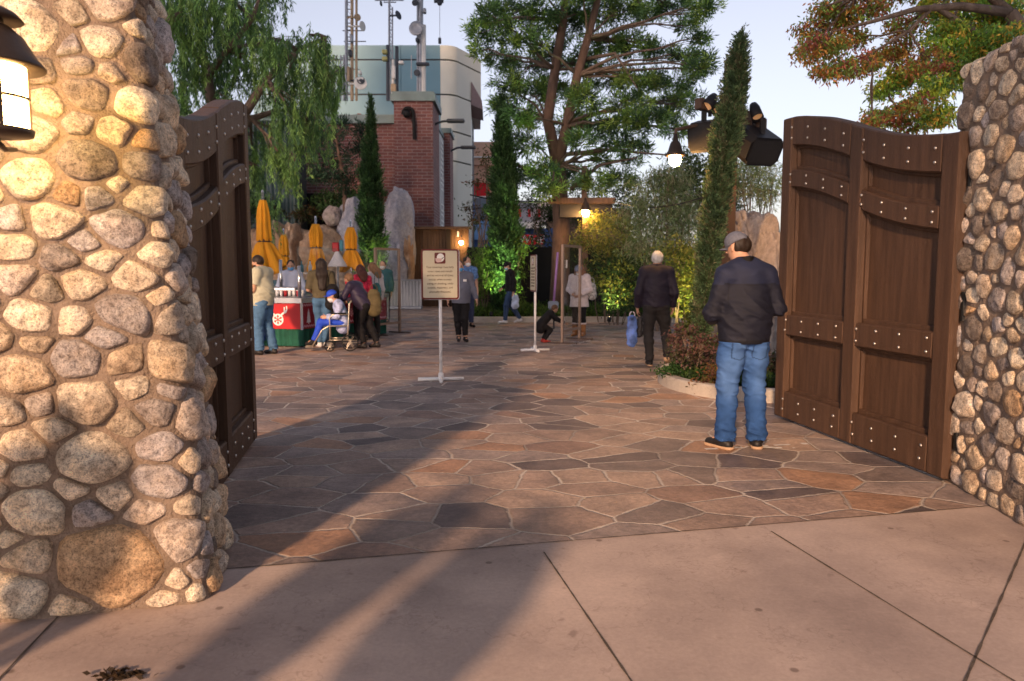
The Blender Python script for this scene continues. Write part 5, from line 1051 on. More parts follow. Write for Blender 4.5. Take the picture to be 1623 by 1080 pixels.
# loudspeaker post, with the hanging lamp on its arm
y = 12.6; xp = P(1155, 300, y).x; ztop = zt(93, y); t = thing('speaker_post', 'tall timber post with crossbeams, spotlights and loudspeakers behind the near cypress', 'post', (xp, y, .1))
MB().box((xp, y, ztop/2), (.20, .20, ztop), bev=.01).build('post', m_post, t)
A_, B_ = P(1103, 172, y-.6), P(1206, 208, y+.3); A_.z = zt(180, y); B_.z = A_.z
dA = (P(1185, 190, y+.1)-P(1106, 176, y-.5)).normalized()
mb = MB(); p0 = Vector((P(1106, 170, y-.55).x, y-.55, zt(176, y))); p1 = Vector((P(1200, 190, y+.25).x, y+.25, zt(185, y))); d_ = (p1-p0); mb.box((p0+p1)/2, (d_.length, .13, .16), ax=(d_, d_.cross(Vector((0, 0, -1))), Vector((0, 0, 1)))); mb.build('upper_crossbeam', m_post, t)
mb = MB(); p0 = Vector((P(1125, 190, y+.35).x, y+.35, zt(203, y))); p1 = Vector((P(1213, 195, y-.25).x, y-.25, zt(200, y))); d_ = (p1-p0); mb.box((p0+p1)/2, (d_.length, .13, .15), ax=(d_, d_.cross(Vector((0, 0, -1))), Vector((0, 0, 1)))); mb.build('lower_crossbeam', m_post, t)
def spk(label, u, v, y, w, h, d, yaw, pitch):
    s = thing('loudspeaker', label, 'loudspeaker', P(u, v, y), 'loudspeakers on the timber post'); c = P(u, v, y); mb = MB(); X = Vector((cos(yaw), sin(yaw), 0)); Y = Vector((-sin(yaw)*cos(pitch), cos(yaw)*cos(pitch), sin(pitch))); Z = X.cross(Y)
    pts = []
    for (x, z) in ((-.5, -.28), (-.36, -.5), (.36, -.5), (.5, -.28), (.5, .28), (.36, .5), (-.36, .5), (-.5, .28)): pts.append(c+X*x*w+Z*z*h-Y*d/2)
    mb.extr(pts, Y*d); mb.build('cabinet', m_blk, s)
    mb = MB(); pts = [c+X*x*w*.86+Z*z*h*.84-Y*(d/2+.006) for x, z in ((-.5, -.5), (.5, -.5), (.5, .5), (-.5, .5))]; mb.extr(pts, Y*.02); mb.build('grille', mat('speaker grille', (.03, .03, .032), .8, .3, 90), s)
    MB().box(c+Z*h*.62, (.07, .07, .32)).build('bracket', m_blk, s)
spk('dark boxy loudspeaker hanging left of the near cypress above the hanging lamp', 1117, 216, 12.2, .42, .46, .45, -.5, .25); spk('wedge shaped black loudspeaker hanging right of the near cypress', 1198, 231, 12.3, .62, .46, .52, .35, .55)
for i, (u, v, dx, lab) in enumerate(((1127, 160, -.6, 'black stage spotlight at the left end of the upper crossbeam'), (1143, 168, -.5, 'second black stage spotlight, next to the timber post'), (1197, 175, .1, 'small black spotlight right of the near cypress'))):
    yy = 12.1+.1*i; s = thing('spotlight', lab, 'spotlight', P(u, v, yy), 'spotlights on the timber post'); c = P(u, v, yy); ax = Vector((dx, -.5, -.75)).normalized()
    MB().lathe(c-ax*.13, [(.0, 0), (.06, .01), (.085, .10), (.095, .30), (.09, .30), (.05, .2), (0, .2)], 16, ax=ax).build('can', m_blk, s, smooth=True); MB().lathe(c-ax*.13, [(0, .255), (.086, .26), (.0, .265)], 14, ax=ax).build('lens', mat('amber spotlight lens', (1, .6, .3), emit=.08, ecol=(1, .5, .2)), s)
    MB().box(c+Vector((0, .05, -.12)), (.05, .05, .22)).build('yoke', m_blk, s)
hl = thing('hanging_lamp', 'lit bell shaped lamp hanging from the arm left of the loudspeaker', 'lamp', P(1070, 250, 11.8)); hc = P(1070, 252, 11.8)
bell(hc, .155, hl, m_b1); MB().tube([hc+Vector((0, 0, .35)), P(1071, 206, 11.8), P(1103, 199, 12.0), P(1130, 196, 12.3), (xp, 12.5, P(1130, 195, 12.3).z)], .028, 8).build('arm', m_post, hl)
cab = thing('overhead_cable', 'thin dark cable strung from the post lamp beam towards the broad cypress', 'cable', P(800, 312, 22)); a, b_ = P(745, 309, 23), P(882, 318, 22.4); MB().tube([a.lerp(b_, q/8)-Vector((0, 0, .12*4*(q/8)*(1-q/8))) for q in range(9)], .022, 5).build('cable', m_blk, cab)
cab = thing('overhead_cable', 'thin cable strung from the post lamp beam to the near cypress', 'cable', P(1050, 312, 18)); a, b_ = P(972, 318, 22.4), P(1150, 300, 12.7); MB().tube([a.lerp(b_, q/8)-Vector((0, 0, .25*4*(q/8)*(1-q/8))) for q in range(9)], .014, 5).build('cable', m_blk, cab)
# garden uplights whose light shows on the cypresses and shrubs
def uplight(label, u, v, y, tgt, energy, colr, size=1.0):
    b = P(u, v, y); b.z = .13; t = thing('garden_uplight', label, 'uplight', b, 'garden uplights'); tv = (Vector(tgt)-b).normalized()
    MB().lathe(b+Vector((0, 0, .05)), [(0, -.02), (.05, 0), (.06, .10), (.052, .10), (.03, .05), (0, .05)], 12, ax=tv).tube([b, b+Vector((0, 0, .08))], .012, 6).build('housing', m_blk, t)
    l = bpy.data.lights.new('uplight_beam', 'SPOT'); l.energy = energy; l.color = colr; l.spot_size = size; l.spot_blend = .8; l.shadow_soft_size = .04; o = bpy.data.objects.new('uplight_beam', l); COL.objects.link(o); o.parent = t; o.location = Vector((0, 0, .16)); o.rotation_euler = tv.to_track_quat('-Z', 'Y').to_euler()
uplight('small black uplight at the left foot of the broad cypress', 778, 500, 21.9, P(796, 400, 22.6), 170, (.75, 1, .35)); uplight('small black uplight at the right foot of the broad cypress', 818, 500, 21.9, P(806, 410, 22.6), 200, (.75, 1, .35))
uplight('small black uplight by the yellow green shrub', 1075, 520, 13.6, P(1088, 440, 14.8), 110, (1, .85, .3), 1.3); uplight('small black uplight below the shrub with yellow tips', 965, 500, 19.6, P(985, 440, 20.6), 100, (1, .8, .3), 1.2)
uplight('small black uplight behind the kiosk below the lime shrub', 592, 480, 25.2, P(592, 410, 26.2), 260, (.85, 1, .4), 1.2)
# ---------------------------------------------------------------- the two notice signs
m_pvc = mat('white plastic pipe', (.88, .87, .86), .35, .04, 4); m_maroon = mat('maroon sign frame', (.13, .02, .018), .45, .1, 6); m_cream2 = mat('cream sign face', (.56, .52, .39), .5, .05, 5); m_ink = mat('dark sign ink', (.07, .035, .025), .6); m_alu = mat('brushed aluminium', (.45, .50, .56), .35, .1, 5, metal=.6)
def rrect(cx, cz, w, h, r, n=5):
    o = []
    for (sx, sz, a0) in ((1, 1, 0), (-1, 1, pi/2), (-1, -1, pi), (1, -1, 3*pi/2)):
        for k in range(n+1): a = a0+pi/2*k/n; o.append((cx+sx*(w/2-r)+r*cos(a), cz+sz*(h/2-r)+r*sin(a)))
    return o
def notice(label, foot, yaw, w=.50, h=.67, zc=1.44):
    t = thing('notice_sign', label, 'sign', foot, 'standing mask notices')
    x0, y0 = foot[0], foot[1]
    MB().tube([(x0, y0, .05), (x0, y0, zc)], .021, 14).build('post', m_pvc, t, smooth=True)
    MB().tube([(x0-.31, y0, .028), (x0+.31, y0, .028)], .024, 12).build('foot_bar', m_pvc, t, smooth=True); MB().tube([(x0, y0-.27, .027), (x0, y0+.27, .027)], .0235, 12).build('foot_bar', m_pvc, t, smooth=True); MB().lathe((x0, y0, 0), [(0, .0), (.036, .0), (.036, .10), (.024, .115), (0, .116)], 14).build('coupling', m_pvc, t, smooth=True)
    def slab(name, rect, yf, th, m): return MB().extr([(x0+p[0], y0+yf, zc+p[1]) for p in rect], (0, th, 0)).build(name, m, t)
    slab('backing', rrect(.008, -.004, w, h, .035), -.034, .012, m_alu); slab('frame', rrect(0, 0, w, h, .035), -.042, .0078, m_maroon); f = slab('sign_face', rrect(0, 0, w-.045, h-.045, .018), -.046, .0038, m_cream2)
    slab('pictogram_panel', rrect(.0, .215, .145, .145, .015), -.0485, .0024, m_maroon)
    hd = [(.005+.052*cos(a)*(1 if cos(a) > 0 else .9), .222+.056*sin(a)) for a in np.linspace(0, 2*pi, 22, endpoint=False)]; slab('pictogram_head', hd, -.0505, .0018, mw)
    slab('pictogram_mask', [(-.062, .215), (.02, .21), (.024, .185), (.0, .16), (-.04, .158), (-.058, .18)], -.0522, .0015, mat('pale pink print', (.62, .45, .42), .6)); slab('pictogram_mask_band', [(.02, .21), (.055, .235), (.055, .228), (.024, .198)], -.0522, .0014, m_ink)
    lines = ['Face coverings must fully', 'cover nose and mouth', 'and be worn at all times', 'except when actively', 'eating or drinking, while', 'outside, stationary, and', 'physically distanced.']
    for i, s in enumerate(lines): text(t, s, (x0, y0-.0475, zc+.095-.0545*i), .0385, m_ink, ext=.0007, name='text_line', sx=.93)
    if yaw: t.rotation_euler[2] = yaw
    return t
f1 = G(699, 604); notice('white pipe stand with a cream and maroon mask notice facing the gateway', (f1.x, f1.y, 0), R(6))
f2 = G(848, 557); s2 = notice('notice on a white pipe stand turned edge on, beside the crouching child', (f2.x, f2.y, 0), R(-80))
# ---------------------------------------------------------------- clear screens on stands
m_gl = glassmat(); m_bar = mat('bronze anodised frame', (.30, .21, .16), .4, .1, 6, metal=.5)
def screen(label, a, b, h, mframe, feet=True):
    a, b = Vector(a), Vector(b); d = (b-a); L = d.length; d.normalize(); n = Vector((-d.y, d.x, 0)); t = thing('acrylic_screen', label, 'clear screen', (a+b)/2, 'clear screens on stands'); an = math.atan2(d.y, d.x)
    for p in (a, b):
        MB().box(p+Vector((0, 0, h/2+.02)), (.06, .05, h), an, .004).build('upright', mframe, t)
        if feet: MB().box(p+Vector((0, 0, .015)), (.07, .62, .03), an, .006).build('foot', mat('dark foot plate', (.10, .07, .06), .5, .1, 4), t)
    MB().box((a+b)/2+Vector((0, 0, h)), (L-.06, .04, .05), an).build('top_bar', mframe, t); MB().box((a+b)/2+Vector((0, 0, .25)), (L-.06, .04, .05), an).build('lower_bar', mframe, t)
    MB().box((a+b)/2+Vector((0, 0, (h+.28)/2)), (L-.06, .008, h-.34), an).build('pane', m_gl, t); return t
q = G(891, 545); sc1 = screen('tall clear screen in a bronze frame between the crouching child and the fur hooded woman', (q.x, q.y, 0), (q.x+.44, q.y+1.0, 0), 1.99, m_bar)
MB().box((q.x+.09, q.y+.14, 1.62), (.07, .01, .16), math.atan2(1.0, .44)).build('notice_sticker', mw, sc1)
q = G(597, 532); screen('clear screen in a bronze frame at the right end of the kiosk counter', (q.x, q.y, 0), (q.x+.42, q.y+.75, 0), 1.98, m_bar)
# ---------------------------------------------------------------- the drinks kiosk
K = [Vector(p) for p in ((-5.75, 15.0), (-4.07, 14.62), (-2.93, 17.75), (-3.9, 19.4), (-6.1, 19.6), (-6.9, 17.0))]; cK = sum(K, Vector((0, 0)))/6
kt = thing('drinks_kiosk', 'festive red and green drinks kiosk with steel counter behind the queue', 'kiosk', (cK.x, cK.y, 0)); m_kr = mat('festive red panel', (.42, .012, .018), .5, .06, 3); m_kd = mat('knit red panel', (.30, .012, .025), .7, .15, 40); m_kg = mat('green skirt cloth', (.012, .085, .055), .8, .25, 5, .3, 9); m_st = mat('stainless steel', (.50, .50, .51), .25, .08, 6, metal=.85); m_pk = mat('pink knit pattern', (.66, .30, .34), .7, .1, 30); m_kw = mat('white knit pattern', (.74, .68, .68), .7, .1, 30)
def ins(k): return [(p+(cK-p).normalized()*k) for p in K]
def flut(pts, amp=.025, per=.16):
    o = []
    for i in range(len(pts)):
        a, b = pts[i], pts[(i+1) % len(pts)]; L = (b-a).length; n = max(2, int(L/per*4)); nn = Vector(((b-a).y, -(b-a).x)).normalized()
        for k in range(n): o.append(a+(b-a)*(k/n)+nn*(amp*sin(2*pi*k/4+.4*sin(k))))
    return o
MB().prism(flut(ins(.03)), .02, .36).build('skirt', m_kg, kt); MB().prism(ins(.0), .355, .86).build('red_panel', m_kr, kt); MB().prism(ins(-.05), .86, .955).build('counter_edge', m_st, kt); MB().prism(ins(.30), .955, .97).build('counter_top', mat('dark counter', (.10, .10, .12), .35), kt)
for p in ins(-.012)[:4]: MB().box((p.x, p.y, .60), (.05, .05, .52), .4).build('corner_trim', m_st, kt)
def onface(a, b, u, z, off): d = (b-a).normalized(); n = Vector((d.y, -d.x)); q = a+d*u+n*off; return Vector((q.x, q.y, z))
def facepoly(a, b, pts, off, th, m, name): d = (b-a).normalized(); n = Vector((d.y, -d.x)); return MB().extr([onface(a, b, u, z, off) for u, z in pts], (n.x*th, n.y*th, 0)).build(name, m, kt)
a, b = K[1], K[2]; L = (b-a).length
facepoly(a, b, [(.03, .37), (L-.03, .37), (L-.03, .85), (.03, .85)], .002, .004, m_kd, 'knit_panel')
for z0 in (.375, .785):
    n = int((L-.1)/.075)
    for k in range(n): facepoly(a, b, [(.05+k*.075, z0+.0), (.05+(k+.5)*.075, z0+.03), (.05+(k+1)*.075, z0), (.05+(k+1)*.075, z0+.035), (.05+(k+.5)*.075, z0+.062), (.05+k*.075, z0+.035)], .007, .003, m_pk, 'zigzag')
def fir(u): 
    facepoly(a, b, [(u-.012, .45), (u+.012, .45), (u+.012, .475), (u+.065, .475), (u+.038, .56), (u+.052, .56), (u+.028, .64), (u+.036, .64), (u, .74), (u-.036, .64), (u-.028, .64), (u-.052, .56), (u-.038, .56), (u-.065, .475), (u-.012, .475)], .007, .004, m_kw, 'fir_tree_motif')
def flake(A, B, u, z, r, m, off=.007):
    mb = MB(); d = (B-A).normalized(); n = Vector((d.y, -d.x, 0)); c = onface(A, B, u, z, off); D = Vector((d.x, d.y, 0)); U = Vector((0, 0, 1))
    for k in range(6):
        t_ = k*pi/3+pi/6; ax = D*cos(t_)+U*sin(t_); pr = D*-sin(t_)+U*cos(t_); mb.extr([c-pr*r*.09+ax*r*.06, c+ax*r-pr*r*.09, c+ax*r+pr*r*.09, c+pr*r*.09+ax*r*.06], n*.003); 
        for s in (-1, 1): q = (ax+pr*s*.9).normalized(); w_ = q.cross(n)*r*.07; mb.extr([c+ax*r*.5-w_, c+ax*r*.5+q*r*.38-w_, c+ax*r*.5+q*r*.38+w_, c+ax*r*.5+w_], n*.0034)
    mb.build('snowflake_motif', m, kt)
for u in np.arange(.22, L-.1, .62): fir(u)
for u in np.arange(.53, L-.1, .62): flake(a, b, u, .59, .095, m_pk); 
for u in np.arange(.40, L-.1, .31): flake(a, b, u, .70, .035, m_pk)
a, b = K[0], K[1]; L = (b-a).length; uc = L-.50
facepoly(a, b, [(uc+.115*cos(q), .535+.115*sin(q)) for q in np.linspace(0, 2*pi, 26, endpoint=False)], .002, .005, mw, 'ornament_disc'); flake(a, b, uc, .535, .095, m_kr, .0078)
for s in (-1, 1):   # a pair of antlers above the round ornament
    facepoly(a, b, [(uc+s*x, z) for x, z in ((.05, .63), (.085, .615), (.14, .655), (.175, .665), (.205, .72), (.20, .80), (.178, .80), (.18, .735), (.155, .70), (.15, .78), (.128, .78), (.13, .69), (.09, .665))][::s], .002, .005, mw, 'antler_motif')
# things above the counter
for (u, v, y_, zt_) in ((475, 470, 14.75, 1.58), (446, 470, 16.4, 1.72)): p = P(u, v, y_); MB().tube([(p.x, p.y, .96), (p.x, p.y, zt_)], .035, 10).build('counter_post', m_st, kt, smooth=True)
mb = MB(); p0, p1 = K[1]+Vector((-.08, .12)), K[2]+Vector((-.15, -.05)); d = p1-p0; mb.box(((p0.x+p1.x)/2, (p0.y+p1.y)/2, 1.46), (d.length, .01, .98), math.atan2(d.y, d.x)); mb.build('sneeze_guard', m_gl, kt)
p0, p1 = K[0]+Vector((.1, .14)), K[1]+Vector((-.14, .10)); d = p1-p0
sh2 = [(-5.6, 17.9, .90, 1.5), (-4.7, 18.2, .9, 1.38)]
MB().box((-5.3, 18.0, 1.42), (1.9, .35, .04)).build('back_shelf', m_st, kt); MB().box((-5.3, 18.0, 1.12), (1.9, .35, .28)).build('back_cabinet', mat('teal cabinet', (.04, .12, .16), .5, .3, 4), kt)
MB().box((-4.95, 15.6, 1.06), (1.1, .4, .18), .0, .02).build('drinks_machine', m_st, kt)
rr = random.Random(9); mcups = [mat('white cup', (.7, .7, .72), .5), mat('teal cup', (.05, .22, .28), .5), mat('red cup', (.4, .03, .04), .5)]
for k in range(14):
    t = thing('paper_cup', 'paper cup in the row standing on the kiosk counter', 'cup', (-5.35+k*.085, 15.35, .97), 'cups on the kiosk counter'); MB().lathe((-5.35+k*.085, 15.35, .97), [(0, 0), (.028, 0), (.038, .11), (0, .11)], 10).build('cup_body', mcups[0 if k % 3 else 2], t, smooth=True); MB().lathe((-5.35+k*.085, 15.35, 1.081), [(.041, 0), (.041, .012), (.0, .016)], 10).build('lid', mw, t)
for k in range(7):
    xq = -5.95+k*.2; t = thing('bottle', 'dark bottle in the row on the back shelf of the kiosk', 'bottle', (xq, 17.9, 1.44), 'bottles on the back shelf'); MB().lathe((xq, 17.9, 1.44), [(0, 0), (.045, 0), (.045, .15), (.018, .2), (.018, .26), (0, .26)], 10).build('bottle_body', mcups[1 if k % 2 else 0], t, smooth=True); MB().lathe((xq, 17.9, 1.701), [(.02, 0), (.02, .02), (0, .02)], 8).build('bottle_cap', m_blk, t)
cl = thing('cone_lamp', 'white cone shaped lamp with striped top on a thin post above the kiosk counter', 'lamp', P(535, 470, 18.)); cc = P(535, 423, 18.); MB().lathe(cc, [(0, .0), (.22, .0), (.225, .02), (.07, .30), (.05, .36), (0, .36)], 20).build('cone_shade', m_kw, cl, smooth=True); MB().tube([(cc.x, cc.y, .97), cc], .03, 8).build('lamp_post', m_st, cl)
MB().box(cc+Vector((-.03, 0, .46)), (.16, .12, .22), bev=.02).build('red_top', m_kr, cl); MB().box(cc+Vector((.1, .01, .50)), (.08, .12, .26), bev=.02).build('blue_top', mcups[1], cl)
# blue cloth stall left of the man
bs = thing('blue_stall', 'low stall draped in blue cloth half hidden by the left gate leaf', 'stall', P(382, 500, 14.4)); x_ = P(388, 500, 14.5).x; MB().prism(flut([Vector((x_-1.2, 14.6)), Vector((x_+.26, 14.6)), Vector((x_+.26, 15.4)), Vector((x_-1.2, 15.4))]), .12, .86).build('cloth', mat('blue cloth', (.02, .05, .22), .8, .2, 6), bs); MB().box((x_-.45, 15, .88), (1.5, .9, .05), bev=.01).build('top', m_st, bs); MB().box((x_-.45, 15, .06), (1.3, .7, .12)).build('base', m_blk, bs)
# closed umbrellas
m_yel = mat('golden yellow canvas', (.68, .29, .015), .75, .10, 5, .2, 60); m_strap = mat('dark strap', (.05, .035, .03), .7)
def umbrella(label, u, y, vt, vs, vb, wt, ws, wb, lean=0., seed=0):
    p = P(u, 430, y); r_ = random.Random(seed); ph = [r_.uniform(0, 6.28) for _ in range(4)]; t = thing('closed_umbrella', label, 'umbrella', (p.x, y, 0), 'closed yellow umbrellas'); z0, z1, z2 = zt(vt, y), zt(vs, y), zt(vb, y)
    prof = [(.001, z0), (px(wt, y)*.55, z0-.01), (px(wt, y)*.72, z0-.10)]
    for k in range(1, 9): q = k/8; prof.append((px(wt+(ws*1.15-wt)*max(0, q-.45)/.55 if q > .45 else wt*(.75+.35*q/.45), y), z0-.10+(z1+.02-z0+.10)*q))
    prof.append((px(ws, y)*.86, z1)); n0 = len(prof)
    for k in range(1, 11): q = k/10; prof.append((px(ws+(wb-ws)*q**.8, y), z1-(z1-z2)*q))
    prof += [(px(wb*.75, y), z2+.03), (.03, z2+.12)]
    def mod(a, h, j):
        am = min(1, j/3)*(.16 if j < n0 else .20+.10*(j-n0)/10); am *= .35 if j == n0-1 else 1
        return 1+am*(sin(a*8+ph[0]+h*.6)+.5*sin(a*13+ph[1]-h)+.25*sin(a*21+ph[2]+h*2))*(.8)
    mb = MB(); mb.lathe((0, 0, 0), prof, 72, mod=mod)
    V = []
    for i, v in enumerate(mb.v):
        j = i//72; q = max(0, (z1-v[2])/max(.01, z1-z2)); drop = (.10*sin(3*math.atan2(v[1], v[0])+ph[3])*q*q) if j > n0 else 0
        V.append((v[0]+p.x+lean*max(0, q)*.5*(1 if v[0] > 0 else .2), v[1]+y, v[2]+drop))
    addmesh('canopy', V, mb.f, m_yel, t, smooth=True)
    MB().tube([(p.x, y, .05), (p.x, y, z0+.16)], .03, 10).build('pole', m_st, t, smooth=True); MB().lathe((p.x, y, z0+.16), [(.03, 0), (.02, .05), (0, .06)], 8).build('finial', m_st, t)
    MB().lathe((p.x, y, z1-.02), [(px(ws, y)*1.0, 0), (px(ws, y)*1.06, .01), (px(ws, y)*1.06, .055), (px(ws, y)*.98, .07)], 24, ring=True).build('strap', m_strap, t); MB().lathe((p.x, y, 0), [(0, 0), (.32, 0), (.32, .05), (.08, .08), (0, .08)], 20).build('base_plate', m_blk, t)
umbrella('tallest closed golden umbrella, nearest the man in the pale tee shirt', 420, 16.9, 317, 383, 428, 9, 9.5, 24, .25, 1); umbrella('smallest closed golden umbrella, second from the gate leaf', 451, 26.6, 372, 406, 432, 7, 6.5, 8, 0, 2)
umbrella('closed golden umbrella above the long haired woman', 502, 21.2, 355, 393, 432, 10, 8, 13.5, .1, 3); umbrella('closed golden umbrella right of the white cone lamp', 557, 22.4, 360, 396, 427, 9, 7.5, 15, .15, 4)
# dustpan with a lilac handle
p = P(878, 490, 19.); t = thing('lobby_dustpan', 'grey lobby dustpan with a long lilac handle behind the crouching child', 'dustpan', (p.x, 19, .5)); h0 = P(878, 478, 19.)
MB().tube([h0, P(884, 400, 19.)], .028, 8).build('handle', mat('lilac handle', (.42, .22, .50), .4, .05), t, smooth=True); MB().box(P(877, 484, 19.), (.26, .2, .20), 0, .03).build('pan', mat('grey pan', (.25, .28, .33), .5), t)
MB().tube([P(877, 490, 19.), (p.x, 19, .02)], .02, 6).build('wheel_leg', m_blk, t)
# taped marks on the paving
m_tape = mat('worn white tape', (.62, .60, .58), .7, .25, 20); 
def tape(label, pts, w_=.03, gap=.35):
    mb = MB(); pts = [G(u, v) for u, v in pts]
    for a, b in zip(pts, pts[1:]):
        L = (b-a).length; d = (b-a).normalized(); n = Vector((-d.y, d.x, 0)); s = 0
        while s < L:
            e = min(L, s+rnd.uniform(.08, .22)); ww = w_*rnd.uniform(.6, 1.2)/2; q = [a+d*s+n*ww, a+d*s-n*ww*.7, a+d*e-n*ww, a+d*e+n*ww*.8]; mb.add([(v.x, v.y, .005) for v in q], [(3, 2, 1, 0)]); s = e+rnd.uniform(.02, gap*.4)
    return mb.build('floor_marking', m_tape, kind='structure')
tape('a', [(942, 623), (1046, 617)], .05, .5); tape('b', [(1118, 713), (1280, 704)], .055); tape('b', [(1150, 709), (1260, 711)], .05, .6); tape('c', [(908, 543), (948, 541)], .07, .5); tape('c', [(905, 548), (935, 540)], .05); tape('d', [(636, 533), (646, 532)], .14); tape('e', [(700, 519), (716, 519)], .06, .1)
# ---------------------------------------------------------------- the people
m_jean = mat('blue denim', (.035, .115, .25), .85, .22, 9, .35, 220, spec=.15); m_jean2 = mat('mid blue denim', (.06, .14, .26), .8, .3, 6, .2, 150)
m_navy = mat('dark navy jacket', (.013, .016, .033), .75, .2, 6, .25, 140); m_plum = mat('dark plum jacket', (.017, .013, .026), .65, .25, 5, .15, 90); m_blackc = mat('black cloth', (.008, .0075, .009), .8, .2, 6, .2, 100)
m_dgrey = mat('charcoal trousers', (.022, .020, .021), .8, .2, 6, .2, 100); m_tee = mat('pale sage tee shirt', (.42, .42, .32), .85, .08, 5, .15, 120); m_greyb = mat('grey blue blouse', (.13, .14, .19), .8, .12, 6, .15, 90)
m_dhair = mat('dark hair', (.022, .014, .010), .5, .3, 20, .4, 90, streak=(1, 1, .2)); m_lhair = mat('light brown hair', (.22, .12, .06), .5, .3, 20, .4, 90, streak=(1, 1, .2)); m_whair = mat('white hair', (.62, .60, .57), .6, .15, 25, .4, 120)
m_shoe = mat('black shoes', (.016, .014, .014), .5, .2, 8); m_sole = mat('tan sole', (.42, .28, .18), .7); m_wshoe = mat('white trainers', (.60, .60, .62), .6, .1, 8); m_ora = mat('red shoes', (.40, .04, .03), .6); m_boot = mat('tan boots', (.30, .14, .06), .8, .2, 10)
m_bmask = mat('light blue mask', (.10, .32, .60), .7); m_tmask = mat('teal mask', (.22, .42, .46), .7); m_wmask = mat('white mask', (.62, .64, .66), .7); m_rmask = mat('red dotted mask', (.42, .02, .03), .7); m_kmask = mat('dark mask', (.02, .02, .025), .7)
m_fleece = mat('white fleece', (.62, .55, .56), .9, .15, 14, .6, 70); m_fur = mat('brown fur', (.28, .15, .09), .9, .4, 30, .8, 120); m_gcap = mat('heather grey cap', (.12, .13, .17), .85, .2, 60, .2, 200)
FX = 0
def bagobj(name, label, cat, pos, sz, m, seed=0, straps=True, ms=None, sl=.28, puff=.18, yaw=0.):
    pos = Vector(pos); t = thing(name, label, cat, pos); S = SDF(.012); w_, d_, h_ = sz
    S.cap((0, 0, -h_*.34), (0, 0, h_*.34), w_*.48, w_*.42, 1, d_/w_, k=.02); S.disp = lambda p: sines(p, 26, seed)*.008+sines(p, 55, seed+1)*.004; V, Q = S.mesh(); ca, sa = cos(yaw), sin(yaw); V = np.stack([V[:, 0]*ca-V[:, 1]*sa, V[:, 0]*sa+V[:, 1]*ca, V[:, 2]], 1)+np.array(pos); addmesh('bag_body', V, Q, m, t, smooth=True)
    if straps:
        for s in (-1, 1): MB().tube([pos+Vector((s*w_*.25, -.0, h_*.40)), pos+Vector((s*w_*.2, 0, h_*.40+sl*.7)), pos+Vector((s*.01, 0, h_*.40+sl))], .008, 5).build('strap', ms or m, t)
    return t
# 1 the man in the foreground: back to us, head bowed to the left, forearms raised in front
MATS.pop('blue denim'); m_jean = mat('blue denim', (1, 1, 1), .85, .22, 9, .35, 220, spec=.12, vcol=True)
m_navyv = mat('navy shell', (1, 1, 1), .6, .25, 7, .4, 160, spec=.3, vcol=True)
def dencol(V):
    c = np.tile(np.array((.028, .080, .235)), (len(V), 1)); x, y, z = V[:, 0], V[:, 1], V[:, 2]; k = np.zeros(len(V))
    for cx, cy, cz, s in ((-.10, -.1, .72, .10), (.10, -.1, .76, .08), (-.13, -.05, .50, .07), (.11, -.05, .52, .07), (-.06, -.12, .85, .07), (-.17, 0, .6, .07)): k += .9*np.exp(-(((x-cx)/s)**2*1.3+((z-cz)/(s*1.6))**2))
    c *= (1+np.clip(k, 0, 1)*np.array([1.6, 1.0, .62]).reshape(3, 1)).T*(1-.25*np.exp(-((z-.13)/.05)**2))[:, None]
    back = y < -.01
    for sx_ in (-1, 1):
        u = x-sx_*.088; w_ = z-.80; inside = np.maximum(np.abs(u)-.058, np.maximum(w_-.07, -w_-.075+np.abs(u)*.35)); c[back & (np.abs(inside) < .0045)] *= .45
    c[back & (np.abs(x+.012) < .004) & (z > .74)] *= .5; c[(np.abs(z-(.905)) < .0) ] *= .6
    c[(np.abs(np.abs(x)-.0) < 0)] *= 1; return c
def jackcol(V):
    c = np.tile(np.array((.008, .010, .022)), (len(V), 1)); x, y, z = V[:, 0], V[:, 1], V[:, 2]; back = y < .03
    c[z > 1.315] *= np.array([1.6, 1.8, 2.1]); c[back & (np.abs(z-1.315-.02*np.abs(x)) < .006) & (np.abs(x) < .21)] *= .35; c[z < .875] *= .6; c[np.abs(z-.878) < .004] *= .4  # zone above yoke bluer and brighter: cool sky highlight put into the colour
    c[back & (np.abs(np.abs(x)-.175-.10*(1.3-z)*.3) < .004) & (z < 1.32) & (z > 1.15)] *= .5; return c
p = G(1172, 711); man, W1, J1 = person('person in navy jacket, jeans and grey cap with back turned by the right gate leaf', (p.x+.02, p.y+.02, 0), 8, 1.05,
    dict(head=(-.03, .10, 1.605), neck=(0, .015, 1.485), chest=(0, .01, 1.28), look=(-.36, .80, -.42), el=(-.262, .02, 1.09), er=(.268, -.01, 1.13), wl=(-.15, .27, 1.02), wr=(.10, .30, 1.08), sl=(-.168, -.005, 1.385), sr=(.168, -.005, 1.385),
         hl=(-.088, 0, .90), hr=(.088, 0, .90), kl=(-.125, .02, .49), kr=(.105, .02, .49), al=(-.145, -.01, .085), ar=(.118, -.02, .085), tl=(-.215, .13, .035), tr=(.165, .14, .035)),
    bulk=1.05, belly=.06, top=m_navyv, hem=.845, legs=m_jean, leg_end=-.02, shoes=m_shoe, sole=m_sole, hair=m_dhair, hat=(m_gcap, 'cap'), vox=.0072, folds=1.7, tfold=1.7, collar=True, jean=True, legcol=dencol, topcol=jackcol, waist=.865, palm=dict(wl=(0, 0, 1), wr=(0, 0, 1)), hands=1.1)
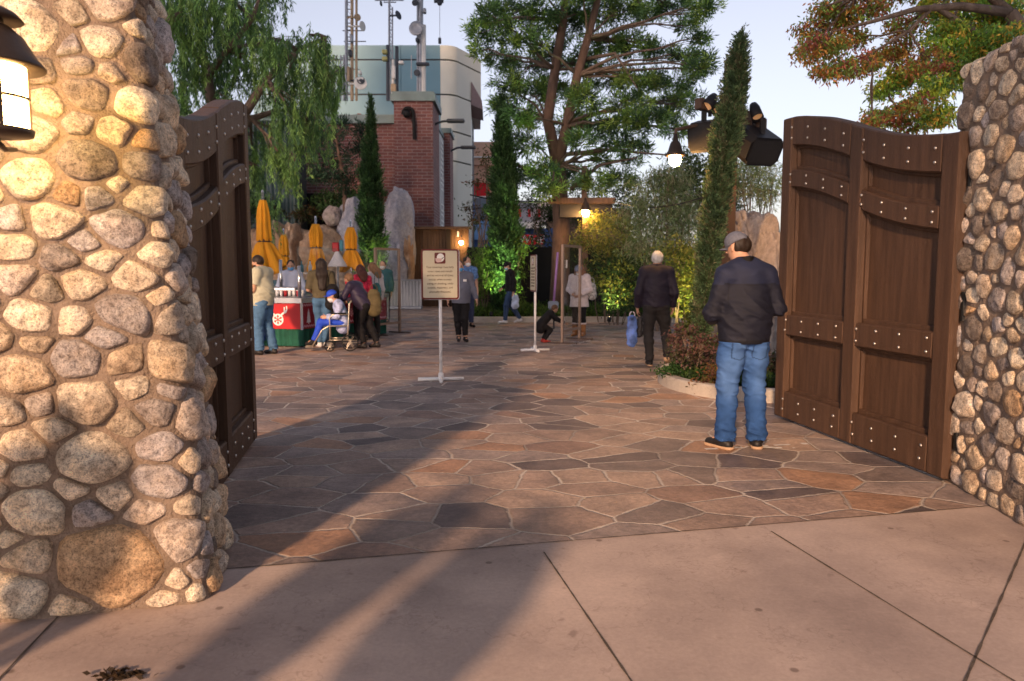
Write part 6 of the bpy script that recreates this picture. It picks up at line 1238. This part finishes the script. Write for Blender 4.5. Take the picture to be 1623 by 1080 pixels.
# jacket yoke and hem seams, back pockets
def strip_on(root, W, pts, r, m, name): MB().tube([wpt(W, q) for q in pts], r, 6).build(name, m, root, smooth=True)
ph = thing('phone', 'dark phone in the hands of the man in the grey cap', 'phone', wpt(W1, (-.06, .42, 1.14))); MB().box(wpt(W1, (-.055, .43, 1.13)), (.15, .012, .075), R(8), .004).build('phone_body', m_blk, ph); MB().box(wpt(W1, (-.055, .422, 1.13)), (.135, .003, .064), R(8)).build('screen', mat('phone screen', (.1, .12, .15), .2), ph)
# 2 the white haired man walking away with bags
p = G(1036, 580); om, W2, J2 = person('white haired person in a dark plum jacket walking away with carrier bags', (p.x+.02, p.y, 0), 0, 1.03,
    dict(head=(.02, .06, 1.62), look=(.25, 1, -.12), neck=(0, .01, 1.49), el=(-.27, -.03, 1.13), er=(.27, -.04, 1.12), wl=(-.27, .06, .89), wr=(.275, .07, .90), kl=(-.10, .05, .50), al=(-.085, -.02, .085), tl=(-.09, .15, .035), kr=(.17, .05, .50), ar=(.13, -.26, .20), tr=(.19, -.13, .07)),
    bulk=1.06, belly=.03, top=m_plum, hem=.90, legs=m_dgrey, leg_end=.0, waist=.93, shoes=m_shoe, sole=m_sole, hair=m_whair, vox=.010, folds=1.5, tfold=1.4, collar=True, mask=m_kmask)
w_ = wpt(W2, (-.29, .06, .83)); bagobj('plastic_bag', 'blue and white plastic carrier bag in the left hand of the white haired man', 'bag', (w_.x-.06, w_.y, .55), (.18, .10, .50), mat('blue printed plastic', (.14, .24, .60), .4, .95, 7), 3, ms=m_kw, sl=.10); bagobj('gift_bag', 'small dark patterned bag beside the blue carrier bag', 'bag', (w_.x+.07, w_.y+.05, .60), (.11, .10, .34), mat('black patterned bag', (.04, .04, .045), .5, .9, 40), 5, sl=.08)
# 3 man in the tee shirt at the left
p = G(419, 562); person('bearded person in pale sage tee shirt and jeans looking down beside the kiosk', (p.x, p.y, 0), 78, 1.02,
    dict(head=(0, .07, 1.60), look=(0, 1, -.45), neck=(0, .01, 1.48), el=(-.26, .03, 1.13), er=(.26, .05, 1.13), wl=(-.12, .30, 1.16), wr=(.10, .31, 1.15), kl=(-.10, .05, .5), al=(-.10, .03, .085), tl=(-.10, .20, .035), kr=(.10, -.02, .5), ar=(.11, -.12, .085), tr=(.13, .05, .035)),
    bulk=1.16, belly=.10, top=m_tee, sleeve='short', hem=.86, legs=m_jean2, leg_end=.0, shoes=m_shoe, hair=m_dhair, mask=mat('short beard', (.03, .018, .012), .8, .3, 40, .5, 120), folds=1.6, tfold=1.3, jean=True, vox=.011)
# 4 long haired woman at the counter
p = G(512, 551); lw, W4, J4 = person('person with very long dark hair, olive top and jeans, standing at the kiosk counter', (p.x, p.y+.0, 0), 12, .985,
    dict(look=(-.1, 1, -.1), el=(-.25, -.02, 1.14), er=(.23, .0, 1.14), wl=(-.12, .20, 1.04), wr=(.2, .16, 1.0), kl=(-.07, .04, .5), kr=(.08, -.0, .5), al=(-.06, .0, .09), ar=(.07, -.04, .09), tl=(-.12, .15, .035), tr=(.03, .13, .035)),
    bulk=.93, fem=True, top=mat('olive knit top', (.10, .085, .05), .9, .15, 20, .3, 60), sleeve='elbow', hem=.98, legs=m_jean2, leg_end=.03, shoes=m_wshoe, hair=m_dhair, hairlen=.46, folds=.7, vox=.011)
bq = wpt(W4, (.20, -.10, 1.05)); bagobj('backpack', 'black backpack hanging at the side of the long haired woman', 'backpack', (bq.x, bq.y, .98), (.30, .22, .38), m_blackc, 2, sl=.34)
# 5, 6 two behind at the counter
p = G(572, 541); person('child in a red plaid jacket standing at the kiosk between the umbrellas and the wheelchair', (p.x, 16.0, 0), 25, .92, dict(look=(-.3, 1, -.1)), bulk=.92, fem=True, top=mat('red plaid cloth', (.40, .02, .06), .8, .75, 14), hem=.86, legs=m_blackc, shoes=m_shoe, hair=mat('auburn hair', (.07, .025, .02), .6, .3, 20, .4, 90), hairlen=.22)
p = P(590, 480, 16.5); person('person with wavy light brown hair and a white top, turned towards the kiosk', (p.x, 16.6, 0), 40, .95, dict(look=(-.5, .8, -.1)), bulk=.95, fem=True, top=mat('white cotton', (.60, .58, .60), .85, .1, 6), hem=.88, legs=m_dgrey, shoes=m_shoe, hair=m_lhair, hairlen=.20)
bagobj('shoulder_bag', 'small teal shoulder bag on the white top of the wavy haired woman', 'bag', (p.x+.13, 16.36, 1.06), (.20, .10, .24), mat('teal canvas', (.03, .13, .14), .7), 4, sl=.3)
# 7 vendor behind the counter
person('kiosk worker in white leaning over the counter behind the clear guard', (-5.0+.12, 16.75, 0), 205, .98, dict(look=(.2, 1, -.3), wl=(-.2, .33, 1.0), el=(-.28, .10, 1.14), wr=(.15, .34, 1.0), er=(.28, .08, 1.15)), bulk=1.0, top=mat('white work shirt', (.55, .58, .70), .8, .1, 6), legs=m_blackc, shoes=m_shoe, hair=m_dhair, mask=m_bmask)
# 8 the one who pushes the chair
wc = G(536, 556); cx, cy = wc.x, wc.y+.1
p = (cx+.40, cy+.35, 0); pu, W8, J8 = person('person in a dark purple jacket and red dotted mask pushing the wheelchair', p, 72, .93,
    dict(head=(0, .33, 1.42), neck=(0, .22, 1.34), chest=(0, .14, 1.17), waist=(0, .03, 1.00), pelvis=(0, -.05, .90), sl=(-.18, .20, 1.29), sr=(.18, .20, 1.29), el=(-.24, .32, 1.05), er=(.24, .30, 1.05), wl=(-.20, .50, .95), wr=(.20, .50, .95), look=(.3, 1, -.35), hl=(-.09, -.05, .87), hr=(.09, -.05, .87), kl=(-.10, .05, .48), kr=(.10, -.08, .48), al=(-.10, -.05, .09), ar=(.10, -.25, .10), tl=(-.10, .12, .035), tr=(.10, -.08, .04)),
    bulk=1.05, belly=.02, top=mat('dark purple jacket', (.03, .022, .05), .5, .2, 6), hem=.86, legs=m_blackc, shoes=m_shoe, hair=m_lhair, mask=m_rmask)
bq = wpt(W8, (.10, -.20, 1.05)); bagobj('backpack', 'olive brown backpack on the back of the person pushing the wheelchair', 'backpack', (bq.x, bq.y-.05, .88), (.30, .22, .38), mat('olive canvas', (.13, .10, .045), .8, .3, 9), 7, sl=.2)
# wheelchair facing left towards us
hd = R(102); f = Vector((-sin(hd), cos(hd), 0)); r_ = Vector((cos(hd), sin(hd), 0)); o = Vector((cx, cy, 0)); wt = thing('wheelchair', 'light folding wheelchair with silver frame, pushed past the kiosk', 'wheelchair', o); m_ch = mat('champagne steel tube', (.55, .48, .38), .3, .08, 6, metal=.7); m_ty = mat('black tyre', (.012, .012, .013), .7)
def wp(x, y, z): return o+r_*x+f*y+Vector((0, 0, z))
for s in (-.23, .23):
    MB().tube([wp(s, -.24, .92), wp(s, -.20, .88), wp(s, -.17, .46), wp(s, -.15, .2)], .013, 8).build('back_tube', m_ch, wt, smooth=True); MB().tube([wp(s, -.18, .68), wp(s, .10, .68), wp(s, .16, .62), wp(s, .16, .22)], .012, 8).build('arm_tube', m_ch, wt, smooth=True); MB().box(wp(s, -.0, .70), (.05, .28, .03), hd, .008).build('armrest', m_blackc, wt)
    MB().tube([wp(s, -.16, .47), wp(s, .18, .47), wp(s, .30, .40), wp(s, .48, .10)], .012, 8).build('seat_tube', m_ch, wt, smooth=True); MB().tube([wp(s, -.15, .21), wp(s, .18, .21)], .011, 8).build('lower_tube', m_ch, wt, smooth=True); MB().box(wp(s*.6, .54, .09), (.15, .14, .015), hd, .004).build('footrest', m_ch, wt)
    for yy, rad, nm in ((-.20, .155, 'rear_wheel'), (.17, .10, 'front_wheel')):
        mb = MB(); mb.lathe(wp(s*1.09-.012, yy, rad), [(rad-.022, -.002), (rad-.006, 0), (rad, .010), (rad, .018), (rad-.006, .028), (rad-.022, .030)], 26, ax=r_, ring=True); wheel = mb.build('tyre', m_ty, wt, smooth=True)
        mb = MB()
        for k in range(6): a_ = k*pi/3; e = f*cos(a_)+Vector((0, 0, sin(a_))); mb.tube([wp(s*1.09, yy, rad), wp(s*1.09, yy, rad)+e*(rad-.02)], .006, 5)
        mb.lathe(wp(s*1.09-.012, yy, rad), [(0, 0), (.025, 0), (.025, .03), (0, .03)], 12, ax=r_); mb.build('rim', m_ch, wheel)
MB().box(wp(0, .02, .47), (.44, .38, .02), hd).build('seat', m_kg, wt); MB().box(wp(0, -.19, .70), (.44, .02, .40), hd).build('backrest', m_kg, wt)
# the one seated, in royal blue
m_roy = mat('royal blue cloth', (.015, .06, .50), .7, .15, 6); person('seated person in royal blue with a blue cap in the wheelchair', (o.x, o.y, 0), 102, .92,
    dict(head=(0, .12, 1.10), neck=(0, .03, .98), chest=(0, -.03, .83), waist=(0, -.08, .66), pelvis=(0, -.08, .58), sl=(-.17, -.02, .93), sr=(.17, -.02, .93), el=(-.22, .03, .70), er=(.22, .03, .70), wl=(-.14, .24, .68), wr=(.14, .24, .68), look=(.1, 1, -.35), hl=(-.09, -.04, .57), hr=(.09, -.04, .57), kl=(-.10, .36, .58), kr=(.10, .36, .58), al=(-.10, .50, .20), ar=(.10, .50, .20), tl=(-.10, .64, .15), tr=(.10, .64, .15)),
    bulk=.92, top=mat('white and blue cloth', (.35, .40, .62), .8, .6, 12), hem=.52, legs=m_roy, leg_end=.05, shoes=m_blackc, hat=(m_roy, 'cap'), mask=m_wmask, hair=m_dhair)
# 9 woman with the blue mask
p = G(731, 542); bm, W9, J9 = person('person in a grey blue blouse, black trousers and blue mask walking towards the gateway', (p.x, p.y, 0), 186, .965,
    dict(el=(-.27, -.02, 1.14), er=(.25, -.02, 1.14), wl=(-.33, .05, .92), wr=(.28, .07, .90), kl=(-.08, .05, .5), kr=(.08, .0, .5), al=(-.09, .02, .09), ar=(.05, -.06, .10), tl=(-.12, .16, .035), tr=(.06, .10, .04), head=(.02, .03, 1.62)),
    bulk=1.06, fem=True, belly=.03, top=m_greyb, hem=.84, legs=m_blackc, leg_end=.14, shoes=m_shoe, hair=m_dhair, mask=m_bmask, tfold=1.2)
tg = thing('name_badge', 'small white badge on the chest of the person in the grey blue blouse', 'badge', wpt(W9, (-.08, .17, 1.33))); MB().box(wpt(W9, (-.08, .168, 1.33)), (.07, .012, .045), R(6), .003).build('badge_plate', mw, tg)
# 10 behind her
p = P(738, 480, 19.6); person('person in a blue patterned shirt half hidden behind the woman in the grey blue blouse', (p.x+.03, 19.8, 0), 200, 1.05, dict(look=(-.5, 1, -.1)), top=mat('blue floral cloth', (.10, .20, .42), .8, .8, 22), sleeve='short', legs=mat('navy shorts', (.03, .04, .09), .8), leg_end=.1, shoes=m_blackc, hair=m_dhair, mask=m_wmask)
# 11 man walking left with bag
p = G(809, 513); am, W11, J11 = person('person in a black jacket, dark cap and teal mask walking past the planting strip', (p.x, p.y, 0), 98, 1.0,
    dict(head=(0, .08, 1.60), look=(0, 1, -.35), neck=(0, .02, 1.48), el=(-.23, -.08, 1.15), er=(.23, .02, 1.14), wl=(-.24, -.05, .89), wr=(.22, .20, .98), kl=(-.09, .14, .52), al=(-.09, .16, .10), tl=(-.09, .33, .045), kr=(.09, -.04, .50), ar=(.09, -.28, .13), tr=(.09, -.14, .04)),
    bulk=1.04, top=m_blackc, hem=.90, legs=mat('dark denim', (.03, .06, .13), .8, .2, 6), leg_end=.0, shoes=m_wshoe, hair=m_dhair, hat=(m_blackc, 'cap'), mask=m_tmask, folds=1.4)
w_ = wpt(W11, (-.25, -.04, .80)); bagobj('plastic_bag', 'white plastic bag with a blue print swinging beside the man in the black jacket', 'bag', (w_.x+.06, w_.y-.02, .62), (.22, .12, .30), mat('white bag with blue print', (.42, .50, .66), .4, .6, 6), 8, ms=m_kw, sl=.12)
# 12 crouching child
p = G(866, 543); person('small child in a black tracksuit crouching and reaching towards the clear screen', (p.x-.02, p.y, 0), -78, .66,
    dict(head=(0, .30, 1.06), look=(0, 1, -.35), neck=(0, .20, .96), chest=(0, .08, .82), waist=(0, -.08, .66), pelvis=(0, -.16, .56), sl=(-.15, .15, .91), sr=(.15, .15, .91), el=(-.18, .36, .72), er=(.18, .36, .72), wl=(-.14, .58, .62), wr=(.14, .58, .62), hl=(-.09, -.14, .55), hr=(.09, -.14, .55), kl=(-.12, .14, .40), kr=(.12, .14, .40), al=(-.11, -.06, .09), ar=(.11, -.06, .09), tl=(-.12, .11, .035), tr=(.12, .11, .035)),
    bulk=1.0, top=m_blackc, hem=.48, legs=m_blackc, leg_end=.05, shoes=m_ora, hair=mat('sandy hair', (.14, .075, .04), .6, .2, 20), vox=.012)
# 13 hooded woman
p = G(917, 533); hw_, W13, J13 = person('person in a white fleece coat with fur hood and tan boots, looking down', (p.x+.01, p.y, 0), 160, .93,
    dict(head=(0, .08, 1.60), look=(.1, 1, -.5), neck=(0, .0, 1.47), el=(-.27, .0, 1.14), er=(.27, -.0, 1.14), wl=(-.10, .22, 1.02), wr=(.10, .22, 1.02), al=(-.10, 0, .09), ar=(.10, 0, .09), kl=(-.09, .02, .5), kr=(.09, .02, .5)),
    bulk=1.12, top=m_fleece, hem=.72, skirt=.03, legs=m_blackc, leg_end=.1, shoes=m_boot, hair=m_lhair, hat=(mat('faded blue cap', (.20, .22, .32), .8), 'cap'), hood=m_fur, mask=m_wmask, tfold=1.4)
for s in ('al', 'ar'):
    a_ = wpt(W13, vadd(J13[s], (0, 0, -.06))); MB().lathe((a_.x, a_.y, .02), [(0, 0), (.062, 0), (.066, .2), (.07, .26), (.0, .26)], 14).build('boot_shaft', m_boot, hw_, smooth=True); MB().lathe((a_.x, a_.y, .27), [(.066, 0), (.078, .01), (.078, .03), (.066, .04)], 14).build('boot_cuff', m_fleece, hw_, smooth=True)
bq = wpt(W13, (-.30, -.05, 1.15)); bagobj('backpack', 'small black and white patterned backpack worn by the hooded woman', 'backpack', (bq.x, bq.y, 1.02), (.22, .18, .28), mat('black and white print', (.35, .35, .35), .7, .95, 30), 9, sl=.2)
# 14 person beyond the right clear screen
p = P(606, 470, 21.); person('person in teal with a white mask, seen through the clear screen beside the kiosk', (p.x, 21.2, 0), 175, 1.0, {}, top=mat('teal uniform', (.02, .10, .13), .8), legs=m_blackc, shoes=m_shoe, hair=m_dhair, mask=m_wmask)
# those waiting just left of the camera, whose long shadows cross the path
sp = dict(vox=.02)
person('person in a grey coat waiting nearest the viewer at the left edge', (-1.02, .80, 0), -10, .97, {}, bulk=1.35, top=mat('grey coat', (.12, .12, .13), .8, .15, 5), legs=m_dgrey, shoes=m_shoe, hair=m_dhair, **sp)
person('person in a blue coat waiting in front of the left pillar, outside the left edge', (-1.56, 1.2, 0), 10, 1.0, {}, bulk=1.35, top=mat('blue coat', (.05, .08, .16), .8, .15, 5), legs=m_blackc, shoes=m_shoe, hair=m_dhair, **sp)
person('short person in a brown coat waiting close to the lantern pillar', (-2.36, 1.86, 0), 0, .86, {}, bulk=1.1, top=mat('brown coat', (.14, .09, .05), .8, .15, 5), legs=m_blackc, shoes=m_shoe, hair=m_dhair, **sp)
# ---- unseen trees added behind the viewer to block sun from far plaza and gate
def sun_blocker_tree(label, trunk, boxes, n):
    t = tree('sun_blocker_tree', label, (trunk[0], trunk[1], 0), 'added sun-blocking trees behind the entrance'); F = Fol(); mb = MB(); mb.tube([(trunk[0], trunk[1], 0), (trunk[0]+.3, trunk[1], 5), (trunk[0], trunk[1]+.2, trunk[2])], [.4, .3, .15], 9)
    for c, r in boxes:
        S = leaf_clump(F, c, r, n, 34, .60, .42, [(.05, .09, .03), (.035, .07, .025), (.07, .11, .035)], .5, .2, hollow=.0)
        for q in S[:6]: limb(mb, (trunk[0], trunk[1], min(c[2], trunk[2])), q, .12, .03, 0, .06, 4, 5)
    mb.build('trunk', m_bark, t); F.build('crown', m_leaf, t)
def crowns(xs, zs): return [((x+rnd.uniform(-.8, .8), -12+rnd.uniform(-1.5, 1.5), z), (4.0, 2.6, 3.7)) for x in xs for z in zs]
sun_blocker_tree('added sun-blocking tree behind the viewer on the right, seen from behind the gateway only', (2.5, -11, 27), [((1.1, -10, 8.6), (3.7, 2.5, 2.6)), ((6, -11, 8), (3.5, 2.5, 3))]+crowns((.5, 6.5), (14.2, 20, 26)), 70)
sun_blocker_tree('added sun-blocking tree behind the viewer in the middle, with a high crown', (-9.5, -13, 34), crowns((-5.5, -11.5), (14.4, 20, 26, 32)), 70)
sun_blocker_tree('added sun-blocking tree behind the viewer on the left, with a high crown', (-20, -13, 36), crowns((-17.5, -23.5), (14.4, 20, 26, 32, 38)), 70)
# a dark dead leaf mat on the concrete near the pillar foot
q = G(186, 1074); lf = thing('leaf_litter', 'small dark clump of wet leaves on the concrete in front of the lantern pillar', 'leaves', (q.x, q.y, 0)); F = Fol(); k = 60; p = np.column_stack([q.x+rng.normal(size=k)*.045, q.y+rng.normal(size=k)*.012, .006+rng.random(k)*.012]); V, Q = blades(p, unit(rng.normal(size=(k, 3))*np.array([1, .6, .12])), .035, .02); F.add(V, Q, cols(k, [(.03, .02, .012), (.05, .03, .015)])); F.build('leaves', m_leaf, lf)
